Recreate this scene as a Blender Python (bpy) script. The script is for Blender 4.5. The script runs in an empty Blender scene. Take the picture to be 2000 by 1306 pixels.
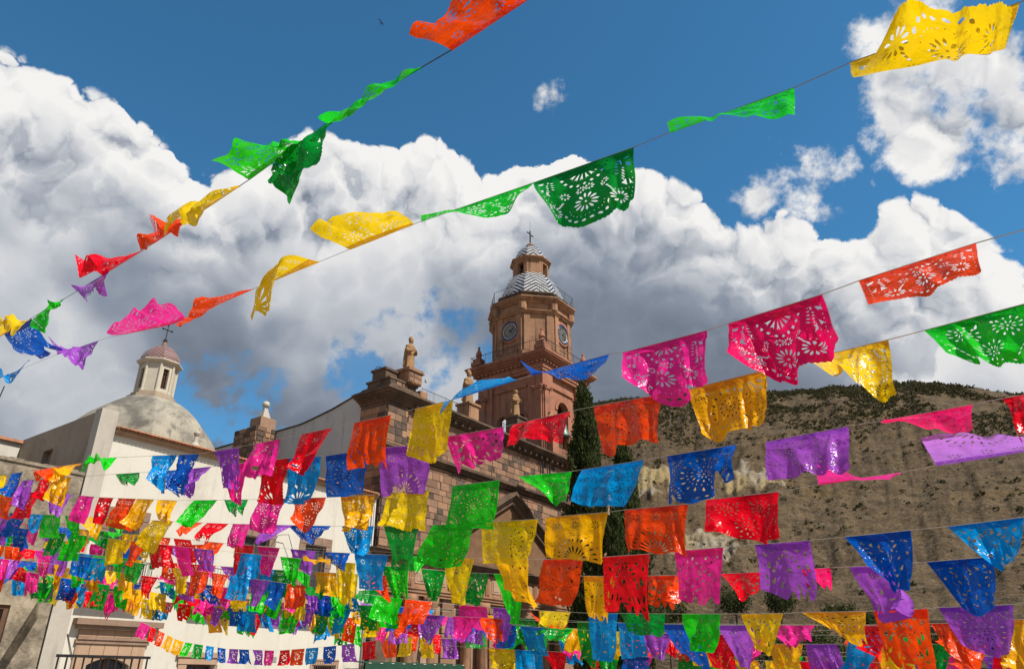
import bpy, bmesh, math, random
import numpy as np
from mathutils import Vector, Matrix, noise
from mathutils.geometry import delaunay_2d_cdt
random.seed(11)
rng = np.random.default_rng(11)
scene = bpy.context.scene
col = scene.collection
RAD = math.radians

# ------------------------------------------------------------------ camera
cam_data = bpy.data.cameras.new('camera')
cam = bpy.data.objects.new('camera', cam_data)
col.objects.link(cam)
cam.location = (0, 0, 4.0)
cam.rotation_euler = (RAD(90 + 25.2), 0, 0)
cam_data.sensor_width = 36.0
cam_data.lens = 36.0 * 1437.0 / 2000.0
cam_data.clip_start = 0.05
cam_data.clip_end = 6000
scene.camera = cam

# ------------------------------------------------------------------ sun, sky, exposure
SUN_DIR = Vector((0.86, -0.51, 0.0)).normalized()
SUN_EL = RAD(52)
sv = Vector((SUN_DIR.x * math.cos(SUN_EL), SUN_DIR.y * math.cos(SUN_EL), math.sin(SUN_EL)))
sd = bpy.data.lights.new('sun', 'SUN')
sd.energy = 5.0
sd.angle = RAD(0.53)
sd.color = (1.0, 0.94, 0.84)
sun = bpy.data.objects.new('sun', sd)
col.objects.link(sun)
sun.rotation_euler = (-sv).to_track_quat('-Z', 'Y').to_euler()
sun.location = (30, -30, 60)
scene.view_settings.view_transform = 'Standard'
scene.view_settings.look = 'None'
scene.view_settings.exposure = 0.45
scene.view_settings.gamma = 1.0
scene.view_settings.use_curve_mapping = False
scene.cycles.max_bounces = 8
scene.cycles.transparent_max_bounces = 16
scene.cycles.use_denoising = True

SKY_STRENGTH = 0.11
world = bpy.data.worlds.new('World')
scene.world = world
world.use_nodes = True
wt = world.node_tree
wt.nodes.clear()


class NT:
    """small helper to wire shader nodes"""
    def __init__(self, tree):
        self.t = tree

    def n(self, typ, **kw):
        nd = self.t.nodes.new(typ)
        for k, v in kw.items():
            setattr(nd, k, v)
        return nd

    def put(self, sock, v):
        if hasattr(v, 'links') or isinstance(v, bpy.types.NodeSocket):
            self.t.links.new(v, sock)
        elif v is not None:
            if isinstance(v, (tuple, list)) and len(v) == 3 and sock.type == 'RGBA':
                v = (*v, 1)
            sock.default_value = v

    def m(self, op, a, b=None, c=None, clamp=False):
        nd = self.n('ShaderNodeMath', operation=op)
        nd.use_clamp = clamp
        self.put(nd.inputs[0], a)
        if b is not None:
            self.put(nd.inputs[1], b)
        if c is not None:
            self.put(nd.inputs[2], c)
        return nd.outputs[0]

    def vm(self, op, a, b=None):
        nd = self.n('ShaderNodeVectorMath', operation=op)
        self.put(nd.inputs[0], a)
        if b is not None:
            self.put(nd.inputs[3 if op == 'SCALE' else 1], b)
        return nd.outputs['Value'] if op in ('DOT_PRODUCT', 'LENGTH') else nd.outputs[0]

    def mr(self, v, a, b, c=0.0, d=1.0, smooth=True):
        nd = self.n('ShaderNodeMapRange')
        nd.interpolation_type = 'SMOOTHSTEP' if smooth else 'LINEAR'
        nd.clamp = True
        for i, x in enumerate((v, a, b, c, d)):
            self.put(nd.inputs[i], x)
        return nd.outputs[0]

    def mix(self, f, a, b, blend='MIX'):
        nd = self.n('ShaderNodeMix', data_type='RGBA', blend_type=blend)
        self.put(nd.inputs[0], f)
        self.put(nd.inputs[6], a)
        self.put(nd.inputs[7], b)
        return nd.outputs[2]

    def noise(self, vec, scale, detail=4, rough=0.5, dist=0.0):
        nd = self.n('ShaderNodeTexNoise')
        self.put(nd.inputs['Vector'], vec)
        nd.inputs['Scale'].default_value = scale
        nd.inputs['Detail'].default_value = detail
        nd.inputs['Roughness'].default_value = rough
        nd.inputs['Distortion'].default_value = dist
        return nd.outputs[0]


# cumulus density as a function of the view direction
EDGE = [(-180, 33), (-150, 36), (-120, 31), (-95, 35), (-70, 33), (-55, 36), (-43.4, 37.7), (-38.9, 38.1), (-34.5, 38.6), (-31.3, 38.8), (-28, 37.2),
        (-24.7, 37.8), (-21.5, 39.3), (-17.8, 39.8), (-13.9, 39.6), (-11, 39.8), (-7.6, 40.6), (-5, 38.8), (-2.2, 38.3), (1, 40.9), (6.1, 41.1),
        (10, 40.1), (13.8, 38.7), (17.8, 36.9), (19.7, 35.2), (22.9, 33.2), (25.2, 32.4), (28.4, 30.6), (30.6, 31.8), (33.9, 31.6),
        (35.9, 29.9), (37, 27.6), (38.2, 26.6), (42, 27), (50, 30), (62, 32), (80, 28), (105, 33), (135, 30), (160, 35), (180, 33)]
# (direction, angular radius in degrees, amount): single small clouds and gaps of clear sky
PUFFS = [((0.4957, 0.6383, 0.5889), 7.0, 1.5), ((0.528, 0.650, 0.545), 5.0, 1.1), ((0.3569, 0.7506, 0.5561), 5.4, 0.92), ((0.368, 0.762, 0.532), 4.6, 0.95), ((0.0496, 0.7298, 0.6819), 2.6, 0.42),
         ((0.4298, 0.6086, 0.667), 4.0, 0.75), ((0.4813, 0.5792, 0.6579), 4.0, 0.75)]
GAPS = [((-0.1175, 0.8991, 0.4216), 5.6, 0.78), ((-0.2735, 0.9007, 0.3376), 5.0, 0.70), ((-0.3671, 0.8776, 0.3084), 6.2, 0.85),
        ((-0.2104, 0.9118, 0.3526), 5.0, 0.75), ((-0.32, .893, .322), 5.5, 0.75), ((-0.02, .918, .395), 3.4, .75)]
g = bpy.data.node_groups.new('cloud_relief', 'ShaderNodeTree')
g.interface.new_socket('Vector', in_out='INPUT', socket_type='NodeSocketVector')
g.interface.new_socket('Height', in_out='OUTPUT', socket_type='NodeSocketFloat')
G = NT(g)
gi = G.n('NodeGroupInput')
go = G.n('NodeGroupOutput')


def noise2(N, v, scale, detail, rough):
    nd = N.n('ShaderNodeTexNoise', noise_dimensions='2D')
    N.put(nd.inputs['Vector'], v)
    nd.inputs['Scale'].default_value = scale
    nd.inputs['Detail'].default_value = detail
    nd.inputs['Roughness'].default_value = rough
    return nd


def cell2(N, v, scale):
    nd = N.n('ShaderNodeTexVoronoi', feature='F1', voronoi_dimensions='2D')
    N.put(nd.inputs['Vector'], v)
    nd.inputs['Scale'].default_value = scale
    return nd.outputs['Distance']


# relief of a cumulus: round heads of falling size, piled on each other
hb = None
for sc_, amp_ in ((7.5, 0.95), (17.0, 0.55), (39.0, 0.27), (88.0, 0.115)):
    d_ = cell2(G, G.vm('ADD', gi.outputs[0], (sc_ * 0.013, -sc_ * 0.007, 0)), sc_)
    hh_ = G.m('MULTIPLY', G.m('SQRT', G.m('MAXIMUM', G.m('SUBTRACT', 0.62, G.m('MULTIPLY', d_, d_)), 0.0)), amp_)
    hb = hh_ if hb is None else G.m('ADD', hb, hh_)
g.links.new(hb, go.inputs[0])

Wd = NT(wt)
tc = Wd.n('ShaderNodeTexCoord')
dirv = Wd.vm('NORMALIZE', tc.outputs['Generated'])
sx = Wd.n('ShaderNodeSeparateXYZ')
wt.links.new(dirv, sx.inputs[0])
az = Wd.m('ARCTAN2', sx.outputs[0], sx.outputs[1])
fac = Wd.m('MULTIPLY_ADD', az, 1 / (2 * math.pi), 0.5)
el = Wd.m('MULTIPLY', Wd.m('ARCSINE', sx.outputs[2]), 180 / math.pi)
fc = Wd.n('ShaderNodeFloatCurve')
cv = fc.mapping.curves[0]
pts = [((a + 180) / 360, e / 60) for a, e in EDGE]
while len(cv.points) < len(pts):
    cv.points.new(0.5, 0.5)
for p, (x, y) in zip(cv.points, pts):
    p.location = (x, y)
    p.handle_type = 'AUTO_CLAMPED'
fc.mapping.update()
wt.links.new(fac, fc.inputs['Value'])
dep = Wd.m('SUBTRACT', Wd.m('MULTIPLY', fc.outputs[0], 60.0), el)   # degrees below the cloud tops
lay = Wd.m('MINIMUM', Wd.m('MAXIMUM', Wd.m('MULTIPLY', dep, 0.36), -1.6), 0.95)
puff = None
for c, rdeg, amt in PUFFS:
    dp = Wd.vm('DOT_PRODUCT', dirv, tuple(Vector(c).normalized()))
    q_ = Wd.m('MULTIPLY', Wd.mr(dp, math.cos(RAD(rdeg)), 1.0), amt)
    puff = q_ if puff is None else Wd.m('MAXIMUM', puff, q_)
gap = None
for c, rdeg, amt in GAPS:
    dp = Wd.vm('DOT_PRODUCT', dirv, tuple(Vector(c).normalized()))
    q_ = Wd.m('MULTIPLY', Wd.mr(dp, math.cos(RAD(rdeg)), 1.0), amt)
    gap = q_ if gap is None else Wd.m('MAXIMUM', gap, q_)
# flat map of the sky (stereographic from the zenith)
pl = Wd.vm('SCALE', dirv, Wd.m('DIVIDE', 1.0, Wd.m('ADD', sx.outputs[2], 1.02)))
wn = noise2(Wd, pl, 9.0, 6, 0.58)
wv = Wd.vm('ADD', pl, Wd.vm('SCALE', Wd.vm('SUBTRACT', wn.outputs[1], (0.5, 0.5, 0.5)), 0.075))
fray = Wd.m('SUBTRACT', noise2(Wd, pl, 17.0, 7, 0.60).outputs[0], 0.5)
big = Wd.m('SUBTRACT', noise2(Wd, pl, 5.0, 3, 0.5).outputs[0], 0.5)
low = noise2(Wd, pl, 3.0, 4, 0.5).outputs[0]


def relief_at(v):
    nd = Wd.n('ShaderNodeGroup')
    nd.node_tree = g
    wt.links.new(v, nd.inputs[0])
    return nd.outputs[0]


sky = Wd.n('ShaderNodeTexSky', sky_type='NISHITA')
sky.sun_disc = False
sky.sun_elevation = SUN_EL
sky.sun_rotation = math.atan2(SUN_DIR.x, SUN_DIR.y)
sky.altitude = 2700
sky.air_density = 1.0
sky.dust_density = 0.3
sky.ozone_density = 2.5


def bank(start, shift):
    """one rank of towers: cover, light on its heads, depth below its own tops"""
    p0 = Wd.vm('ADD', wv, shift)
    h0 = relief_at(p0)
    h1 = relief_at(Wd.vm('ADD', p0, (0.0045, -0.0105, 0.0)))
    dd = Wd.m('SUBTRACT', dep, start) if start else dep
    l0 = Wd.m('MINIMUM', Wd.m('MAXIMUM', Wd.m('MULTIPLY_ADD', dd, 0.30, -0.55), -3.0), 2.0)
    d0 = Wd.m('ADD', l0, Wd.m('MULTIPLY', Wd.m('SUBTRACT', h0, 0.95), 1.55))
    d0 = Wd.m('ADD', d0, Wd.m('MULTIPLY', big, 2.0))
    d0 = Wd.m('ADD', d0, Wd.m('MULTIPLY', fray, 0.5))
    return d0, Wd.m('SUBTRACT', h0, h1)


dA, gA = bank(0.0, (0, 0, 0))
alpha = Wd.mr(dA, 0.0, 0.16)
soft = Wd.mr(dep, 2.0, 14.0, 1.0, 0.14)                 # lower down the relief melts into haze
base_ = Wd.m('SUBTRACT', 0.93, Wd.m('MULTIPLY', Wd.mr(dA, 0.0, 2.6), 0.20))
base_ = Wd.m('SUBTRACT', base_, Wd.m('MULTIPLY', Wd.m('MULTIPLY', Wd.mr(dep, 0.5, 15.0), Wd.mr(low, 0.36, 0.64, 1.0, 0.35)), 0.72))
lit = Wd.m('MULTIPLY_ADD', Wd.m('MULTIPLY', gA, soft), 2.1, base_)
for start, shift, top_ in ((6.5, (0.37, 0.21, 0), 0.90),):
    dB, gB = bank(start, shift)
    cov = Wd.m('MULTIPLY', Wd.mr(dB, 0.0, 0.5), Wd.mr(low, 0.36, 0.56, 0.25, 0.95))
    bl_ = Wd.m('SUBTRACT', top_, Wd.m('MULTIPLY', Wd.mr(dB, 0.0, 2.4), 0.42))
    bl_ = Wd.m('SUBTRACT', bl_, Wd.m('MULTIPLY', Wd.m('MULTIPLY', Wd.mr(low, 0.40, 0.60, 1.0, 0.0), Wd.mr(dep, 4.0, 15.0)), 0.56))
    l2 = Wd.m('MULTIPLY_ADD', Wd.m('MULTIPLY', gB, soft), 1.7, bl_)
    mxn = Wd.n('ShaderNodeMix', data_type='FLOAT')
    Wd.put(mxn.inputs[0], cov)
    Wd.put(mxn.inputs[2], lit)
    Wd.put(mxn.inputs[3], l2)
    lit = mxn.outputs[0]
# thin places and small loose clouds, both with frayed edges
thinn = Wd.mr(Wd.m('ADD', gap, Wd.m('MULTIPLY', fray, 3.4)), 0.42, 1.05)
thinn = Wd.m('MULTIPLY', thinn, Wd.mr(gap, 0.0, 0.3))
alpha = Wd.m('MULTIPLY', alpha, Wd.m('SUBTRACT', 1.0, Wd.m('MULTIPLY', thinn, 0.85)))
pa = Wd.mr(Wd.m('ADD', Wd.m('SUBTRACT', puff, 0.66), Wd.m('MULTIPLY', fray, 3.6)), 0.0, 0.65)
pa = Wd.m('MULTIPLY', pa, Wd.mr(puff, 0.0, 0.3))
keepA = alpha
alpha = Wd.m('MAXIMUM', alpha, pa)
mxp = Wd.n('ShaderNodeMix', data_type='FLOAT')
Wd.put(mxp.inputs[0], Wd.m('MULTIPLY', pa, Wd.m('SUBTRACT', 1.0, keepA)))
Wd.put(mxp.inputs[2], lit)
Wd.put(mxp.inputs[3], Wd.m('SUBTRACT', Wd.m('MULTIPLY_ADD', gA, 1.5, 0.93), Wd.m('MULTIPLY', Wd.mr(Wd.m('ADD', puff, fray), 0.5, 1.7), 0.28)))
lit = mxp.outputs[0]
ramp = Wd.n('ShaderNodeValToRGB')
ramp.color_ramp.elements[0].position = 0.0
ramp.color_ramp.elements[0].color = (0.165, 0.195, 0.25, 1)
ramp.color_ramp.elements[1].position = 1.0
ramp.color_ramp.elements[1].color = (0.93, 0.92, 0.90, 1)
for pos, c in ((0.22, (0.27, 0.31, 0.38, 1)), (0.45, (0.50, 0.53, 0.58, 1)), (0.7, (0.77, 0.77, 0.78, 1))):
    e = ramp.color_ramp.elements.new(pos)
    e.color = c
wt.links.new(lit, ramp.inputs[0])
cloudcol = Wd.vm('SCALE', ramp.outputs[0], 0.715 / SKY_STRENGTH)
skycol = Wd.mix(1.0, sky.outputs[0], (0.48, 1.06, 1.14), 'MULTIPLY')
final = Wd.mix(alpha, skycol, cloudcol)
bg = Wd.n('ShaderNodeBackground')
wt.links.new(final, bg.inputs[0])
bg.inputs[1].default_value = SKY_STRENGTH
wo = Wd.n('ShaderNodeOutputWorld')
wt.links.new(bg.outputs[0], wo.inputs[0])
world.cycles.sampling_method = 'MANUAL'
world.cycles.sample_map_resolution = 512

# ------------------------------------------------------------------ materials
MATS = {}


def new_mat(name):
    m = bpy.data.materials.new(name)
    m.use_nodes = True
    m.node_tree.nodes.clear()
    return m, NT(m.node_tree)


def finish(m, N, shader):
    o = N.n('ShaderNodeOutputMaterial')
    m.node_tree.links.new(shader, o.inputs[0])
    return m


def pbr(N, colr, rough=0.8, bump=None, spec=0.3, metal=0.0):
    b = N.n('ShaderNodeBsdfPrincipled')
    N.put(b.inputs['Base Color'], colr)
    N.put(b.inputs['Roughness'], rough)
    N.put(b.inputs['Metallic'], metal)
    b.inputs['Specular IOR Level'].default_value = spec
    if bump is not None:
        h, st, dist = bump
        bn = N.n('ShaderNodeBump')
        bn.inputs['Strength'].default_value = st
        bn.inputs['Distance'].default_value = dist
        N.put(bn.inputs['Height'], h)
        N.t.links.new(bn.outputs[0], b.inputs['Normal'])
    return b.outputs[0]


def surf(name, c1, c2, scale=1.0, rough=0.85, bump=0.4, dist=0.03, c3=None, c3lo=0.58, streak=None, spec=0.25, metal=0.0, fine=14.0):
    """patchy plaster / stone / wood: two tones, an optional third for stains, streaks running down"""
    m, N = new_mat(name)
    tcn = N.n('ShaderNodeTexCoord')
    v = tcn.outputs['Object']
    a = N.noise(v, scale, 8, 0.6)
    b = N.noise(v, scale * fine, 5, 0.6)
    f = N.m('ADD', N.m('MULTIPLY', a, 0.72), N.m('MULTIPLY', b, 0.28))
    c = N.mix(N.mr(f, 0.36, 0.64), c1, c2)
    if c3 is not None:
        s_ = N.noise(v, scale * 0.6, 9, 0.66, 0.4)
        c = N.mix(N.mr(s_, c3lo, c3lo + 0.14), c, c3)
    if streak is not None:
        mp = N.n('ShaderNodeMapping')
        N.put(mp.inputs['Vector'], v)
        mp.inputs['Scale'].default_value = (2.6, 2.6, 0.22)
        st = N.noise(mp.outputs[0], 1.0, 6, 0.6)
        c = N.mix(N.m('MULTIPLY', N.mr(st, 0.52, 0.74), streak[1]), c, streak[0])
    return finish(m, N, pbr(N, c, rough, (f, bump, dist), spec, metal))


M_WHITE = surf('lime_plaster_white', (0.535, 0.505, 0.435), (0.485, 0.455, 0.39), 0.35, 0.9, 0.25, 0.02, (0.41, 0.375, 0.315), 0.55, ((0.30, 0.275, 0.235), 0.40))
M_WHITE2 = surf('lime_plaster_grey_white', (0.453, 0.439, 0.412), (0.398, 0.385, 0.357), 0.3, 0.9, 0.25, 0.02, (0.275, 0.260, 0.233), 0.62, ((0.172, 0.158, 0.137), 0.5))
M_BUFF = surf('buff_render', (0.398, 0.363, 0.309), (0.343, 0.309, 0.260), 0.4, 0.9, 0.3, 0.02, (0.247, 0.213, 0.179), 0.58, ((0.192, 0.165, 0.137), 0.45))
M_GREYWALL = surf('grey_cement_render', (0.359, 0.285, 0.210), (0.300, 0.234, 0.174), 0.35, 0.92, 0.4, 0.03, (0.220, 0.173, 0.124), 0.56, ((0.169, 0.130, 0.094), 0.5))
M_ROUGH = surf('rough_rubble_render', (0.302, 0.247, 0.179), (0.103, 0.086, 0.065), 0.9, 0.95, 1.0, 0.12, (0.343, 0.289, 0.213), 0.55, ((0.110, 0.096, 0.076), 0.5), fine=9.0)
M_DOME = surf('dome_cement', (0.329, 0.295, 0.226), (0.213, 0.192, 0.158), 0.55, 0.93, 0.5, 0.03, (0.110, 0.099, 0.083), 0.49, ((0.096, 0.089, 0.076), 0.85))
M_PINK = surf('pink_cantera_stone', (0.329, 0.145, 0.088), (0.266, 0.113, 0.069), 0.8, 0.85, 0.35, 0.02, (0.190, 0.086, 0.053), 0.54, ((0.088, 0.048, 0.034), 0.8))
M_TAN = surf('tan_cantera_stone', (0.322, 0.174, 0.096), (0.258, 0.136, 0.076), 0.8, 0.85, 0.35, 0.02, (0.167, 0.092, 0.057), 0.52, ((0.064, 0.040, 0.029), 0.9))
M_DARKSTONE = surf('weathered_dark_stone', (0.137, 0.088, 0.058), (0.068, 0.046, 0.032), 0.9, 0.9, 0.6, 0.04, (0.194, 0.129, 0.078), 0.60, ((0.029, 0.021, 0.018), 0.6))
M_STATUE = surf('ochre_statue_stone', (0.295, 0.167, 0.075), (0.226, 0.124, 0.058), 2.0, 0.8, 0.3, 0.01, (0.139, 0.076, 0.039), 0.60, ((0.063, 0.037, 0.022), 0.5))
M_FRAME = surf('brown_stone_surround', (0.253, 0.167, 0.119), (0.190, 0.122, 0.087), 1.6, 0.85, 0.4, 0.02, (0.301, 0.213, 0.158), 0.6)
M_LINTEL = surf('peach_stone_doorcase', (0.370, 0.247, 0.165), (0.316, 0.206, 0.137), 0.9, 0.85, 0.35, 0.02, (0.192, 0.130, 0.096), 0.60, ((0.110, 0.076, 0.055), 0.45))
M_WOOD = surf('brown_door_wood', (0.13, 0.062, 0.034), (0.085, 0.04, 0.024), 3.0, 0.55, 0.3, 0.01, spec=0.4)
M_PEDWOOD = surf('grey_brown_pediment_stone', (0.186, 0.102, 0.052), (0.124, 0.066, 0.035), 1.2, 0.85, 0.4, 0.02)
M_IRON = surf('black_iron', (0.022, 0.021, 0.021), (0.035, 0.03, 0.028), 4.0, 0.5, 0.1, 0.002, metal=0.6, spec=0.5)
M_TILE = surf('terracotta_tile', (0.46, 0.21, 0.11), (0.30, 0.14, 0.08), 3.0, 0.85, 0.4, 0.01, (0.22, 0.13, 0.09), 0.55)
M_COPING = surf('dark_coping', (0.10, 0.085, 0.07), (0.05, 0.045, 0.04), 1.5, 0.9, 0.5, 0.02)
M_BRONZE = surf('verdigris_bronze', (0.12, 0.18, 0.15), (0.07, 0.10, 0.085), 5.0, 0.5, 0.2, 0.01, metal=0.5, spec=0.5)
M_AWN = surf('dark_green_canvas', (0.012, 0.048, 0.028), (0.018, 0.06, 0.036), 2.0, 0.7, 0.2, 0.01)
M_PIPE = surf('grey_pipe', (0.42, 0.41, 0.39), (0.33, 0.32, 0.3), 3.0, 0.5, 0.1, 0.01)
M_GROUND = surf('plaza_stone', (0.30, 0.26, 0.21), (0.22, 0.19, 0.16), 0.7, 0.9, 0.4, 0.03)
M_CREAMP = surf('pale_band', (0.453, 0.412, 0.329), (0.412, 0.370, 0.295), 2.0, 0.8, 0.1, 0.01)
M_BLUE = surf('blue_clock_rim', (0.03, 0.05, 0.16), (0.025, 0.04, 0.13), 2.0, 0.35, 0.1, 0.01, spec=0.5)
M_CLOCK = surf('clock_glass_dial', (0.05, 0.055, 0.05), (0.12, 0.115, 0.09), 2.4, 0.12, 0.15, 0.01, (0.03, 0.035, 0.03), 0.5, spec=0.6)
M_BLACK = surf('interior_shade_black', (0.018, 0.014, 0.012), (0.026, 0.02, 0.016), 1.0, 0.9, 0.1, 0.01)  # near-black colour standing in for the shade of unlit interiors
M_STRING = surf('twine', (0.30, 0.25, 0.2), (0.22, 0.18, 0.15), 30.0, 0.9, 0.1, 0.001)
M_CABLE = surf('dark_cable', (0.05, 0.045, 0.05), (0.07, 0.06, 0.06), 10.0, 0.6, 0.1, 0.001)


def glass_mat():
    m, N = new_mat('window_glass')
    tcn = N.n('ShaderNodeTexCoord')
    c = N.mix(N.noise(tcn.outputs['Object'], 1.3, 3), (0.02, 0.022, 0.025), (0.05, 0.055, 0.06))
    return finish(m, N, pbr(N, c, 0.08, None, 0.6))


M_GLASS = glass_mat()


def block_mat():
    """single stones: each picks its own tone, from rosy tan to near black"""
    m, N = new_mat('ashlar_block')
    oi = N.n('ShaderNodeObjectInfo')
    ge = N.n('ShaderNodeNewGeometry')
    r = N.m('FRACT', N.m('ADD', N.m('MULTIPLY', oi.outputs['Random'], 1.0), N.m('MULTIPLY', ge.outputs['Random Per Island'], 7.31)))
    rp = N.n('ShaderNodeValToRGB')
    rp.color_ramp.interpolation = 'LINEAR'
    rp.color_ramp.elements[0].color = (0.048, 0.036, 0.030, 1)
    rp.color_ramp.elements[1].color = (0.33, 0.185, 0.11, 1)
    for p, c in ((0.20, (0.085, 0.058, 0.043, 1)), (0.34, (0.19, 0.105, 0.066, 1)), (0.65, (0.25, 0.14, 0.086, 1))):
        rp.color_ramp.elements.new(p).color = c
    N.put(rp.inputs[0], r)
    tcn = N.n('ShaderNodeTexCoord')
    a = N.noise(ge.outputs['Position'], 2.4, 8, 0.62)
    c = N.mix(N.mr(a, 0.35, 0.7), rp.outputs[0], (0.17, 0.115, 0.08), 'MIX')
    c = N.mix(0.55, rp.outputs[0], c)
    return finish(m, N, pbr(N, c, 0.88, (N.noise(ge.outputs['Position'], 9.0, 8, 0.65), 0.5, 0.03), 0.25))


M_BLOCK = block_mat()
M_MORTAR = surf('pale_mortar', (0.289, 0.182, 0.119), (0.243, 0.152, 0.100), 2.5, 0.95, 0.5, 0.02, (0.163, 0.102, 0.068), 0.58)


def chevron_mat(name, dark, light, period):
    m, N = new_mat(name)
    uv = N.n('ShaderNodeUVMap')
    s_ = N.n('ShaderNodeSeparateXYZ')
    N.put(s_.inputs[0], uv.outputs[0])
    t = N.m('ADD', s_.outputs[1], N.m('MULTIPLY', N.m('ABSOLUTE', s_.outputs[0]), 0.85))
    fr = N.m('FRACT', N.m('DIVIDE', t, period))
    ge = N.n('ShaderNodeNewGeometry')
    w = N.noise(ge.outputs['Position'], 2.5, 6, 0.6)
    li = N.mix(N.mr(w, 0.4, 0.7), light, tuple(x * 0.72 for x in light))
    c = N.mix(N.mr(fr, 0.54, 0.57, 1.0, 0.0, False), li, dark)
    return finish(m, N, pbr(N, c, 0.3, (N.noise(ge.outputs['Position'], 5.0, 3), 0.25, 0.02), 0.5))


M_CHEV = chevron_mat('navy_white_chevron_tile', (0.022, 0.025, 0.05), (0.50, 0.48, 0.43), 0.46)
M_CHEV2 = chevron_mat('russet_chevron_tile', (0.13, 0.065, 0.06), (0.27, 0.18, 0.155), 0.22)

# ------------------------------------------------------------------ object helpers
ROT = RAD(54.0)
CORNER = Vector((-8.4766, 47.2456, 0.0))          # left corner of the church front
CR, SR = math.cos(ROT), math.sin(ROT)


def loc(a, b, z):
    """street frame (a along the fronts, b behind them) -> world"""
    return Vector((CORNER.x + a * CR - b * SR, CORNER.y + a * SR + b * CR, z))


def tag(o, label=None, cat=None, group=None, kind=None):
    if label:
        o['label'] = label
    if cat:
        o['category'] = cat
    if group:
        o['group'] = group
    if kind:
        o['kind'] = kind
    return o


def thing(name, label, cat, org, group=None, world_frame=False):
    """an Empty at the base of a thing; org in the street frame"""
    o = bpy.data.objects.new(name, None)
    col.objects.link(o)
    o.empty_display_size = 0.3
    if world_frame:
        o.location = org
        o['org'] = list(org)
    else:
        o.location = loc(*org)
        o.rotation_euler = (0, 0, ROT)
        o['org'] = list(org)
    tag(o, label, cat, group)
    return o


def mesh_obj(name, verts, faces, mat, parent=None, smooth=False, uvs=None, link=True):
    me = bpy.data.meshes.new(name)
    me.from_pydata([tuple(v) for v in verts], [], [tuple(f) for f in faces])
    if uvs is not None:
        ul = me.uv_layers.new(name='UVMap')
        ul.data.foreach_set('uv', [c for f in uvs for p in f for c in p])
    if smooth:
        me.polygons.foreach_set('use_smooth', [True] * len(me.polygons))
    me.materials.append(mat)
    me.update()
    o = bpy.data.objects.new(name, me)
    if link:
        col.objects.link(o)
    if parent is not None:
        o.parent = parent
    return o


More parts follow.
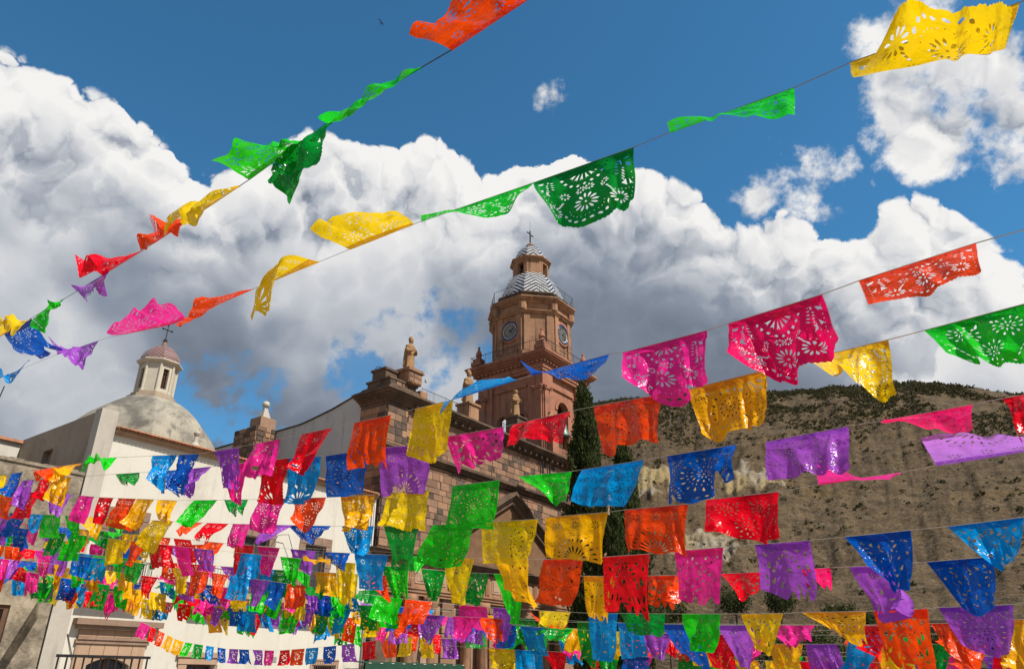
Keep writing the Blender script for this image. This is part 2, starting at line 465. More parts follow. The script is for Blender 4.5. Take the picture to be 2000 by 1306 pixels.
class MB:
    """collects shapes given in the street frame; build() makes ONE mesh object"""
    def __init__(self):
        self.v, self.f, self.uv = [], [], None

    def add(self, vs, fs):
        k = len(self.v)
        self.v += [tuple(v) for v in vs]
        self.f += [tuple(i + k for i in f) for f in fs]
        return self

    def box(self, a0, a1, b0, b1, z0, z1, bev=0.0):
        if bev:
            e = bev
            P = []
            for z, k in ((z0, e), (z0 + e, 0), (z1 - e, 0), (z1, e)):
                P += [(a0 + k, b0 + k, z), (a1 - k, b0 + k, z), (a1 - k, b1 - k, z), (a0 + k, b1 - k, z)]
            F = [(3, 2, 1, 0), (12, 13, 14, 15)]
            for l in range(3):
                for i in range(4):
                    j = (i + 1) % 4
                    F.append((l * 4 + i, l * 4 + j, l * 4 + 4 + j, l * 4 + 4 + i))
            return self.add(P, F)
        return self.add([(a0, b0, z0), (a1, b0, z0), (a1, b1, z0), (a0, b1, z0), (a0, b0, z1), (a1, b0, z1), (a1, b1, z1), (a0, b1, z1)],
                        [(3, 2, 1, 0), (4, 5, 6, 7), (0, 1, 5, 4), (1, 2, 6, 5), (2, 3, 7, 6), (3, 0, 4, 7)])

    def prism_b(self, poly, b0, b1):
        """polygon of (a, z) pushed from b0 to b1"""
        n_ = len(poly)
        P = [(a, b0, z) for a, z in poly] + [(a, b1, z) for a, z in poly]
        F = [tuple(range(n_)), tuple(range(2 * n_ - 1, n_ - 1, -1))]
        F += [(i, i + n_, (i + 1) % n_ + n_, (i + 1) % n_) for i in range(n_)]
        return self.add(P, F)

    def prism_a(self, poly, a0, a1):
        n_ = len(poly)
        P = [(a0, b, z) for b, z in poly] + [(a1, b, z) for b, z in poly]
        F = [tuple(range(n_ - 1, -1, -1)), tuple(range(n_, 2 * n_))]
        F += [(i, (i + 1) % n_, (i + 1) % n_ + n_, i + n_) for i in range(n_)]
        return self.add(P, F)

    def lathe(self, a, b, prof, n_=24, ph=0.0, sq=1.0):
        P, F = [], []
        for r, z in prof:
            for i in range(n_):
                t = ph + 2 * math.pi * i / n_
                P.append((a + r * math.cos(t), b + sq * r * math.sin(t), z))
        for l in range(len(prof) - 1):
            for i in range(n_):
                j = (i + 1) % n_
                F.append((l * n_ + i, l * n_ + j, (l + 1) * n_ + j, (l + 1) * n_ + i))
        F.append(tuple(range(n_ - 1, -1, -1)))
        F.append(tuple(range((len(prof) - 1) * n_, len(prof) * n_)))
        return self.add(P, F)

    def tube(self, pts, r, n_=5, r2=None):
        pts = [Vector(p) for p in pts]
        P, F = [], []
        for k, p in enumerate(pts):
            d_ = (pts[min(k + 1, len(pts) - 1)] - pts[max(k - 1, 0)]).normalized()
            s_ = d_.cross(Vector((0, 0, 1)))
            if s_.length < 1e-4:
                s_ = Vector((1, 0, 0))
            s_.normalize()
            u_ = s_.cross(d_)
            rr = r if r2 is None else r + (r2 - r) * k / (len(pts) - 1)
            for i in range(n_):
                t = 2 * math.pi * i / n_
                P.append(p + s_ * rr * math.cos(t) + u_ * rr * math.sin(t))
        for l in range(len(pts) - 1):
            for i in range(n_):
                j = (i + 1) % n_
                F.append((l * n_ + i, l * n_ + j, (l + 1) * n_ + j, (l + 1) * n_ + i))
        F.append(tuple(range(n_ - 1, -1, -1)))
        F.append(tuple(range((len(pts) - 1) * n_, len(pts) * n_)))
        return self.add(P, F)

    def wall(self, a0, a1, b0, b1, z0, z1, holes):
        """a wall slab along a with rectangular openings (a0, a1, z0, z1)"""
        xs = sorted({a0, a1, *[h[0] for h in holes], *[h[1] for h in holes]})
        for x0, x1 in zip(xs, xs[1:]):
            zs = [(z0, z0)] + sorted((h[2], h[3]) for h in holes if h[0] <= x0 + 1e-6 and h[1] >= x1 - 1e-6) + [(z1, z1)]
            for (p, q), (r_, s_) in zip(zs, zs[1:]):
                if r_ - q > 1e-4:
                    self.box(x0, x1, b0, b1, q, r_)
        return self

    def build(self, name, mat, parent=None, smooth=False):
        root = parent
        while root is not None and root.parent is not None:
            root = root.parent
        og = root['org'] if root is not None and 'org' in root else (0, 0, 0)
        vs = [(x - og[0], y - og[1], z - og[2]) for x, y, z in self.v]
        o = mesh_obj(name, vs, self.f, mat, parent, smooth)
        return o


GZ = 1.6                                              # level of the plaza

# ------------------------------------------------------------------ the setting: ground, hill
gv = [(-3000, -3000, GZ - 0.1), (3000, -3000, GZ - 0.1), (3000, 3000, GZ - 0.1), (-3000, 3000, GZ - 0.1)]
tag(mesh_obj('ground', gv, [(0, 1, 2, 3)], M_GROUND), kind='structure')

RIDGE = [(-30, 7), (-12, 12), (-3, 15.5), (3, 18.6), (6.9, 19.75), (12.1, 20.05), (19.6, 19.5), (25.4, 19.15), (30.2, 18.75), (33.8, 17.8), (36.5, 16.7), (45, 13), (66, 6)]


def terrain():
    azs = np.concatenate([np.arange(-30, 4, 0.6), np.arange(4, 42, 0.13), np.arange(42, 66.1, 0.6)])
    ts = np.concatenate([np.linspace(-0.16, 0, 6)[:-1], np.linspace(0, 1, 150), np.linspace(1.03, 1.9, 18)])
    V, R_ = [], []
    re = np.interp(azs, [p[0] for p in RIDGE], [p[1] for p in RIDGE])
    for t in ts:
        for a, e in zip(azs, re):
            S0, S1 = 150.0, 460.0
            zr = 4 + S1 * math.tan(RAD(e + 0.25 * noise.noise((a * 0.9, 3.1, 0)) + 0.10 * noise.noise((a * 3.1, 1.1, 0))))
            zf = 4 + S0 * math.tan(RAD(min(3.6, e * 0.4)))
            s = S0 + (S1 - S0) * t
            if t < 0:
                z = zf + (zf - GZ + 1.5) * t / 0.16
            elif t <= 1:
                z = zf + (zr - zf) * (0.82 * t + 0.18 * t * t * (3 - 2 * t))
            else:
                z = zr - (t - 1) ** 1.5 * 160
            rock = 0.0
            if 0 < t < 1.05:
                ele = math.degrees(math.atan2(z - 4, s))
                # two pale eroded scarps
                wob = 0.5 * noise.noise((a * 0.5, 7.7, 0)) + 0.35 * noise.noise((a * 1.9, 2.2, 0))
                b1 = math.exp(-((ele - 13.6 - wob + 0.02 * (a - 12)) / 1.05) ** 4) * max(0.0, min(1.0, (25.5 - a) / 5.0)) * max(0.0, min(1.0, (a - 6) / 2.0))
                n_ = noise.fractal((a * 0.8, ele * 0.8, 4.0), 1.0, 2.0, 4)
                b1 *= max(0.0, min(1.0, 0.85 + 1.1 * n_ - max(0.0, a - 13.5) * 0.10 * (1 - 0.8 * math.exp(-((a - 17) / 2.2) ** 2))))
                b2 = math.exp(-((ele - 8.9 - wob - 0.06 * (a - 15)) / 1.25) ** 4) * math.exp(-((a - 14.6) / 3.4) ** 4) * max(0.0, min(1.0, 0.8 + 1.4 * n_))
                rock = max(b1, b2)
                rib = abs(math.sin(math.pi * (a + 0.16 * noise.noise((a * 1.2, ele * 0.6, 9))) / 0.62)) ** 0.7
                big = noise.fractal((a * 0.34, t * 5.0, 1.3), 1.0, 2.0, 6)
                gul = noise.fractal((a * 0.9, t * 5.0, 6.3), 1.0, 2.1, 5)
                fine_ = noise.fractal((a * 5.0, t * 70.0, 2.2), 1.0, 2.1, 4)
                env = min(1.0, 4 * (1.05 - t)) if t > 0.8 else min(1.0, t * 8 + 0.1)
                z += env * (2.4 * big + 0.8 * gul + 0.3 * fine_)
                s -= b1 * (2.5 + 2.6 * rib + 1.6 * noise.fractal((a * 2.5, ele * 3.0, 5.5), 1.0, 2.0, 4)) + b2 * (2.0 + 7.0 * abs(noise.fractal((a * 1.1, ele * 0.9, 0.3), 1.0, 2.0, 3)))
            V.append((s * math.sin(RAD(a)), s * math.cos(RAD(a)), z))
            R_.append(rock)
    nc = len(azs)
    F = [(r * nc + c, r * nc + c + 1, (r + 1) * nc + c + 1, (r + 1) * nc + c) for r in range(len(ts) - 1) for c in range(nc - 1)]
    return V, F, R_, nc, len(ts)


def hill_mat():
    m, N = new_mat('dry_hillside')
    ge = N.n('ShaderNodeNewGeometry')
    p = ge.outputs['Position']
    at = N.n('ShaderNodeAttribute', attribute_name='rock')
    a = N.noise(p, 0.018, 8, 0.62)
    b = N.noise(p, 0.16, 8, 0.66)
    c_ = N.noise(p, 0.9, 6, 0.65)
    soil = N.mix(N.mr(a, 0.38, 0.62), (0.085, 0.052, 0.024), (0.125, 0.084, 0.045))  # soil tones darkened to stand in for cloud shadow over the hill
    soil = N.mix(N.mr(b, 0.42, 0.66), soil, (0.050, 0.032, 0.016))
    soil = N.mix(N.m('MULTIPLY', N.mr(N.noise(p, 0.05, 7, 0.6), 0.54, 0.68), 0.75), soil, (0.135, 0.082, 0.030))
    soil = N.mix(N.m('MULTIPLY', N.mr(c_, 0.48, 0.58), 0.5), soil, (0.030, 0.024, 0.013))
    mp = N.n('ShaderNodeMapping')
    N.put(mp.inputs['Vector'], p)
    mp.inputs['Scale'].default_value = (0.10, 0.10, 0.9)
    strata = N.noise(mp.outputs[0], 1.0, 7, 0.65)
    soil = N.mix(N.m('MULTIPLY', N.mr(strata, 0.52, 0.66), 0.55), soil, (0.15, 0.108, 0.062))
    soil = N.mix(N.m('MULTIPLY', N.mr(N.noise(p, 0.45, 5, 0.7), 0.58, 0.64), 0.7), soil, (0.17, 0.13, 0.082))
    soil = N.mix(N.m('MULTIPLY', N.mr(N.noise(p, 1.1, 4, 0.75), 0.53, 0.60), 0.55), soil, (0.165, 0.122, 0.076))
    soil = N.mix(N.m('MULTIPLY', N.mr(N.noise(p, 1.7, 4, 0.75), 0.53, 0.60), 0.6), soil, (0.028, 0.022, 0.012))
    rock = N.mix(N.mr(N.noise(p, 0.25, 8, 0.65), 0.35, 0.65), (0.30, 0.255, 0.19), (0.17, 0.135, 0.09))
    rock = N.mix(N.mr(N.noise(p, 0.04, 3, 0.5), 0.5, 0.62), rock, (0.27, 0.20, 0.095))
    f = N.mr(N.m('ADD', at.outputs['Fac'], N.m('MULTIPLY', N.m('SUBTRACT', b, 0.5), 1.1)), 0.32, 0.62)
    rock = N.mix(N.m('MULTIPLY', N.mr(N.noise(p, 0.8, 6, 0.7), 0.50, 0.60), 0.65), rock, (0.105, 0.08, 0.05))
    c = N.mix(f, soil, rock)
    h = N.m('ADD', N.m('MULTIPLY', b, 3.0), c_)
    return finish(m, N, pbr(N, c, 0.95, (h, 0.8, 0.9), 0.15))


tv, tf, tr, tnc, tnr = terrain()
hill = mesh_obj('hill', tv, tf, hill_mat(), smooth=True)
ra = hill.data.attributes.new('rock', 'FLOAT', 'POINT')
ra.data.foreach_set('value', tr)
tag(hill, kind='structure')


def leaf_mat(name, c1, c2, c3, trans=0.25):
    m, N = new_mat(name)
    ge = N.n('ShaderNodeNewGeometry')
    r = ge.outputs['Random Per Island']
    c = N.mix(N.mr(r, 0.0, 0.75, 0, 1, False), c1, c2)
    c = N.mix(N.mr(N.noise(ge.outputs['Position'], 0.7, 4), 0.5, 0.66), c, c3)
    d = N.n('ShaderNodeBsdfDiffuse')
    N.put(d.inputs[0], c)
    t = N.n('ShaderNodeBsdfTranslucent')
    N.put(t.inputs[0], c)
    mx = N.n('ShaderNodeMixShader')
    mx.inputs[0].default_value = trans
    N.t.links.new(d.outputs[0], mx.inputs[1])
    N.t.links.new(t.outputs[0], mx.inputs[2])
    return finish(m, N, mx.outputs[0])


M_SCRUB = leaf_mat('scrub_leaves', (0.034, 0.038, 0.016), (0.085, 0.078, 0.040), (0.062, 0.050, 0.028), 0.2)


def scrub():
    """low shrubs all over the slope: one mass of leaf tufts"""
    tva = np.array(tv).reshape(tnr, tnc, 3)
    rk = np.array(tr).reshape(tnr, tnc)
    C_, S_ = [], []
    tries = 0
    while len(C_) < 15000 and tries < 130000:
        tries += 1
        i = random.randrange(10, tnr - 17)
        j = random.randrange(50, tnc - 34)
        t = (i - 5) / 150
        p = tva[i, j] + (tva[i + 1, j] - tva[i, j]) * random.random() + (tva[i, j + 1] - tva[i, j]) * random.random()
        n_ = noise.noise((p[0] * 0.03, p[1] * 0.03, p[2] * 0.03))
        keep = (0.06 + max(0.0, t - 0.46) * 2.6) * max(0.0, 1 + 2.2 * n_)
        if rk[i, j] > 0.2:
            keep *= 0.12
        if random.random() > keep:
            continue
        C_.append(p)
        S_.append(random.choice((0.3, 0.4, 0.5, 0.6, 0.8, 1.2)) * random.uniform(0.8, 1.25) * (0.7 + 0.5 * t))
    C_, S_ = np.array(C_), np.array(S_)
    m_ = 14
    n_ = len(C_) * m_
    c = np.repeat(C_, m_, 0)
    sz = np.repeat(S_, m_)[:, None]
    c = c + rng.normal(0, 1, (n_, 3)) * np.array([.45, .45, .26]) * sz + np.array([0, 0, .42]) * sz
    a_ = rng.normal(0, 1, (n_, 3))
    a_ /= np.linalg.norm(a_, axis=1)[:, None]
    b_ = np.cross(a_, rng.normal(0, 1, (n_, 3)))
    b_ /= np.linalg.norm(b_, axis=1)[:, None]
    V = np.stack([c - a_ * sz * .42, c + b_ * sz * .3, c + a_ * sz * .42, c - b_ * sz * .3], 1)
    o = mesh_obj('hillside_scrub', V.reshape(-1, 3), np.arange(n_ * 4).reshape(n_, 4), M_SCRUB)
    tag(o, 'low dark green scrub dotted over the dry brown hillside', 'scrub', kind='stuff')


scrub()

# ------------------------------------------------------------------ shared building parts
def railing(parent, p0, p1, h=1.05, n_=None, name='railing', post=0.0, step=0.16, r=0.012):
    """iron railing between two points of the street frame, at their z"""
    mb = MB()
    p0, p1 = Vector(p0), Vector(p1)
    L = (p1 - p0).length
    up = Vector((0, 0, h))
    mb.tube([p0 + up, p1 + up], r * 1.6, 5)
    mb.tube([p0 + up * 0.10, p1 + up * 0.10], r * 1.3, 5)
    k = max(2, int(L / step))
    for i in range(k + 1):
        q = p0 + (p1 - p0) * i / k
        big = (i % 8 == 0)
        mb.tube([q, q + up * (1.06 if big else 1.0)], r * (1.8 if big else 0.8), 4)
    return mb.build(name, M_IRON, parent)


def french_window(parent, a0, a1, z0, z1, b, cols=2, rows=4, name='window'):
    """wooden double doors with panes, set back in an opening"""
    w = MB()
    t = 0.07
    w.box(a0, a0 + t, b, b + 0.09, z0, z1).box(a1 - t, a1, b, b + 0.09, z0, z1).box(a0 + t, a1 - t, b, b + 0.09, z1 - t, z1)
    mid = (a0 + a1) / 2
    w.box(mid - 0.06, mid + 0.06, b - 0.004, b + 0.09, z0, z1 - t)
    zs = np.linspace(z0, z1 - t, rows + 1)
    for (x0, x1) in ((a0 + t, mid - 0.06), (mid + 0.06, a1 - t)):
        xm = (x0 + x1) / 2
        w.box(xm - 0.015, xm + 0.015, b + 0.02, b + 0.07, z0, z1 - t)
        for z in zs[1:-1]:
            w.box(x0, xm - 0.015, b + 0.02, b + 0.07, z - 0.02, z + 0.02)
            w.box(xm + 0.015, x1, b + 0.02, b + 0.07, z - 0.02, z + 0.02)
        w.box(x0, x1, b + 0.01, b + 0.03, z0, zs[1])
    fr = w.build(name, M_WOOD, parent)
    k = 0
    for (x0, x1) in ((a0 + t, mid - 0.06), (mid + 0.06, a1 - t)):
        xm = (x0 + x1) / 2
        for (y0, y1) in ((x0, xm - 0.015), (xm + 0.015, x1)):
            for z0_, z1_ in zip(zs[1:], zs[2:]):
                MB().box(y0, y1, b + 0.04, b + 0.05, z0_ + 0.02, z1_ - 0.02).build('pane', M_GLASS, fr)
    MB().box(a0, a1, b + 0.10, b + 0.12, z0, z1).build('room_shade_panel', M_BLACK, fr)  # near-black sheet, the room's shade put into its colour
    return fr


def surround(parent, a0, a1, z0, z1, w, b0, b1, mat=M_FRAME):
    """stone surround made of jamb stones and a lintel of stones"""
    k = 0
    z = z0
    n_ = max(3, round((z1 - z0) / 0.55))
    hs = (z1 - z0) / n_
    for i in range(n_):
        ex = 0.07 if i % 2 else 0.0
        for (x0, x1) in ((a0 - w - ex, a0), (a1, a1 + w + ex)):
            MB().box(x0, x1, b0 - 0.006 * (i % 2), b1, z + 0.012, z + hs - 0.012, 0.012).build('jamb_stone', mat, parent)
        z += hs
    m_ = max(3, round((a1 - a0 + 2 * w) / 0.7))
    ws = (a1 - a0 + 2 * w) / m_
    for i in range(m_):
        x = a0 - w + i * ws
        MB().box(x + 0.012, x + ws - 0.012, b0 - 0.005 * (i % 2), b1, z1 + 0.012, z1 + w + 0.04, 0.012).build('lintel_stone', mat, parent)


# ------------------------------------------------------------------ white house beside the church
H = thing('white_house', 'long cream white two storey house with balconies beside the stone church', 'house', (-9, 0, GZ))
WIN = [(-9.5, -7.95, 8.05, 10.95), (-5.5, -4.0, 8.05, 11.05), (-16.6, -15.2, 7.95, 10.75), (-16.25, -14.35, GZ, 4.95), (-11.6, -10.15, GZ, 4.72), (-4.0, -2.5, 3.2, 4.75)]
MB().wall(-17.35, -0.32, 0.0, 0.5, GZ, 14.45, WIN).build('wall', M_WHITE, H)
MB().box(-18.15, -17.35, -0.06, 0.55, GZ, 15.55).build('corner_pilaster', M_BUFF, H)
MB().box(-17.3, -0.4, 3.0, 3.4, GZ, 14.4).build('rear_wall', M_WHITE2, H)
# eave: stepped moulding, then clay tiles
ev = MB().box(-17.33, -0.34, -0.12, 0.45, 14.452, 14.55).box(-17.33, -0.34, -0.24, 0.45, 14.552, 14.66)
ev.build('eave_moulding', M_LINTEL, H)
rf = MB().prism_a([(-0.34, 14.665), (-0.34, 14.70), (3.4, 15.35), (3.4, 15.30)], -17.33, -0.34).build('roof', M_TILE, H)
tl = MB()
x = -17.2
while x < -0.45:
    P, F = [], []
    for k, (b, z) in enumerate(((-0.46, 14.72), (0.6, 14.94), (1.7, 15.13))):
        for i in range(6):
            t = math.pi * i / 5
            P.append((x + 0.095 * math.cos(t), b, z + 0.085 * math.sin(t) + random.uniform(-.006, .006)))
    for l in range(2):
        F += [(l * 6 + i, l * 6 + i + 1, l * 6 + 7 + i, l * 6 + 6 + i) for i in range(5)]
    F.append((0, 1, 2, 3, 4, 5))
    tl.add(P, F)
    x += 0.205
o = tl.build('roof_tiles', M_TILE, rf)
o['kind'] = 'stuff'
for (a0, a1, z0, z1) in WIN[:3]:
    french_window(H, a0 + 0.01, a1 - 0.01, z0, z1 - 0.01, 0.2)
for (a0, a1, z0, z1) in WIN[:3]:
    surround(H, a0, a1, z0, z1, 0.42, -0.05, 0.12)
# small iron lined window low on the right
gr = MB().box(-4.25, -2.25, -0.04, 0.1, 4.752, 5.10).box(-4.25, -4.0, -0.04, 0.1, 3.0, 4.75).box(-2.5, -2.25, -0.04, 0.1, 3.0, 4.75).build('window_surround', M_LINTEL, H)
g2 = MB()
for i in range(11):
    g2.tube([(-4.05 + i * 0.16, -0.22, 3.0), (-4.05 + i * 0.16, -0.22, 5.0)], 0.016, 4)
g2.tube([(-4.12, -0.22, 5.0), (-2.4, -0.22, 5.0)], 0.025, 4).tube([(-4.12, -0.22, 4.5), (-2.4, -0.22, 4.5)], 0.02, 4)
g2.build('window_grille', M_WOOD, H)
MB().box(-4.0, -2.5, 0.25, 0.3, 3.2, 4.75).build('window_pane', M_GLASS, H)
# main doorcase with heavy cornice and segmental arch
dc = MB().box(-17.2, -13.3, -0.40, -0.002, 6.18, 6.42).box(-17.05, -13.45, -0.28, -0.002, 6.02, 6.178)
dc.box(-16.95, -13.7, -0.13, -0.002, 5.45, 5.60).box(-16.9, -13.75, -0.18, -0.002, 5.602, 5.72)
dc.build('door_cornice', M_FRAME, H)
for i in range(4):
    w_ = (16.88 - 13.80) / 4
    MB().box(-16.86 + i * w_, -16.86 + (i + 1) * w_ - 0.02, -0.09, -0.002, 5.722, 6.018, 0.01).build('frieze_stone', M_LINTEL, H)
for i in range(5):
    w_ = 3.1 / 5
    MB().box(-16.88 + i * w_, -16.88 + (i + 1) * w_ - 0.02, -0.07, -0.002, 4.96, 5.445, 0.01).build('arch_stone', M_LINTEL, H)
for s_, e_ in ((-16.88, -16.27), (-14.33, -13.78)):
    for k in range(4):
        MB().box(s_, e_, -0.07, -0.002, GZ + k * 0.84, GZ + k * 0.84 + 0.82, 0.012).build('jamb_stone', M_LINTEL, H)
ar = [(-16.25, 4.95)]
for i in range(13):
    t = i / 12
    ar.append((-16.25 + 1.9 * t, 4.60 + 0.30 * (1 - (2 * t - 1) ** 2)))
ar.append((-14.35, 4.95))
MB().prism_b(ar, 0.0, 0.35).build('door_arch', M_LINTEL, H)
french_window(H, -16.24, -14.36, GZ, 4.9, 0.32, name='door')
d2 = MB().box(-12.2, -9.95, -0.16, -0.002, 5.02, 5.25).box(-12.1, -10.05, -0.10, -0.002, 4.722, 5.018)
d2.build('door_cornice', M_LINTEL, H)
for s_, e_ in ((-12.05, -11.62), (-10.13, -9.98)):
    MB().box(s_, e_, -0.07, -0.002, GZ, 4.715).build('jamb', M_LINTEL, H)
french_window(H, -11.59, -10.16, GZ, 4.7, 0.3, name='door')
vent = MB().box(-7.05, -6.5, -0.015, -0.002, 4.88, 5.16)
for i in range(6):
    vent.box(-7.03, -6.52, -0.03, -0.016, 4.90 + i * 0.043, 4.925 + i * 0.043)
vent.build('wall_vent', M_PIPE, H)
# long balcony on brackets, short balcony at the left window
bl = MB().box(-11.9, -3.3, -0.95, -0.003, 7.72, 7.98).box(-11.8, -3.4, -0.85, -0.003, 7.58, 7.718).build('balcony_slab', M_LINTEL, H)
for x in (-11.4, -9.9, -8.4, -6.9, -5.4, -3.9):
    MB().prism_a([(-0.7, 7.578), (-0.003, 7.578), (-0.003, 7.05), (-0.2, 7.15)], x - 0.12, x + 0.12).build('bracket', M_FRAME, bl)
railing(H, (-11.8, -0.88, 7.985), (-3.4, -0.88, 7.985), 1.0)
railing(H, (-3.4, -0.86, 7.985), (-3.4, -0.03, 7.985), 1.0)
railing(H, (-11.8, -0.86, 7.985), (-11.8, -0.03, 7.985), 1.0)
b2 = MB().box(-17.2, -14.5, -0.85, -0.003, 7.62, 7.86).build('balcony_slab', M_FRAME, H)
for x in (-16.9, -14.8):
    MB().prism_a([(-0.6, 7.618), (-0.003, 7.618), (-0.003, 7.1), (-0.2, 7.2)], x - 0.12, x + 0.12).build('bracket', M_FRAME, b2)
railing(H, (-17.1, -0.78, 7.865), (-14.6, -0.78, 7.865), 1.0)
railing(H, (-14.6, -0.76, 7.865), (-14.6, -0.03, 7.865), 1.0)
railing(H, (-17.1, -0.76, 7.865), (-17.1, -0.03, 7.865), 1.0)
for x in (-0.62, -0.46):
    MB().tube([(x, -0.09, GZ), (x, -0.09, 14.2)], 0.05, 8).build('downpipe', M_PIPE, H, True)
cb = MB().tube([(-8.6, -0.03, 9.2), (-7.6, -0.25, 11.2), (-7.0, -0.35, 11.3), (-6.6, -0.3, 10.6), (-6.3, -0.1, 9.9), (-6.2, -0.05, 9.6)], 0.02, 5)
cb.build('loose_cable', M_CABLE, H)
MB().tube([(-17.3, -0.03, 5.8), (-16.9, -0.05, 4.9), (-16.3, -0.03, 3.9)], 0.018, 5).build('loose_cable', M_CABLE, H)
# little pinnacle with a ball above the eave
pn = MB().box(-12.62, -12.12, 1.25, 1.75, 14.9, 15.35).lathe(-12.37, 1.5, [(0.26, 15.35), (0.13, 15.55), (0.09, 15.85), (0.10, 15.9)], 12)
pn.lathe(-12.37, 1.5, [(0.02, 15.88), (0.13, 15.93), (0.18, 16.04), (0.13, 16.15), (0.02, 16.2)], 12).build('pinnacle', M_BUFF, H, False)

# ------------------------------------------------------------------ chapel with the cement dome behind the white house
D = thing('domed_chapel', 'grey cement chapel with eight sided dome and white lantern behind the house', 'chapel', (-10.9, 10, GZ))
sw = MB()
sw.box(-18.1, -17.6, 0.56, 4.2, GZ, 15.46).box(-18.1, -17.6, 5.25, 16.0, GZ, 15.46).box(-18.1, -17.6, 4.2, 5.25, 14.35, 15.46).box(-18.1, -17.6, 4.2, 5.25, GZ, 12.6)
sw.build('side_wall', M_GREYWALL, D)
MB().box(-17.85, -17.8, 4.2, 5.25, 12.6, 14.35).build('window_recess', M_FRAME, D)
MB().box(-17.59, -4.5, 3.45, 16.0, GZ, 15.2).build('body', M_GREYWALL, D)
CA, CB = -10.9, 10.0
oc = 1.0 / math.cos(math.pi / 8)
prof = [(4.5, 14.8), (4.48, 15.6), (4.38, 16.3), (4.2, 17.0), (3.92, 17.65), (3.55, 18.25), (3.1, 18.8), (2.55, 19.3), (2.0, 19.7), (1.5, 19.98), (1.3, 20.08)]
MB().lathe(CA, CB, [(r * oc, z) for r, z in prof], 8, math.pi / 8).build('dome', M_DOME, D)
lt = MB().lathe(CA, CB, [(1.40 * oc, 20.0), (1.40 * oc, 20.22), (1.22 * oc, 20.26), (1.22 * oc, 20.45)], 8, math.pi / 8).build('lantern_base', M_GREYWALL, D)
lw = MB()
for k in range(8):
    t0 = math.pi / 8 + k * math.pi / 4
    p = (CA + 1.02 * oc * math.cos(t0), CB + 1.02 * oc * math.sin(t0))
    q = (CA + 1.02 * oc * math.cos(t0 + math.pi / 4), CB + 1.02 * oc * math.sin(t0 + math.pi / 4))
    ins = 0.86

    def L_(s, i=1.0):
        x_, y_ = p[0] + (q[0] - p[0]) * s, p[1] + (q[1] - p[1]) * s
        return (CA + (x_ - CA) * i, CB + (y_ - CB) * i)
    for s0, s1, z0, z1 in (((0, .27, 20.46, 22.45), (.73, 1, 20.46, 22.45), (.27, .73, 20.46, 20.75), (.27, .73, 22.1, 22.45)) if k % 2 else ((0, 1, 20.46, 22.45),)):
        A, B, C_, E_ = L_(s0), L_(s1), L_(s1, ins), L_(s0, ins)
        lw.add([(*A, z0), (*B, z0), (*C_, z0), (*E_, z0), (*A, z1), (*B, z1), (*C_, z1), (*E_, z1)],
               [(3, 2, 1, 0), (4, 5, 6, 7), (0, 1, 5, 4), (1, 2, 6, 5), (2, 3, 7, 6), (3, 0, 4, 7)])
    # slim pilaster at each corner
    lw.lathe(p[0], p[1], [(0.11, 20.462), (0.085, 20.6), (0.085, 22.3), (0.13, 22.44)], 8)
lan = lw.build('lantern', M_CREAMP, D)
for k in (1, 3, 5, 7):
    t0 = math.pi / 8 + k * math.pi / 4 + math.pi / 8
    cx, cy = CA + 0.93 * math.cos(t0), CB + 0.93 * math.sin(t0)
    wx, wy = -math.sin(t0), math.cos(t0)
    wn_ = MB()
    for s in (-.12, 0, .12):
        wn_.tube([(cx + wx * s, cy + wy * s, 20.75), (cx + wx * s, cy + wy * s, 22.1)], 0.014, 4)
    for z in (21.0, 21.3, 21.6, 21.85):
        wn_.tube([(cx - wx * .18, cy - wy * .18, z), (cx + wx * .18, cy + wy * .18, z)], 0.012, 4)
    wn_.build('lantern_window', M_WOOD, lan)
MB().lathe(CA, CB, [(0.8, 20.47), (0.8, 22.44)], 8, math.pi / 8).build('lantern_shade_core', M_BLACK, lan)  # black core with the lantern's inner shade put into its colour
MB().lathe(CA, CB, [(1.10 * oc, 22.45), (1.18 * oc, 22.5), (1.30 * oc, 22.58), (1.30 * oc, 22.66), (1.1 * oc, 22.70)], 8, math.pi / 8).build('lantern_cornice', M_CREAMP, D)


def tile_dome(name, ca, cb, prof, mat, parent):
    """eight sided tiled dome; uv in metres across and up each face"""
    V, F, U = [], [], []
    og = parent['org']
    s_len = [0.0]
    for (r0, z0), (r1, z1) in zip(prof, prof[1:]):
        s_len.append(s_len[-1] + math.hypot(r1 - r0, z1 - z0))
    for k in range(8):
        t0, t1 = math.pi / 8 + k * math.pi / 4, math.pi / 8 + (k + 1) * math.pi / 4
        for l in range(len(prof) - 1):
            q = []
            uvq = []
            for (r, z), t, sg, sl in ((prof[l], t0, -1, s_len[l]), (prof[l], t1, 1, s_len[l]), (prof[l + 1], t1, 1, s_len[l + 1]), (prof[l + 1], t0, -1, s_len[l + 1])):
                R__ = r * oc
                q.append((ca + R__ * math.cos(t) - og[0], cb + R__ * math.sin(t) - og[1], z - og[2]))
                uvq.append((sg * R__ * math.sin(math.pi / 8), sl))
            # split at the middle so the mirrored stripes stay exact
            m0 = tuple((q[0][i] + q[1][i]) / 2 for i in range(3))
            m1 = tuple((q[3][i] + q[2][i]) / 2 for i in range(3))
            b_ = len(V)
            V += [q[0], m0, q[1], q[2], m1, q[3]]
            F += [(b_, b_ + 1, b_ + 4, b_ + 5), (b_ + 1, b_ + 2, b_ + 3, b_ + 4)]
            U += [[uvq[0], (0, uvq[0][1]), (0, uvq[3][1]), uvq[3]], [(0, uvq[0][1]), uvq[1], uvq[2], (0, uvq[2][1])]]
    return mesh_obj(name, V, F, mat, parent, False, U)


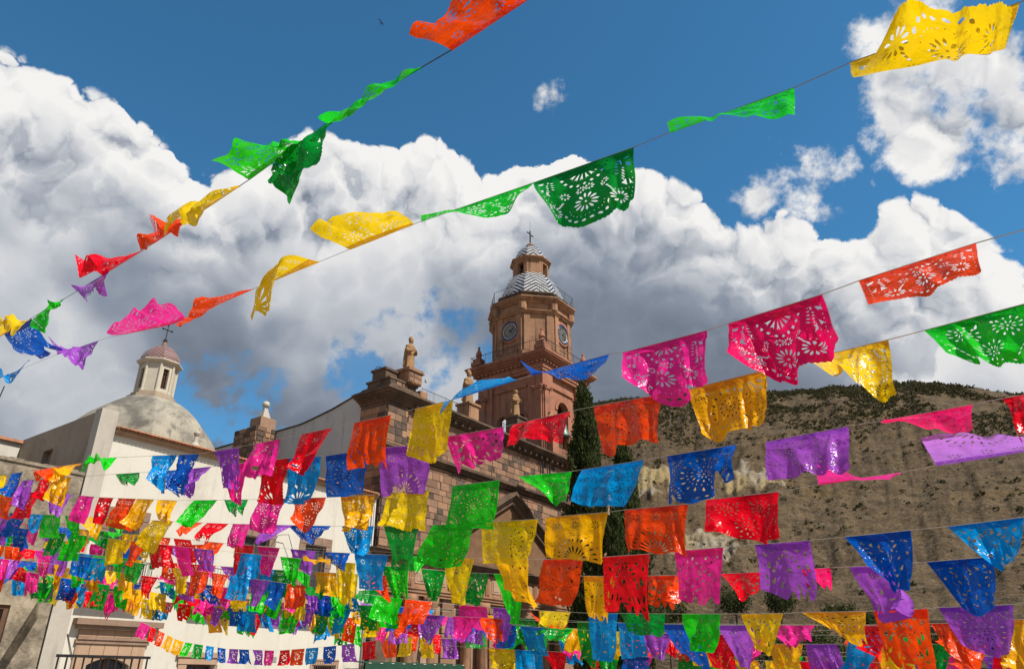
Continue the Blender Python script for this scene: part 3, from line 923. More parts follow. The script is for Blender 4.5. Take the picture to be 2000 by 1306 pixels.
def cross(parent, a, b, z0, z1, w, r, name='cross'):
    mb = MB().tube([(a, b, z0), (a, b, z1)], r, 6, r * 0.6)
    zc = z0 + (z1 - z0) * 0.72
    mb.tube([(a - w, b, zc), (a + w, b, zc)], r * 0.9, 6)
    for s in (-1, 1):
        mb.lathe(a + s * w, b, [(0.01, zc - r * 2), (r * 1.8, zc), (0.01, zc + r * 2)], 8)
    mb.lathe(a, b, [(0.01, z1 - r * 2), (r * 1.6, z1), (0.01, z1 + r * 2)], 8)
    mb.lathe(a, b, [(r * 3.2, z0 - 0.02), (r * 3.4, z0 + 0.1), (r * 1.5, z0 + 0.2)], 10)
    return mb.build(name, M_IRON, parent)


tile_dome('lantern_dome', CA, CB, [(1.14, 22.69), (1.11, 23.0), (0.98, 23.35), (0.72, 23.66), (0.36, 23.88), (0.1, 23.95)], M_CHEV2, D)
MB().lathe(CA, CB, [(0.18, 23.9), (0.22, 24.0), (0.12, 24.12), (0.15, 24.2), (0.05, 24.35)], 12).build('finial', M_FRAME, D, True)
cross(D, CA, CB, 24.3, 25.5, 0.32, 0.04)

# ------------------------------------------------------------------ rough house and the low white house at the left edge
Rh = thing('rough_house', 'rough unpainted rubble house with shadows of banners at the left edge', 'house', (-24, 0, GZ))
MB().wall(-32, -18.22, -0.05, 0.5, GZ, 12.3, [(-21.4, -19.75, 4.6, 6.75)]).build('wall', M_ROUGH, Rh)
cp = MB()
x = -32.0
while x < -18.25:
    w_ = random.uniform(0.5, 1.1)
    x1 = min(-18.22, x + w_)
    cp.box(x, x1, -0.12, 0.56, 12.302, 12.44 + random.uniform(-0.04, 0.05))
    x = x1 + 0.002
cp.build('coping', M_ROUGH, Rh)
MB().box(-21.4, -21.22, 0.05, 0.2, 4.6, 6.75).box(-19.93, -19.75, 0.05, 0.2, 4.6, 6.75).box(-21.22, -19.93, 0.05, 0.2, 6.6, 6.75).build('window_frame', M_WOOD, Rh)
MB().box(-21.22, -19.93, 0.3, 0.33, 4.6, 6.6).build('window_pane', M_GLASS, Rh)
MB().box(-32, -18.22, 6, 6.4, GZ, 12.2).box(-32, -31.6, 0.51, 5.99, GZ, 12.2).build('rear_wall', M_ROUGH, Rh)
Lw = thing('low_white_house', 'low cream house with an orange tiled parapet at the far left edge', 'house', (-24, 8.4, GZ))
MB().box(-34, -18.12, 8.2, 8.7, GZ, 15.25).box(-34, -18.12, 13, 13.4, GZ, 15.2).build('wall', M_WHITE, Lw)
MB().box(-34, -18.12, 8.02, 8.9, 15.252, 15.40).build('tiled_parapet', M_TILE, Lw)
an = MB().tube([(-19.6, 9.4, 15.2), (-19.3, 9.4, 18.4)], 0.03, 6).build('aerial_mast', M_IRON, Lw)

# ------------------------------------------------------------------ the church: stone front, white nave
Ch = thing('church', 'large church with a dark stone front and long white nave wall', 'church', (12, 0, GZ))
FA1 = 31.5
MB().box(0.15, FA1, 0.13, 2.6, GZ, 21.3).build('front_wall', M_MORTAR, Ch)
nv = [(2.62, GZ), (2.62, 22.75), (4.0, 22.5), (6.2, 22.0), (8.7, 21.62), (9.8, 21.5), (24, 21.5), (24, GZ)]
MB().prism_a(nv, 0.5, 14.0).build('nave_wall', M_WHITE2, Ch)
cpm = MB()
for (b0, z0), (b1, z1) in zip(nv[1:-2], nv[2:-1]):
    cpm.add([(0.4, b0, z0 + .003), (14, b0, z0 + .003), (14, b1, z1 + .003), (0.4, b1, z1 + .003), (0.4, b0, z0 + 0.09), (14, b0, z0 + 0.09), (14, b1, z1 + 0.09), (0.4, b1, z1 + 0.09)],
            [(3, 2, 1, 0), (4, 5, 6, 7), (0, 1, 5, 4), (1, 2, 6, 5), (2, 3, 7, 6), (3, 0, 4, 7)])
cpm.build('coping', M_COPING, Ch)
# buttress with pinnacle and ball
bt = MB().box(-1.2, 0.49, 12.6, 15.4, GZ, 21.4).box(-0.9, 0.49, 12.75, 14.1, 21.402, 22.5)
bt.build('buttress', M_MORTAR, Ch)
bs = MB()
z = 17.6
while z < 21.35:
    b = 12.62 + random.uniform(0, 0.1)
    while b < 15.3:
        w_ = random.uniform(0.45, 0.8)
        bs.box(-1.27, -1.195, b, min(15.38, b + w_), z, z + 0.34, 0.012)
        b += w_ + 0.07
    a = -1.18
    while a < 0.3:
        w_ = random.uniform(0.4, 0.7)
        bs.box(a, min(0.48, a + w_), 12.53, 12.605, z, z + 0.34, 0.012)
        a += w_ + 0.07
    z += 0.41
o = bs.build('buttress_stones', M_BLOCK, Ch)
o['kind'] = 'stuff'
MB().lathe(-0.2, 13.4, [(0.62, 22.5), (0.5, 22.62), (0.3, 23.1), (0.17, 23.45), (0.2, 23.5)], 4, math.pi / 4).build('pinnacle', M_BUFF, Ch)
MB().lathe(-0.2, 13.4, [(0.04, 23.45), (0.22, 23.52), (0.31, 23.72), (0.22, 23.94), (0.03, 24.02)], 14).build('pinnacle_ball', M_CREAMP, Ch, True)

# stones of the front: rows of uneven blocks proud of the mortar
blocks = []


def course(a0, a1, z0, h):
    a = a0 - random.uniform(0, 0.5)
    while a < a1:
        w_ = random.choice((0.4, 0.55, 0.6, 0.75, 0.8, 1.05)) * random.uniform(0.85, 1.15)
        x0, x1 = max(a, a0), min(a + w_, a1)
        if x1 - x0 > 0.2:
            blocks.append((x0 + random.uniform(.008, .022), x1 - random.uniform(.008, .022), z0 + random.uniform(.008, .02), z0 + h - random.uniform(.008, .02)))
        a += w_


for zlo, zhi in ((11.62, 17.75), (18.42, 21.2)):
    n_ = round((zhi - zlo) / 0.47)
    hs_ = np.array([random.uniform(0.8, 1.25) for _ in range(n_)])
    hs_ *= (zhi - zlo) / hs_.sum()
    zc_ = zlo
    for hh_ in hs_:
        course(1.95, 25.0, zc_, hh_)
        zc_ += hh_


def hidden(bk):
    # behind the raking cornices of the pediment
    am, zm = (bk[0] + bk[1]) / 2, (bk[2] + bk[3]) / 2
    return False


dist = [(math.hypot(*loc((q[0] + q[1]) / 2, 0, 0).xy), q) for q in blocks]
dist.sort(key=lambda e: e[0])
unit = MB().box(-0.5, 0.5, -0.5, 0.5, -0.5, 0.5).v
unit_me = bpy.data.meshes.new('block')
ub = MB()
ub.box(-0.5, 0.5, -0.5, 0.5, -0.5, 0.5, 0.04)
unit_me.from_pydata(ub.v, [], ub.f)
unit_me.materials.append(M_BLOCK)
og = Ch['org']
rest = MB()
for i, (dd, q) in enumerate(dist):
    pr = random.uniform(0.0, 0.05)
    if i < 300:
        o = bpy.data.objects.new('block', unit_me)
        col.objects.link(o)
        o.parent = Ch
        o.location = ((q[0] + q[1]) / 2 - og[0], 0.06 - pr / 2 - og[1], (q[2] + q[3]) / 2 - og[2])
        o.scale = (q[1] - q[0], 0.16 + pr, q[3] - q[2])
        o.rotation_euler = (random.uniform(-.02, .02), random.uniform(-.015, .015), random.uniform(-.02, .02))
    else:
        rest.box(q[0], q[1], -0.02 - pr, 0.14, q[2], q[3], 0.02)
o = rest.build('far_blocks', M_BLOCK, Ch)
o['kind'] = 'stuff'
# corner pier (two faces), darker stones
MB().box(-0.02, 1.9, -0.12, 2.55, GZ, 21.3).build('corner_pier', M_DARKSTONE, Ch)
pb = MB()
z = 11.7
while z < 20.9:
    b = -0.1 + random.uniform(0, 0.3)
    while b < 2.3:
        w_ = random.uniform(0.5, 0.9)
        pb.box(-0.07, -0.015, b, min(2.5, b + w_ - 0.03), z, z + 0.46, 0.012)
        b += w_
    a = 0.0
    while a < 1.8:
        w_ = random.uniform(0.5, 0.9)
        pb.box(a, min(1.88, a + w_ - 0.03), -0.17, -0.115, z, z + 0.46, 0.012)
        a += w_
    z += 0.49
o = pb.build('pier_stones', M_BLOCK, Ch)
o['kind'] = 'stuff'


def cornice(name, parent, a0, a1, z0, steps, side=True, mat=M_DARKSTONE, back=2.55):
    """stepped cornice along the front, turning round the left corner"""
    mb = MB()
    z = z0
    for h, ov in steps:
        mb.box(a0 - (ov if side else 0), a1, -0.12 - ov, back + (ov * 0.3 if side else 0), z, z + h - 0.003)
        z += h
    return mb.build(name, mat, parent)


cornice('top_cornice', Ch, -0.02, 30.5, 21.302, [(0.16, 0.12), (0.12, 0.25), (0.14, 0.42), (0.16, 0.62), (0.12, 0.78), (0.10, 0.66)])
for i in range(34):
    MB().box(2.4 + i * 0.82, 2.62 + i * 0.82, -0.52, -0.25, 21.31, 21.56).build('dentil', M_DARKSTONE, Ch)
cornice('middle_cornice', Ch, -0.04, 30.4, 17.80, [(0.14, 0.10), (0.12, 0.22), (0.16, 0.40), (0.10, 0.30)])
cornice('lower_cornice', Ch, -0.06, 30.3, 10.95, [(0.14, 0.14), (0.14, 0.32), (0.16, 0.55), (0.12, 0.70)])
cornice('architrave', Ch, -0.08, 30.2, 9.0, [(0.18, 0.12), (0.18, 0.20), (0.12, 0.28)], mat=M_TAN)
MB().box(-0.05, 30.1, -0.22, 2.5, 9.482, 10.945).build('frieze', M_TAN, Ch)
x = 0.6
while x < 29:
    t_ = MB()
    for k in range(3):
        t_.box(x + k * 0.16, x + k * 0.16 + 0.11, -0.31, -0.215, 9.6, 10.85)
    t_.build('triglyph', M_TAN, Ch)
    m_ = MB().box(x + 0.75, x + 1.75, -0.26, -0.215, 9.75, 10.75).box(x + 0.9, x + 1.6, -0.29, -0.262, 9.9, 10.6)
    m_.build('metope_panel', M_LINTEL, Ch)
    x += 2.05
# pediment: two raking cornices, panel between them
pk = (13.9, 17.55)
for (ex, ez) in ((2.9, 11.5), (24.2, 11.4)):
    dx, dz = ex - pk[0], ez - pk[1]
    L = math.hypot(dx, dz)
    nx, nz = -dz / L, dx / L
    if nz > 0:
        nx, nz = -nx, -nz
    mb = MB()
    for t0, t1, dep_ in ((0.0, 0.22, 0.75), (0.223, 0.45, 0.55), (0.453, 0.8, 0.35)):
        mb.prism_b([(pk[0] + (0 if t0 == 0 else 0) + nx * t0 * 0, pk[1] - t0 * 1.15), (ex, ez - t0 * 1.15), (ex, ez - t1 * 1.15), (pk[0], pk[1] - t1 * 1.15)], -0.12 - dep_, -0.05)
    mb.build('raking_cornice', M_DARKSTONE, Ch)
MB().prism_b([(pk[0], pk[1] - 1.0), (22.3, 11.62), (4.7, 11.62)], -0.16, -0.03).build('tympanum', M_PEDWOOD, Ch)
# columns in pairs below the entablature and niche, door arch
for x in (2.9, 4.9, 8.6, 10.4, 18.2, 20.0, 23.6, 25.6):
    pr_ = [(0.52, GZ), (0.52, GZ + 0.3), (0.42, GZ + 0.4), (0.40, 4.0), (0.36, 8.2), (0.45, 8.3), (0.45, 8.45), (0.55, 8.62), (0.55, 8.99)]
    MB().lathe(x, -0.35, pr_, 18).build('column', M_TAN, Ch, True)
for x in (0.95, 7.0, 12.2, 16.4, 21.8):
    for z in np.arange(GZ, 8.4, 0.75):
        MB().box(x - 0.6, x + 0.6, -0.06 - random.uniform(0, 0.03), 0.12, z + 0.015, z + 0.72, 0.015).build('ashlar', M_BLOCK, Ch)
da = [(12.9, GZ)] + [(14.3 - 1.4 * math.cos(t), 6.2 + 1.4 * math.sin(t)) for t in np.linspace(0, math.pi, 15)] + [(15.7, GZ)]
MB().prism_b(da, 0.05, 0.12).build('door_shade_panel', M_BLACK, Ch)  # black panel on the solid wall, doorway shade put into its colour
for k in range(11):
    t0, t1 = math.pi * k / 11 + 0.01, math.pi * (k + 1) / 11 - 0.01
    MB().prism_b([(14.3 - 1.42 * math.cos(t0), 6.2 + 1.42 * math.sin(t0)), (14.3 - 1.95 * math.cos(t0), 6.2 + 1.95 * math.sin(t0)),
                  (14.3 - 1.95 * math.cos(t1), 6.2 + 1.95 * math.sin(t1)), (14.3 - 1.42 * math.cos(t1), 6.2 + 1.42 * math.sin(t1))], -0.1, 0.1).build('voussoir', M_TAN, Ch)
# pedestal blocks on the corner
pd = MB().box(-0.30, 2.7, -0.5, 2.3, 22.1, 22.42).box(-0.1, 2.5, -0.2, 2.0, 22.422, 22.85).box(-0.2, 2.6, -0.3, 2.1, 22.852, 22.98)
pd.box(0.05, 1.25, 0.45, 1.75, 22.982, 23.72).box(-0.05, 1.33, 0.35, 1.85, 23.722, 23.88)
pd.build('corner_pedestal', M_DARKSTONE, Ch)
ps = MB().box(1.35, 2.65, -0.55, 0.75, 22.982, 23.85).box(1.2, 2.8, -0.7, 0.9, 23.852, 23.98).box(1.28, 2.72, -0.62, 0.82, 23.982, 24.12)
ps.box(2.65, 3.4, -0.5, 0.7, 22.1, 22.7)
ps.build('statue_pedestal', M_TAN, Ch)
pst = MB()
for z in (23.05, 23.45):
    for a in (1.4, 1.85, 2.25):
        pst.box(a, a + 0.38, -0.6, -0.545, z, z + 0.34, 0.01)
for z in (22.48,):
    for a in (-0.1, 0.5, 1.1, 1.7):
        pst.box(a, a + 0.5, -0.25, -0.195, z, z + 0.32, 0.01)
o = pst.build('pedestal_stones', M_BLOCK, Ch)
o['kind'] = 'stuff'
for a_, z1 in ((8.85, 23.55), (15.25, 24.25)):
    MB().box(a_ - 0.6, a_ + 0.6, -0.4, 0.8, 22.1, z1 - 0.16).box(a_ - 0.72, a_ + 0.72, -0.52, 0.92, z1 - 0.158, z1).build('statue_pedestal', M_TAN if a_ < 10 else M_DARKSTONE, Ch)
railing(Ch, (3.45, 0.1, 22.1), (8.2, 0.1, 22.1), 1.15)
railing(Ch, (9.5, 0.1, 22.1), (14.5, 0.1, 22.1), 1.15)
railing(Ch, (16.0, 0.1, 22.1), (24.5, 0.1, 22.1), 1.15)
MB().box(3.0, 30, 0.9, 6.0, 21.5, 22.05).build('terrace', M_DARKSTONE, Ch)
for x in (18.55, 19.6):
    MB().tube([(x, -0.3, 18.3), (x, -0.3, 21.25)], 0.07, 6).build('rain_pipe', M_IRON, Ch)
sp = MB().tube([(2.6, 0.1, 23.3), (3.3, -0.3, 23.6)], 0.02, 5).lathe(3.36, -0.32, [(0.03, 23.55), (0.1, 23.6), (0.1, 23.78), (0.03, 23.84)], 8)
sp.build('floodlight', M_PIPE, Ch)
dsh = MB().lathe(0.1, 1.5, [(0.02, 24.0), (0.28, 24.06), (0.44, 24.18)], 16)
MB().tube([(0.55 + 0.42 * math.cos(t), 1.6, 23.9 + 0.42 * math.sin(t)) for t in np.linspace(0, math.pi, 12)], 0.03, 5).build('iron_hoop', M_IRON, Ch)

# ------------------------------------------------------------------ bell and clock tower
Tw = thing('clock_tower', 'pink stone church tower with two clocks and a zigzag tiled dome', 'tower', (23.45, 4.1, 20.0))
TA, TB, TH = 23.45, 4.1, 3.8
t0a, t1a, t0b, t1b = TA - TH, TA + TH, TB - TH, TB + TH
# belfry storey: four corner piers, arches between
bz0, bz1 = 21.6, 30.2
pw = 1.7
for (x, y) in ((t0a, t0b), (t1a - pw, t0b), (t0a, t1b - pw), (t1a - pw, t1b - pw)):
    MB().box(x, x + pw, y, y + pw, bz0, bz1).build('corner_pier', M_PINK, Tw)
for f_ in range(4):
    # one arched wall per side, between the piers
    lo, hi, mid = -TH + pw, TH - pw, 0.0
    r_, zs = (0.72, 25.85) if f_ >= 2 else (0.95, 27.1)
    cs_ = (-.93, .93) if f_ >= 2 else (0.0,)
    walls = []
    edges = [lo] + ([0.0] if len(cs_) == 2 else []) + [hi]
    for c_, e0, e1 in zip(cs_, edges, edges[1:]):
        walls.append([(e0, bz0), (c_ - r_, bz0), (c_ - r_, zs)] + [(c_ - r_ * math.cos(t), zs + r_ * math.sin(t)) for t in np.linspace(0, math.pi / 2, 8)][1:] + [(c_, bz1), (e0, bz1)])
        walls.append([(c_, bz1), (c_, zs + r_)] + [(c_ + r_ * math.cos(t), zs + r_ * math.sin(t)) for t in np.linspace(math.pi / 2, 0, 8)][1:] + [(c_ + r_, bz0), (e1, bz0), (e1, bz1)])
    ring = []
    for c_, k in [(c, q) for c in cs_ for q in range(11)]:
        ta, tb_ = math.pi * k / 11 + 0.008, math.pi * (k + 1) / 11 - 0.008
        rw = .42 if f_ < 2 else .2
        ring.append([(c_ - (r_ + .02) * math.cos(ta), zs + (r_ + .02) * math.sin(ta)), (c_ - (r_ + rw) * math.cos(ta), zs + (r_ + rw) * math.sin(ta)),
                     (c_ - (r_ + rw) * math.cos(tb_), zs + (r_ + rw) * math.sin(tb_)), (c_ - (r_ + .02) * math.cos(tb_), zs + (r_ + .02) * math.sin(tb_))])

    def place(polys, d0, d1, name):
        m2 = MB()
        for pl_ in polys:
            if f_ == 0:
                m2.prism_b([(TA + x, z) for x, z in pl_], t0b + d0, t0b + d1)
            elif f_ == 1:
                m2.prism_b([(TA + x, z) for x, z in pl_], t1b - d1, t1b - d0)
            elif f_ == 2:
                m2.prism_a([(TB + x, z) for x, z in pl_], t0a + d0, t0a + d1)
            else:
                m2.prism_a([(TB + x, z) for x, z in pl_], t1a - d1, t1a - d0)
        return m2.build(name, M_PINK, Tw)
    for wl_ in walls:
        place([wl_], 0.30, 0.85, 'arch_wall')
    for vs in ring:
        place([vs], 0.20, 0.32, 'voussoir')
    # pilasters with scrolled capitals at both ends, panel lines
    for pil in ([(-TH + .12, bz0), (-TH + .95, bz0), (-TH + .95, 28.4), (-TH + .12, 28.4)], [(TH - .95, bz0), (TH - .12, bz0), (TH - .12, 28.4), (TH - .95, 28.4)]):
        place([pil], -0.16, 0.02, 'pilaster')
    for cap in ([(-TH + .05, 28.42), (-TH + 1.02, 28.42), (-TH + 1.1, 28.75), (-TH - .02, 28.75)], [(TH - 1.02, 28.42), (TH - .05, 28.42), (TH + .02, 28.75), (TH - 1.1, 28.75)]):
        place([cap], -0.26, 0.02, 'capital')
    for x in (-TH + 1.0, -TH + .08, TH - 1.0, TH - .08):
        if f_ in (0, 2):
            m2 = MB()
            for k in range(10):
                ta = 2 * math.pi * k / 10
            if f_ == 0:
                pts_ = [(TA + x + .17 * math.cos(t), t0b - .30, 28.5 + .17 * math.sin(t)) for t in np.linspace(0, 6.3, 12)]
            else:
                pts_ = [(t0a - .30, TB + x + .17 * math.cos(t), 28.5 + .17 * math.sin(t)) for t in np.linspace(0, 6.3, 12)]
            m2.tube(pts_, 0.06, 5).build('volute', M_PINK, Tw)
    # frame strips above the arch
    place([[(-1.9, 29.0), (1.9, 29.0), (1.9, 29.25), (-1.9, 29.25)]], 0.14, 0.30, 'string_course')
MB().box(t0a + 0.4, t1a - 0.4, t0b + 0.4, t1b - 0.4, bz0 - .6, 23.6).build('belfry_floor', M_PINK, Tw)
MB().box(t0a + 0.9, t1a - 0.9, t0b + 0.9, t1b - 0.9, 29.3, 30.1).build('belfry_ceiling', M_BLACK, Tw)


def sqc(name, z0, steps, mat):
    mb = MB()
    z = z0
    for h, ov in steps:
        mb.box(t0a - ov, t1a + ov, t0b - ov, t1b + ov, z, z + h - 0.003)
        z += h
    return mb.build(name, mat, Tw)


sqc('belfry_entablature', bz1 + .002, [(0.30, 0.10), (0.22, 0.20), (0.40, 0.14), (0.16, 0.30), (0.16, 0.48), (0.18, 0.72), (0.14, 0.92), (0.16, 1.0)], M_PINK)
for f_ in range(2):
    for k in range(17):
        s = -TH - .2 + k * (2 * TH + .4) / 16
        if f_ == 0:
            MB().box(TA + s - .12, TA + s + .12, t0b - .45, t0b - .13, 30.95, 31.14).build('dentil', M_PINK, Tw)
        else:
            MB().box(t0a - .45, t0a - .13, TB + s - .12, TB + s + .12, 30.95, 31.14).build('dentil', M_PINK, Tw)
# terrace railing and corner finials
zt = 31.93
sqc('terrace_kerb', zt, [(0.34, 0.25)], M_PINK)
for p, q in (((t0a - .55, t0b - .55), (t1a + .55, t0b - .55)), ((t1a + .55, t0b - .55), (t1a + .55, t1b + .55)), ((t1a + .55, t1b + .55), (t0a - .55, t1b + .55)), ((t0a - .55, t1b + .55), (t0a - .55, t0b - .55))):
    railing(Tw, (*p, zt), (*q, zt), 1.25, r=0.016, step=0.22)
for (x, y) in ((t0a, t0b), (t1a, t0b), (t0a, t1b), (t1a, t1b)):
    f1 = MB().box(x - .55, x + .55, y - .55, y + .55, zt + .342, zt + .75).box(x - .42, x + .42, y - .42, y + .42, zt + .752, zt + 1.15)
    f1.lathe(x, y, [(0.40, zt + 1.152), (0.30, zt + 1.25), (0.22, zt + 1.45), (0.34, zt + 1.62), (0.30, zt + 1.8), (0.14, zt + 2.15), (0.09, zt + 2.3), (0.14, zt + 2.38), (0.12, zt + 2.5), (0.02, zt + 2.58)], 12)
    f1.build('finial', M_PINK, Tw)
# octagonal clock storey
ob = zt
R_IN = 3.72


def octa(name, prof_, mat, parent=Tw, ph=math.pi / 8):
    return MB().lathe(TA, TB, [(r * oc, z) for r, z in prof_], 8, ph).build(name, mat, parent)


octa('clock_storey', [(R_IN, ob + .34), (R_IN, 38.0)], M_TAN)
octa('clock_storey_base', [(R_IN + .18, ob + .345), (R_IN + .18, ob + .8), (R_IN + .02, ob + .9)], M_TAN)
for k in range(8):
    t = math.pi / 8 + k * math.pi / 4
    for s in (-1, 1):
        tt = t + s * 0.105
        cx, cy = TA + (R_IN * oc - .03) * math.cos(tt), TB + (R_IN * oc - .03) * math.sin(tt)
        # pilaster turned to its face
        nf = (math.floor((tt) / (math.pi / 4) + .5)) * math.pi / 4
        ux, uy = -math.sin(nf), math.cos(nf)
        vx, vy = math.cos(nf), math.sin(nf)
        off = R_IN - ((cx - TA) * vx + (cy - TB) * vy)
        cx, cy = cx + vx * off, cy + vy * off
        w_, d_ = 0.30, 0.14
        P = []
        for z in (ob + .9, 36.75):
            P += [(cx - ux * w_ - vx * .05, cy - uy * w_ - vy * .05, z), (cx + ux * w_ - vx * .05, cy + uy * w_ - vy * .05, z), (cx + ux * w_ + vx * d_, cy + uy * w_ + vy * d_, z), (cx - ux * w_ + vx * d_, cy - uy * w_ + vy * d_, z)]
        MB().add(P, [(0, 1, 2, 3), (7, 6, 5, 4), (1, 0, 4, 5), (2, 1, 5, 6), (3, 2, 6, 7), (0, 3, 7, 4)]).build('pilaster', M_TAN, Tw)
octa('clock_cornice', [(R_IN + .02, 36.76), (R_IN + .22, 36.82), (R_IN + .22, 36.95), (R_IN + .38, 37.05), (R_IN + .38, 37.12), (R_IN + .1, 37.16)], M_TAN)
octa('upper_cornice', [(R_IN + .02, 37.98), (R_IN + .18, 38.02), (R_IN + .2, 38.16), (R_IN + .4, 38.24), (R_IN + .42, 38.34), (R_IN + .6, 38.44), (R_IN + .6, 38.56), (R_IN + .2, 38.6)], M_TAN)
for k in range(8):
    t = math.pi / 8 + k * math.pi / 4
    MB().lathe(TA + (R_IN * oc + .06) * math.cos(t), TB + (R_IN * oc + .06) * math.sin(t), [(0.42, 37.17), (0.42, 37.9), (0.5, 38.0)], 8, math.pi / 8).build('attic_block', M_TAN, Tw)
octa('dome_drum', [(3.5, 38.602), (3.5, 39.2), (3.62, 39.28), (3.62, 39.42)], M_DARKSTONE)
rr = R_IN + .36
for k in range(8):
    ta, tb_ = math.pi / 8 + k * math.pi / 4, math.pi / 8 + (k + 1) * math.pi / 4
    railing(Tw, (TA + rr * oc * math.cos(ta), TB + rr * oc * math.sin(ta), 38.57), (TA + rr * oc * math.cos(tb_), TB + rr * oc * math.sin(tb_), 38.57), 1.35, r=0.012, step=0.22)


def clock(k):
    """round clock on face k (normal at k*90 degrees of the street frame)"""
    t = k * math.pi / 2
    ux, uy, vx, vy = -math.sin(t), math.cos(t), math.cos(t), math.sin(t)

    def ringmesh(r0, r1, d0, d1, nn=32):
        P, F = [], []
        for i in range(nn):
            an_ = 2 * math.pi * i / nn
            for r, d_ in ((r0, d0), (r1, d0), (r1, d1), (r0, d1)):
                P.append((TA + vx * (R_IN + d_) + ux * r * math.cos(an_), TB + vy * (R_IN + d_) + uy * r * math.cos(an_), 35.2 + r * math.sin(an_)))
        for i in range(nn):
            j = (i + 1) % nn
            for e in range(4):
                F.append((i * 4 + e, i * 4 + (e + 1) % 4, j * 4 + (e + 1) % 4, j * 4 + e))
        return MB().add(P, F)
    c = ringmesh(1.02, 1.3, -0.05, 0.10).build('clock_surround', M_PINK, Tw, True)
    ringmesh(0.86, 1.015, -0.05, 0.14).build('clock_rim', M_BLUE, c, True)
    ringmesh(0.74, 0.855, -0.05, 0.06).build('clock_band', M_CREAMP, c, True)
    P = [(TA + vx * (R_IN + .03), TB + vy * (R_IN + .03), 35.2)] + [(TA + vx * (R_IN + .03) + ux * .76 * math.cos(a), TB + vy * (R_IN + .03) + uy * .76 * math.cos(a), 35.2 + .76 * math.sin(a)) for a in np.linspace(0, 2 * math.pi, 33)[:-1]]
    MB().add(P, [(0, i + 1, (i + 1) % 32 + 1) for i in range(32)]).build('clock_dial', M_CLOCK, c)
    for i in range(12):
        a = math.pi * i / 6
        MB().tube([(TA + vx * (R_IN + .05) + ux * r * math.cos(a), TB + vy * (R_IN + .05) + uy * r * math.cos(a), 35.2 + r * math.sin(a)) for r in (.56, .72)], 0.028, 4).build('hour_mark', M_IRON, c)
    for a, L, r in ((RAD(35), .5, .035), (RAD(-30), .7, .025)):
        MB().tube([(TA + vx * (R_IN + .07) + ux * q * math.cos(a), TB + vy * (R_IN + .07) + uy * q * math.cos(a), 35.2 + q * math.sin(a)) for q in (-.1, L)], r, 4).build('clock_hand', M_IRON, c)
    # square moulding round the clock
    for (x0, x1, z0, z1) in ((-1.2, 1.2, 36.6, 36.7), (-1.2, 1.2, 33.4, 33.5)):
        P = []
        for d_ in (-.03, .05):
            P += [(TA + vx * (R_IN + d_) + ux * x, TB + vy * (R_IN + d_) + uy * x, z) for x, z in ((x0, z0), (x1, z0), (x1, z1), (x0, z1))]
        MB().add(P, [(0, 1, 2, 3), (7, 6, 5, 4), (1, 0, 4, 5), (2, 1, 5, 6), (3, 2, 6, 7), (0, 3, 7, 4)]).build('panel_moulding', M_TAN, Tw)



for k in range(4):
    clock(k)
tile_dome('tiled_dome', TA, TB, [(3.3, 39.42), (3.18, 40.0), (2.92, 40.65), (2.68, 41.3), (2.38, 41.9), (2.05, 42.4), (1.85, 42.62)], M_CHEV, Tw)
# open lantern with two bells' windows
ll = MB()
for k in range(8):
    ta = math.pi / 8 + k * math.pi / 4
    R0 = 1.8
    p = (TA + R0 * oc * math.cos(ta), TB + R0 * oc * math.sin(ta))
    q = (TA + R0 * oc * math.cos(ta + math.pi / 4), TB + R0 * oc * math.sin(ta + math.pi / 4))

    def L2(s, i=1.0):
        x_, y_ = p[0] + (q[0] - p[0]) * s, p[1] + (q[1] - p[1]) * s
        return (TA + (x_ - TA) * i, TB + (y_ - TB) * i)
    segs = ((0, .24, 42.3, 44.25), (.76, 1, 42.3, 44.25), (.24, .76, 42.3, 42.62), (.24, .76, 43.95, 44.25)) if k % 2 else ((0, 1, 42.3, 44.25),)
    for s0, s1, z0, z1 in segs:
        A, B, C_, E_ = L2(s0), L2(s1), L2(s1, .8), L2(s0, .8)
        ll.add([(*A, z0), (*B, z0), (*C_, z0), (*E_, z0), (*A, z1), (*B, z1), (*C_, z1), (*E_, z1)],
               [(3, 2, 1, 0), (4, 5, 6, 7), (0, 1, 5, 4), (1, 2, 6, 5), (2, 3, 7, 6), (3, 0, 4, 7)])
lob = ll.build('lantern', M_TAN, Tw)
for k in (1, 3, 5, 7):
    t = math.pi / 8 + k * math.pi / 4 + math.pi / 8
    ux, uy, vx, vy = -math.sin(t), math.cos(t), math.cos(t), math.sin(t)
    fm = MB()
    for (x0, x1, z0, z1) in ((-.56, -.40, 42.5, 43.97), (.40, .56, 42.5, 43.97), (-.56, .56, 43.972, 44.1)):
        P = []
        for d_ in (-.02, .06):
            P += [(TA + vx * (1.8 + d_) + ux * x, TB + vy * (1.8 + d_) + uy * x, z) for x, z in ((x0, z0), (x1, z0), (x1, z1), (x0, z1))]
        fm.add(P, [(0, 1, 2, 3), (7, 6, 5, 4), (1, 0, 4, 5), (2, 1, 5, 6), (3, 2, 6, 7), (0, 3, 7, 4)])
    fm.build('window_frame', M_TAN, lob)
octa('lantern_cornice', [(1.78, 44.252), (1.9, 44.3), (2.0, 44.4), (2.12, 44.46), (2.12, 44.56), (1.7, 44.62)], M_TAN)
tile_dome('tiled_cupola', TA, TB, [(1.72, 44.6), (1.66, 45.1), (1.42, 45.7), (1.05, 46.25), (0.65, 46.65), (0.34, 46.85)], M_CHEV, Tw)
MB().lathe(TA, TB, [(0.45, 46.83), (0.5, 46.93), (0.4, 47.05), (0.16, 47.15), (0.1, 47.3)], 10).build('finial', M_TAN, Tw, True)
cr = MB().tube([(TA, TB, 47.2), (TA, TB, 48.9)], 0.085, 6, 0.06).tube([(TA, TB, 48.9), (TA, TB, 50.1)], 0.018, 4)
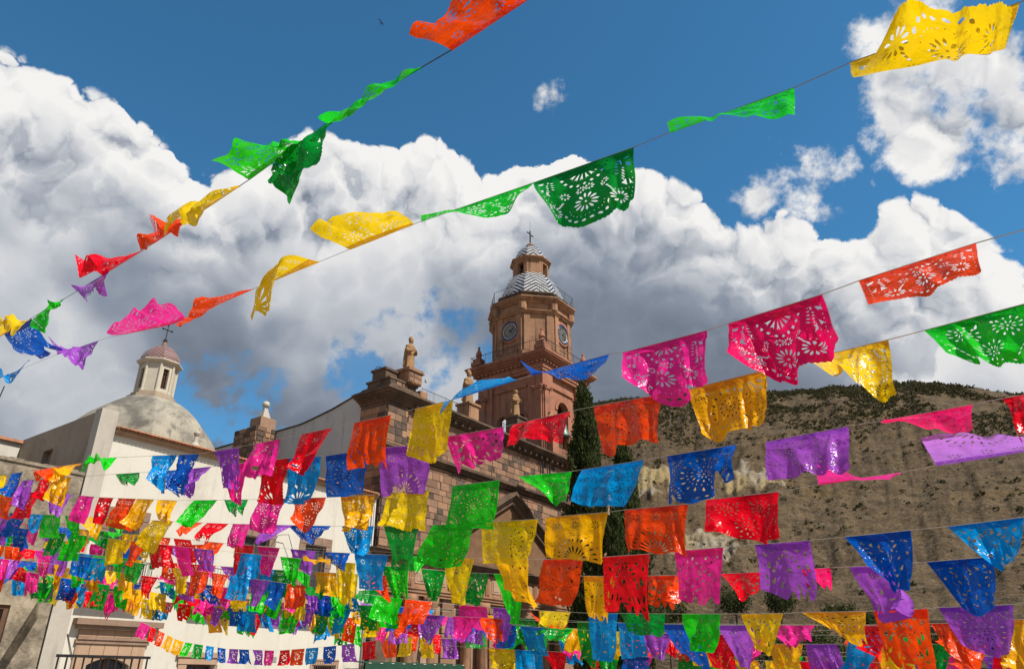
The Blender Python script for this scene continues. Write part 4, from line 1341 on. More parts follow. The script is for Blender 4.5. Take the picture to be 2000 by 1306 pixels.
cr.tube([(TA - .62, TB, 48.45), (TA + .62, TB, 48.45)], 0.06, 6).tube([(TA - .15, TB, 48.75), (TA + .15, TB, 48.15)], 0.035, 5).tube([(TA - .15, TB, 48.15), (TA + .15, TB, 48.75)], 0.035, 5)
cr.build('cross', M_IRON, Tw)


# ------------------------------------------------------------------ bells
def bell(a, b, ztop, h, label):
    t = thing('bell', label, 'bell', (a, b, ztop - h))
    z0 = ztop - h
    MB().lathe(a, b, [(0.50 * h, z0), (0.46 * h, z0 + .04 * h), (0.38 * h, z0 + .2 * h), (0.30 * h, z0 + .45 * h), (0.26 * h, z0 + .7 * h), (0.18 * h, z0 + .84 * h), (0.04 * h, z0 + .88 * h)], 20).build('bell_body', M_BRONZE, t, True)
    MB().tube([(a - .75 * h, b, ztop), (a + .75 * h, b, ztop)], 0.09 * h, 6).tube([(a, b, z0 + .85 * h), (a, b, ztop)], 0.06 * h, 6).build('yoke', M_WOOD, t)
    MB().tube([(a, b, z0 + .6 * h), (a, b, z0 + .02 * h)], 0.03 * h, 6).lathe(a, b, [(0.01, z0 - .1 * h), (.07 * h, z0 - .02 * h), (.01, z0 + .06 * h)], 8).build('clapper', M_IRON, t)
    return t


bell(23.9, t0b + .6, 26.4, 1.5, 'large green bronze bell hanging in the tower arch beside the cypress')
bell(TA - 1.1, TB, 43.8, 0.9, 'small dark bell in the lantern window under the tower cross')
bell(t0a + .9, TB - .93, 25.9, 1.0, 'dark bell inside the left arch of the tower behind a statue')


# ------------------------------------------------------------------ statues: robed stone saints, each one welded surface
def statue(name, label, a, b, z, h, mat, mitre=True, turn=0.0, staff=False):
    bm = bmesh.new()
    k = h / 2.5

    def loop_body(rows):
        rings = []
        for (zz, rx, ry, ox, oy) in rows:
            ring = []
            for i in range(20):
                t = 2 * math.pi * i / 20
                fold = 1 + (0.085 * math.cos(5 * t + 1.3) + 0.05 * math.cos(9 * t)) * max(0.0, min(1.0, (1.55 - zz) / 0.9))
                ring.append(bm.verts.new(((ox + rx * fold * math.cos(t)) * k, (oy + ry * fold * math.sin(t)) * k, zz * k)))
            rings.append(ring)
        for r0, r1 in zip(rings, rings[1:]):
            for i in range(20):
                bm.faces.new((r0[i], r0[(i + 1) % 20], r1[(i + 1) % 20], r1[i]))
        bm.faces.new(rings[0][::-1])
        bm.faces.new(rings[-1])
    # robe, waist, chest, shoulders, neck
    loop_body([(0, .40, .36, 0, 0), (.12, .38, .34, 0, 0), (.5, .34, .30, 0, 0), (.95, .32, .27, 0, .01), (1.2, .30, .25, 0, .01), (1.5, .34, .26, 0, .02),
               (1.72, .37, .25, 0, .03), (1.82, .30, .21, 0, .02), (1.88, .15, .14, 0, 0), (1.98, .105, .11, 0, -.01)])
    # head with brow, nose, chin; mitre or hair
    loop_body([(1.94, .07, .09, 0, -.03), (1.99, .12, .14, 0, -.03), (2.07, .145, .165, 0, -.02), (2.16, .155, .175, 0, -.01), (2.24, .14, .16, 0, 0), (2.29, .08, .1, 0, 0)])
    loop_body([(2.06, .022, .03, 0, -.18), (2.10, .03, .045, 0, -.185), (2.16, .018, .03, 0, -.175)])
    if mitre:
        loop_body([(2.19, .17, .185, 0, 0), (2.30, .185, .15, 0, 0), (2.40, .15, .10, 0, 0), (2.5, .05, .045, 0, 0)])
    else:
        loop_body([(2.10, .16, .15, 0, .05), (2.2, .175, .175, 0, .03), (2.30, .12, .13, 0, .02)])

    def limb(pts_, rs):
        rings = []
        for j, (p, r) in enumerate(zip(pts_, rs)):
            p = Vector(p)
            d_ = (Vector(pts_[min(j + 1, len(pts_) - 1)]) - Vector(pts_[max(j - 1, 0)])).normalized()
            s_ = d_.cross(Vector((0.3, 0.2, 1))).normalized()
            u_ = s_.cross(d_)
            rings.append([bm.verts.new((p + s_ * r * math.cos(t) + u_ * r * math.sin(t)) * k) for t in np.linspace(0, 2 * math.pi, 11)[:-1]])
        for r0, r1 in zip(rings, rings[1:]):
            for i in range(10):
                bm.faces.new((r0[i], r0[(i + 1) % 10], r1[(i + 1) % 10], r1[i]))
        bm.faces.new(rings[0][::-1])
        bm.faces.new(rings[-1])
    # sleeves, forearms reaching forward, hands with fingers holding a book
    for s in (-1, 1):
        limb([(s * .31, .02, 1.72), (s * .40, -.02, 1.45), (s * .36, -.14, 1.25)], [.13, .125, .14])
        limb([(s * .36, -.10, 1.27), (s * .24, -.30, 1.30), (s * .12, -.42, 1.36)], [.13, .09, .05])
        for q in range(4):
            limb([(s * (.10), -.42, 1.33 + .028 * q), (s * .04, -.49, 1.34 + .028 * q), (s * .0, -.50, 1.34 + .028 * q)], [.02, .018, .014])
        limb([(s * .11, -.42, 1.40), (s * .08, -.45, 1.45)], [.022, .016])
    # cape hanging from the shoulders, and the two shoe tips
    loop_body([(.3, .40, .14, 0, .24), (.9, .40, .16, 0, .2), (1.4, .39, .17, 0, .14), (1.74, .33, .16, 0, .08)])
    for s in (-1, 1):
        limb([(s * .14, -.2, .06), (s * .15, -.42, .05)], [.09, .06])
    if staff:
        limb([(.42, -.2, 0), (.42, -.2, 1.2), (.42, -.2, 2.5)], [.03, .03, .03])
    me = bpy.data.meshes.new(name)
    bm.to_mesh(me)
    bm.free()
    me.materials.append(mat)
    o = bpy.data.objects.new(name, me)
    col.objects.link(o)
    o.location = loc(a, b, z)
    o.rotation_euler = (0, 0, ROT + turn)
    rm = o.modifiers.new('weld', 'REMESH')
    rm.mode = 'VOXEL'
    rm.voxel_size = 0.032 * k
    rm.use_smooth_shade = True
    tag(o, label, 'statue', 'stone saints on the church')
    return o


statue('statue', 'ochre stone bishop statue standing high on the corner pedestal against the sky', 2.0, 0.1, 24.122, 2.75, M_STATUE, True, 0.0)
statue('statue', 'bishop statue half hidden behind the light blue banner left of the tower', 8.85, 0.2, 23.552, 3.0, M_STATUE, True, 0.0)
statue('statue', 'saint statue with raised arm standing before the tower arches', 15.25, 0.2, 24.252, 2.75, M_STATUE, False, 0.0)
statue('statue', 'pale stone saint statue between the columns above the green awning', 3.9, -0.75, 4.62, 2.0, M_LINTEL, False, 0.0)
cb_ = thing('statue_corbel', 'stone corbel under the lowest saint statue between the church columns', 'corbel', (3.9, -0.6, 4.0))
MB().lathe(3.9, -0.6, [(0.12, 4.0), (0.25, 4.15), (0.3, 4.35), (0.42, 4.45), (0.42, 4.6)], 14).build('bracket', M_TAN, cb_, True)
MB().box(3.6, 4.2, -0.62, -0.06, 4.3, 4.5).build('tail', M_TAN, cb_)
ur = thing('stone_urn', 'stone urn on the church parapet beside the tower corner', 'urn', (20.4, -0.1, 22.1))
MB().box(19.9, 20.9, -0.5, 0.5, 22.1, 24.6).box(19.78, 21.02, -0.62, 0.62, 24.602, 24.8).build('plinth', M_PINK, ur)
MB().lathe(20.4, 0, [(0.3, 24.802), (0.2, 24.95), (0.42, 25.3), (0.46, 25.6), (0.3, 25.85), (0.12, 26.0), (0.2, 26.15), (0.03, 26.35)], 14).build('bowl', M_TAN, ur, True)

# ------------------------------------------------------------------ awning, black railing at the lower left
aw = thing('green_awning', 'dark green canvas awning at the foot of the church', 'awning', (2.0, -1.6, GZ))
ap = MB()
ap.add([(-1.7, -1.6, 4.95), (7.0, -1.6, 4.95), (7.0, -0.3, 5.05), (-1.7, -0.3, 5.05), (-1.7, -1.6, 4.91), (7.0, -1.6, 4.91), (7.0, -0.3, 5.01), (-1.7, -0.3, 5.01)],
       [(0, 1, 2, 3), (7, 6, 5, 4), (0, 4, 5, 1), (1, 5, 6, 2), (2, 6, 7, 3), (3, 7, 4, 0)])
ap.box(-1.7, 7.0, -1.63, -1.602, 4.1, 4.94)
ap.build('canvas', M_AWN, aw)
for x in (-1.6, 0.6, 2.8, 5.0, 6.9):
    MB().tube([(x, -1.55, GZ), (x, -1.55, 4.9)], 0.03, 6).build('pole', M_IRON, aw)
for x in np.linspace(-1.5, 6.7, 10):
    MB().box(x, x + 0.22, -1.66, -1.632, 4.9, 4.94).build('clip', M_CREAMP, aw)
br = thing('black_railing', 'black iron terrace railing in the bottom left corner', 'railing', (-17.5, -3.0, GZ))
MB().box(-19.2, -15.0, -3.2, -0.6, GZ, 3.7).build('terrace_block', M_BUFF, br)
mbr = MB()
mbr.box(-18.9, -15.2, -3.1, -3.0, 4.82, 4.92)
for i in range(12):
    mbr.box(-18.85 + i * .32, -18.80 + i * .32, -3.08, -3.03, 3.7, 4.818)
mbr.build('rail', M_IRON, br)


# ------------------------------------------------------------------ cypresses
M_CYP = leaf_mat('cypress_leaves', (0.014, 0.024, 0.009), (0.066, 0.084, 0.030), (0.095, 0.10, 0.040), 0.3)
M_BARK = surf('bark', (0.12, 0.085, 0.06), (0.07, 0.05, 0.038), 4.0, 0.9, 0.8, 0.03)


def cypress(label, x, y, z0, z1, r, n_, lean=0.0, seed=1):
    rr_ = np.random.default_rng(seed)
    t = bpy.data.objects.new('cypress_tree', None)
    col.objects.link(t)
    t.location = (x, y, z0)
    tag(t, label, 'tree', 'cypresses beside the church')
    h = z1 - z0
    MB().tube([(0, 0, 0), (lean * .3, 0, h * .3), (lean * .6, 0, h * .6), (lean * .92, 0, h * .92)], 0.30, 8, 0.05).build('trunk', M_BARK, t)
    lm = MB()
    for i in range(40):
        f = 0.1 + 0.8 * i / 40
        an_ = i * 2.4
        rad = r * (0.75 - 0.55 * max(0, f - .5) * 2)
        p0 = (lean * f, 0, h * f)
        lm.tube([p0, (lean * f + .5 * rad * math.cos(an_), .5 * rad * math.sin(an_), h * f + 0.6), (lean * f + .7 * rad * math.cos(an_), .7 * rad * math.sin(an_), h * f + 1.6)], 0.05, 4, 0.015)
    lm.build('limbs', M_BARK, t)
    # sprays: upright tufts grouped in flame-like clumps, each a few leaf faces
    nc = 190
    cf = rr_.uniform(0.03, 0.96, nc) ** 0.9
    ca_ = rr_.uniform(0, 2 * np.pi, nc)
    prof_ = np.interp(cf, [0, .08, .3, .55, .8, .92, 1.0], [.55, .85, 1.0, .92, .6, .34, .06])
    cr_ = prof_ * r * np.sqrt(rr_.uniform(.18, 1.0, nc)) * rr_.uniform(.78, 1.2, nc)
    cc = np.stack([lean * cf + cr_ * np.cos(ca_), cr_ * np.sin(ca_), cf * h], 1)
    idx = rr_.integers(0, nc, n_)
    off = rr_.normal(0, 1, (n_, 3)) * np.array([.22, .22, .50]) * (0.55 + 0.45 * prof_[idx])[:, None]
    c = cc[idx] + off
    rad_ = np.stack([c[:, 0] - lean * c[:, 2] / h, c[:, 1]], 1)
    an2 = np.arctan2(rad_[:, 1], rad_[:, 0]) + rr_.normal(0, .7, n_)
    ln = rr_.uniform(.16, .34, n_)
    wd = rr_.uniform(.045, .10, n_)
    up = np.stack([np.cos(an2) * .38, np.sin(an2) * .38, np.full(n_, .9)], 1) + rr_.normal(0, .22, (n_, 3))
    up /= np.linalg.norm(up, axis=1)[:, None]
    sd_ = np.cross(up, rr_.normal(0, 1, (n_, 3)))
    sd_ /= np.linalg.norm(sd_, axis=1)[:, None]
    V = np.empty((n_, 4, 3))
    V[:, 0] = c - up * ln[:, None] * .4
    V[:, 1] = c + sd_ * wd[:, None]
    V[:, 2] = c + up * ln[:, None] * .9
    V[:, 3] = c - sd_ * wd[:, None]
    F = np.arange(n_ * 4).reshape(n_, 4)
    mesh_obj('crown', V.reshape(-1, 3), F, M_CYP, t)
    return t


cypress('tall dark cypress in front of the right side of the tower', 5.75, 56.0, GZ, 26.3, 1.55, 34000, 0.0, 3)
cypress('shorter dark cypress behind the orange banner, right of the tall one', 9.0, 58.5, GZ, 21.8, 1.5, 24000, 0.1, 5)
cypress('low thin cypress between the two taller cypresses', 7.5, 54.0, GZ, 15.2, 0.95, 15000, 0.0, 8)


# ------------------------------------------------------------------ small houses and trees at the foot of the hill
def small_house(label, az_, dist_, w, d_, z0, h, mat, wins, yaw=0.0):
    x, y = dist_ * math.sin(RAD(az_)), dist_ * math.cos(RAD(az_))
    t = bpy.data.objects.new('hillside_house', None)
    col.objects.link(t)
    t.location = (x, y, z0)
    t.rotation_euler = (0, 0, RAD(-az_) + yaw)
    tag(t, label, 'house', 'houses at the foot of the hill')
    hs = [(-w / 2 + u * w, -w / 2 + u * w + ww, zz, zz + hh) for u, ww, zz, hh in wins]
    MB().wall(-w / 2, w / 2, 0, 0.25, -3, h, hs).box(-w / 2, -w / 2 + .25, .25, d_, -3, h).box(w / 2 - .25, w / 2, .25, d_, -3, h).box(-w / 2 + .25, w / 2 - .25, d_ - .25, d_, -3, h).build('wall', mat, t)
    rfm = MB().box(-w / 2 - .1, w / 2 + .1, -.1, d_ + .1, h + .002, h + .22).build('roof', M_GREYWALL, t)
    MB().box(w * .2, w * .2 + .9, d_ * .5, d_ * .5 + .9, h + .222, h + 1.3).build('water_tank', M_COPING, rfm)
    for (a0, a1, b0, b1) in hs:
        f_ = MB().box(a0, a0 + .08, .06, .16, b0, b1).box(a1 - .08, a1, .06, .16, b0, b1).box(a0 + .08, a1 - .08, .06, .16, b1 - .08, b1).box(a0 + .08, a1 - .08, .06, .16, b0, b0 + .08).build('window', M_WOOD, t)
        MB().box(a0 + .08, a1 - .08, .1, .12, b0 + .08, b1 - .08).build('pane', M_GLASS, f_)
    return t


W2 = [(.12, 1.0, .9, 1.3), (.6, 1.0, .9, 1.3)]
small_house('pale grey flat roofed house below the two lowest pale rocks', 14.9, 140, 6, 5, 9.6, 3.0, M_WHITE2, W2)
small_house('small grey block house with one dark window behind the green banner', 17.4, 138, 4.5, 4, 9.6, 3.0, M_GREYWALL, [(.35, 1.1, 1.0, 1.2)])
small_house('wide buff house at the hill foot behind the yellow and pink banners', 20.6, 142, 6, 5, 7.5, 3.0, M_BUFF, W2)
small_house('cream house at the hill foot behind the purple banners', 12.3, 138, 6, 5, 7.4, 3.2, M_BUFF, W2)
small_house('grey house near the road at the right foot of the hill', 28.6, 140, 5, 5, 9.6, 2.8, M_GREYWALL, W2)
small_house('white box house at the hill foot beside the orange banner', 26.2, 143, 4.5, 4, 9.8, 2.8, M_WHITE2, [(.35, 1.1, 1.0, 1.2)])
small_house('tan house at the lower right corner of the hill foot', 33.5, 135, 6, 5, 7.2, 3.0, M_BUFF, W2)

M_BUSH = leaf_mat('tree_leaves', (0.02, 0.032, 0.012), (0.06, 0.075, 0.028), (0.075, 0.07, 0.035), 0.25)


def bush_tree(label, az_, dist_, z0, h, r, seed):
    rr_ = np.random.default_rng(seed)
    t = bpy.data.objects.new('valley_tree', None)
    col.objects.link(t)
    t.location = (dist_ * math.sin(RAD(az_)), dist_ * math.cos(RAD(az_)), z0)
    tag(t, label, 'tree', 'trees at the foot of the hill')
    MB().tube([(0, 0, -2), (0.1, 0, h * .35), (.2, .1, h * .6)], 0.22, 7, 0.08).tube([(0.1, 0, h * .3), (r * .5, 0, h * .65)], .1, 5, .04).tube([(0.1, 0, h * .3), (-r * .4, .3, h * .7)], .1, 5, .04).build('trunk', M_BARK, t)
    n_, nc = 2600, 26
    u = rr_.normal(0, 1, (nc, 3))
    u /= np.linalg.norm(u, axis=1)[:, None]
    cc = u * np.array([r, r, h * .32]) * rr_.uniform(.35, .95, (nc, 1)) + np.array([0, 0, h * .66])
    c = cc[rr_.integers(0, nc, n_)] + rr_.normal(0, .22 * r, (n_, 3))
    a_ = rr_.normal(0, 1, (n_, 3))
    a_ /= np.linalg.norm(a_, axis=1)[:, None]
    b_ = np.cross(a_, rr_.normal(0, 1, (n_, 3)))
    b_ /= np.linalg.norm(b_, axis=1)[:, None]
    s_ = rr_.uniform(.10, .22, n_)[:, None]
    V = np.stack([c - a_ * s_, c + b_ * s_ * .6, c + a_ * s_, c - b_ * s_ * .6], 1)
    mesh_obj('crown', V.reshape(-1, 3), np.arange(n_ * 4).reshape(n_, 4), M_BUSH, t)


for i, (lb, az_, ds, z0, h, r) in enumerate((
        ('dark round tree below the pink banner at the hill foot', 15.9, 124, 11.5, 5.5, 2.4),
        ('dark tree at the hill foot below the red torn banner', 18.9, 128, 12.0, 5.0, 2.3),
        ('low tree at the hill foot right of the yellow banner', 22.6, 126, 9.5, 5.0, 2.2),
        ('dark tree behind the blue and cyan banners near the cypresses', 11.2, 110, 7.5, 8.0, 2.6),
        ('tree behind the cyan banner right of the stone front', 9.6, 104, 5.0, 9.0, 2.8),
        ('tree at the hill foot left of the large orange banner', 24.4, 120, 8.0, 5.0, 2.2),
        ('broad dark tree low behind the purple and yellow banners', 17.9, 116, 4.0, 6.5, 3.4),
        ('broad dark tree low behind the pink and golden banners', 21.3, 114, 4.0, 6.5, 3.4),
        ('broad dark tree low behind the deep blue banner', 13.6, 112, 4.0, 6.5, 3.2),
        ('low dark tree behind the large purple banner at right', 31.0, 118, 5.0, 6.0, 3.0),
        ('low dark tree behind the large orange banner', 27.5, 116, 4.5, 6.0, 3.2),
        ('low dark tree in the bottom right corner', 35.2, 118, 5.0, 5.5, 3.0))):
    bush_tree(lb, az_, ds, z0, h, r, 40 + i)

# a bird far up in the clear sky
bd = bpy.data.objects.new('bird', None)
col.objects.link(bd)
bd.location = Vector((0, 0, 4.0)) + Vector((-0.1795, 0.7253, 0.8075)).normalized() * 60 if False else Vector((-10.3, 41.8, 50.7))
bd.rotation_euler = (0.3, 0.9, 0.4)
tag(bd, 'tiny dark bird flying in the clear blue sky at the top', 'bird')
MB().tube([(0, -.16, 0), (0, -.10, .01), (0, 0, 0), (0, .12, 0), (0, .22, .01)], .03, 8, .012).lathe(0, -.18, [(.005, -.03), (.032, 0), (.005, .03)], 8).build('body', M_IRON, bd, True)
for s in (-1, 1):
    P = [(0, -.06, .01), (s * .16, -.10, .07), (s * .38, .02, .03), (s * .2, .06, .05), (0, .08, .01)]
    MB().add(P + [(x, y, z - .012) for x, y, z in P], [(0, 1, 2, 3, 4), (9, 8, 7, 6, 5)] + [(i, (i + 1) % 5, (i + 1) % 5 + 5, i + 5) for i in range(5)]).build('wing', M_IRON, bd)
MB().add([(0, .2, 0), (.06, .36, 0), (-.06, .36, 0), (0, .2, -.01), (.06, .36, -.01), (-.06, .36, -.01)], [(0, 1, 2), (5, 4, 3), (0, 3, 4, 1), (1, 4, 5, 2), (2, 5, 3, 0)]).build('tail', M_IRON, bd)

STRINGS = {
 1: [[4370,-2348,5375],[70,1772,6105],[-71,1907,6129],[-226,2056,6155],[-519,2379,6284],[-895,2794,6449],[-1171,3073,6502],[-1493,3399,6564],[-1966,3878,6682],[-2564,4485,6831],[-3279,5251,7075],[-4250,6292,7406],[-5164,7147,7600],[-6326,8236,7848],[-6993,8887,8028],[-7765,9640,8237],[-14089,15811,9946]],
 2: [[5973,-2419,4779],[1419,1388,5656],[1247,1532,5689],[1047,1699,5728],[1004,1797,5772],[957,1906,5822],[809,2095,5896],[634,2317,5984],[577,2401,6015],[515,2490,6049],[324,2690,6113],[104,2918,6186],[-198,3188,6258],[-551,3503,6341],[-772,3689,6373],[-1012,3891,6408],[-1461,4340,6519],[-2010,4890,6656],[-2451,5310,6737],[-2963,5797,6832],[-3609,6448,7073],[-4409,7255,7371],[-5002,7762,7492],[-5675,8339,7630],[-6286,8797,7674],[-6959,9300,7723],[-7545,9821,7852],[-8196,10399,7996],[-14834,16297,9465]],
 3: [[3389,-3538,3565],[1715,1952,5314],[1678,2075,5353],[1636,2213,5397],[1519,2380,5420],[1388,2570,5447],[1406,2764,5522],[1427,2989,5610],[1277,3179,5632],[1111,3391,5657],[1085,3497,5689],[1058,3610,5723],[875,3827,5757],[671,4068,5794],[633,4116,5809],[595,4165,5824],[353,4503,5887],[73,4895,5959],[-186,5254,6015],[-481,5665,6079],[-760,5874,6087],[-1057,6097,6095],[-1347,6278,6097],[-1653,6469,6100],[-1960,6733,6129],[-2292,7017,6162],[-2566,7223,6182],[-2856,7440,6203],[-3115,7586,6210],[-3383,7737,6217],[-3976,8032,6281],[-4614,8350,6350],[-4902,8502,6356],[-5199,8660,6361],[-5887,9013,6383],[-6628,9393,6406],[-6952,9578,6426],[-7289,9770,6446],[-15101,14212,6926]],
 4: [[3323,-3403,3855],[1891,2263,5213],[1828,2514,5273],[1751,2820,5346],[1729,2920,5371],[1705,3026,5398],[1559,3333,5458],[1383,3701,5529],[1221,3879,5543],[1044,4072,5558],[982,4169,5579],[917,4270,5600],[755,4544,5662],[571,4853,5731],[500,4988,5760],[425,5131,5791],[195,5450,5839],[-63,5807,5894],[-322,6051,5927],[-602,6315,5964],[-676,6385,5950],[-752,6457,5936],[-997,6657,5984],[-1257,6870,6034],[-1580,7122,6064],[-1925,7391,6096],[-2168,7526,6121],[-2420,7666,6146],[-2787,7814,6151],[-3167,7968,6155],[-3490,8171,6184],[-3828,8384,6214],[-4637,8827,6289],[-5532,9318,6373],[-6348,9791,6455],[-7249,10314,6546],[-7625,10540,6587],[-8018,10775,6630],[-15703,15385,7462]],
 5: [[4362,-2553,4157],[2380,3021,5156],[2341,3131,5176],[2299,3248,5197],[2266,3311,5205],[2232,3376,5213],[2124,3586,5243],[2004,3820,5277],[1949,3904,5289],[1891,3992,5302],[1738,4185,5319],[1572,4394,5337],[1512,4501,5359],[1448,4612,5383],[1287,4859,5417],[1110,5132,5456],[1049,5277,5481],[986,5430,5508],[759,5769,5556],[505,6150,5610],[290,6358,5642],[60,6579,5676],[-33,6698,5689],[-130,6821,5703],[-384,7104,5741],[-660,7410,5782],[-762,7456,5775],[-866,7502,5767],[-1152,7722,5797],[-1455,7956,5829],[-1800,8237,5877],[-2171,8538,5927],[-2711,8879,5992],[-3295,9249,6062],[-3888,9580,6129],[-4525,9935,6201],[-4721,10041,6232],[-4922,10150,6263],[-5482,10507,6357],[-6084,10890,6459],[-6498,11169,6545],[-6936,11464,6636],[-7874,12074,6810],[-8922,12755,7005],[-9361,12986,7077],[-9818,13226,7153],[-17701,17368,8456]],
 6: [[5750,-1711,4579],[2544,3344,4993],[2417,3544,5009],[2275,3767,5027],[2241,3928,5047],[2204,4102,5068],[2092,4392,5105],[1965,4724,5146],[1866,4790,5140],[1765,4858,5134],[1586,5054,5152],[1392,5266,5171],[1360,5415,5189],[1326,5572,5208],[1136,5823,5240],[928,6098,5275],[867,6196,5285],[805,6298,5296],[561,6510,5317],[302,6737,5340],[269,6786,5343],[235,6834,5345],[-25,7156,5391],[-309,7508,5442],[-352,7594,5454],[-395,7683,5465],[-735,8026,5520],[-1105,8400,5579],[-1376,8694,5632],[-1667,9010,5688],[-1895,9187,5721],[-2132,9372,5756],[-2565,9696,5823],[-3030,10044,5895],[-3611,10530,5998],[-4252,11065,6110],[-4750,11388,6187],[-5279,11731,6269],[-5976,12198,6385],[-6733,12705,6510],[-7520,13234,6641],[-8377,13809,6784],[-9405,14501,6953],[-10544,15267,7141],[-11124,15629,7237],[-11734,16009,7337],[-19296,20726,8587]],
 7: [[4606,-1714,4343],[2951,4033,4824],[2858,4353,4851],[2751,4725,4882],[2697,4843,4893],[2641,4966,4904],[2516,5164,4917],[2381,5378,4932],[2345,5605,4958],[2306,5851,4987],[2159,6030,5001],[2003,6220,5016],[1929,6419,5038],[1850,6631,5061],[1693,6860,5080],[1526,7105,5100],[1431,7234,5108],[1332,7369,5116],[1150,7648,5144],[953,7949,5173],[852,8014,5175],[750,8081,5177],[518,8411,5219],[265,8770,5266],[-95,9406,5364],[-512,10140,5477],[-728,10406,5522],[-957,10685,5570],[-1385,10963,5629],[-1836,11256,5690],[-2418,11748,5787],[-3053,12287,5893],[-3716,12703,6003],[-4428,13150,6122],[-5165,13653,6252],[-5964,14199,6394],[-7071,14958,6597],[-8308,15807,6823],[-9355,16483,7010],[-10498,17221,7215],[-11640,17951,7424],[-12887,18748,7652],[-13507,19061,7752],[-14149,19385,7855],[-24764,24743,9564]],
 8: [[6246,-702,4714],[3207,4471,4710],[3112,4633,4709],[3010,4807,4709],[2918,4987,4720],[2818,5182,4731],[2801,5319,4742],[2784,5462,4753],[2709,5852,4795],[2623,6301,4844],[2461,6608,4868],[2283,6947,4895],[2160,7190,4917],[2028,7451,4941],[1915,7730,4971],[1793,8029,5004],[1654,8286,5030],[1506,8561,5059],[1362,8815,5088],[1210,9084,5118],[1052,9285,5146],[886,9494,5175],[519,10039,5248],[107,10651,5331],[-304,11399,5443],[-778,12262,5572],[-1095,12047,5571],[-1402,11838,5571],[-1715,11856,5596],[-2029,11874,5621],[-2398,11914,5658],[-2770,11956,5694],[-3269,12077,5751],[-3780,12200,5808],[-4471,12499,5910],[-5199,12813,6017],[-6047,13214,6154],[-6954,13643,6300],[-7984,14205,6476],[-9109,14819,6667],[-9765,15023,6764],[-10441,15234,6864],[-10924,15459,6943],[-11423,15692,7025],[-19493,19452,8342]],
 9: [[5991,-568,4894],[3353,4804,4467],[3293,4925,4457],[3231,5052,4447],[3145,5309,4460],[3051,5593,4475],[3090,5746,4484],[3132,5907,4494],[3058,6168,4508],[2978,6452,4524],[3036,6654,4538],[3098,6870,4553],[2960,7221,4577],[2808,7610,4604],[2817,7894,4621],[2826,8200,4640],[2692,8462,4658],[2550,8740,4677],[2340,9192,4712],[2107,9694,4751],[1802,10134,4788],[1469,10615,4829],[1300,10854,4848],[1124,11104,4867],[711,11766,4944],[246,12513,5031],[-303,13211,5125],[-918,13994,5230],[-1356,13762,5257],[-1781,13537,5283],[-2213,13433,5323],[-2639,13331,5363],[-3396,13499,5473],[-4176,13672,5587],[-4897,13873,5699],[-5643,14082,5814],[-6561,14513,5963],[-7543,14973,6122],[-8438,15188,6241],[-9364,15411,6365],[-9741,15157,6395],[-10107,14910,6425],[-10401,14880,6460],[-10695,14850,6494],[-19589,13947,7536]],
 10: [[5691,23,4318],[3987,5775,4423],[3887,6114,4429],[3775,6493,4436],[3685,7029,4463],[3579,7661,4496],[3506,8251,4531],[3421,8940,4573],[3132,9753,4625],[2784,10728,4688],[2526,11172,4723],[2247,11655,4761],[1969,12082,4800],[1670,12541,4842],[1396,12941,4880],[1104,13367,4922],[581,14069,5000],[0,14850,5087],[-600,15326,5173],[-1241,15834,5266],[-1818,15431,5290],[-2367,15046,5314],[-3142,14943,5388],[-3911,14840,5462],[-4701,14988,5551],[-5510,15139,5643],[-6385,15388,5777],[-7294,15648,5916],[-8073,15598,6010],[-8851,15548,6103],[-9410,15155,6128],[-9944,14780,6152],[-10231,14748,6181],[-10517,14717,6210],[-19418,13742,7111]],
 11: [[7267,2305,4145],[5464,8024,4346],[5261,8668,4369],[5023,9424,4395],[4596,10082,4423],[4106,10838,4455],[3724,11715,4495],[3275,12747,4542],[2792,13365,4592],[2259,14048,4648],[1655,14688,4708],[992,15390,4774],[259,16064,4860],[-543,16801,4955],[-1347,16631,5016],[-2137,16463,5075],[-2908,16256,5140],[-3663,16053,5204],[-4443,15996,5288],[-5221,15939,5372],[-6109,16170,5492],[-7028,16410,5616],[-7821,16319,5730],[-8611,16228,5843],[-9188,15776,5912],[-9736,15346,5977],[-9923,15222,6000],[-10107,15099,6023],[-10314,14938,6049],[-10517,14780,6076],[-17582,9280,6983]],
 12: [[7965,3372,4136],[6147,9088,4258],[5883,9917,4276],[5567,10912,4297],[5061,11669,4321],[4479,12539,4349],[3717,13531,4420],[2821,14698,4504],[1987,15503,4586],[1053,16405,4678],[0,17413,4798],[-1196,18558,4933],[-2292,17727,5003],[-3299,16963,5067],[-4070,16928,5146],[-4840,16894,5226],[-5599,16816,5313],[-6354,16739,5400],[-7036,16762,5484],[-7724,16785,5569],[-8291,16555,5636],[-8845,16331,5700],[-9062,16120,5724],[-9273,15913,5747],[-19638,31798,7691]],
 13: [[8849,3548,4018],[5949,8795,4250],[5449,9698,4290],[4835,10810,4339],[3805,11885,4425],[2541,13204,4530],[1420,14254,4632],[100,15491,4751],[-459,15848,4759],[-1044,16221,4767],[-1577,16596,4810],[-2135,16989,4854],[-2614,17651,4851],[-3131,18365,4847],[-3833,19099,4812],[-4592,19891,4776],[-5438,20707,4758],[-6355,21591,4740],[-7269,22264,4789],[-8243,22982,4842],[-8957,23127,4943],[-9683,23275,5045],[-10393,23252,5350],[-11111,23227,5658],[-17594,34612,7065]],
 14: [[-7526,48469,11438],[-5824,14805,6428],[-6680,15397,6504],[-7605,16037,6587],[-8537,16572,6696],[-9534,17143,6811],[-10604,17736,6979],[-11755,18373,7159],[-12869,18870,7333],[-14050,19396,7517],[-25077,24312,9233]],
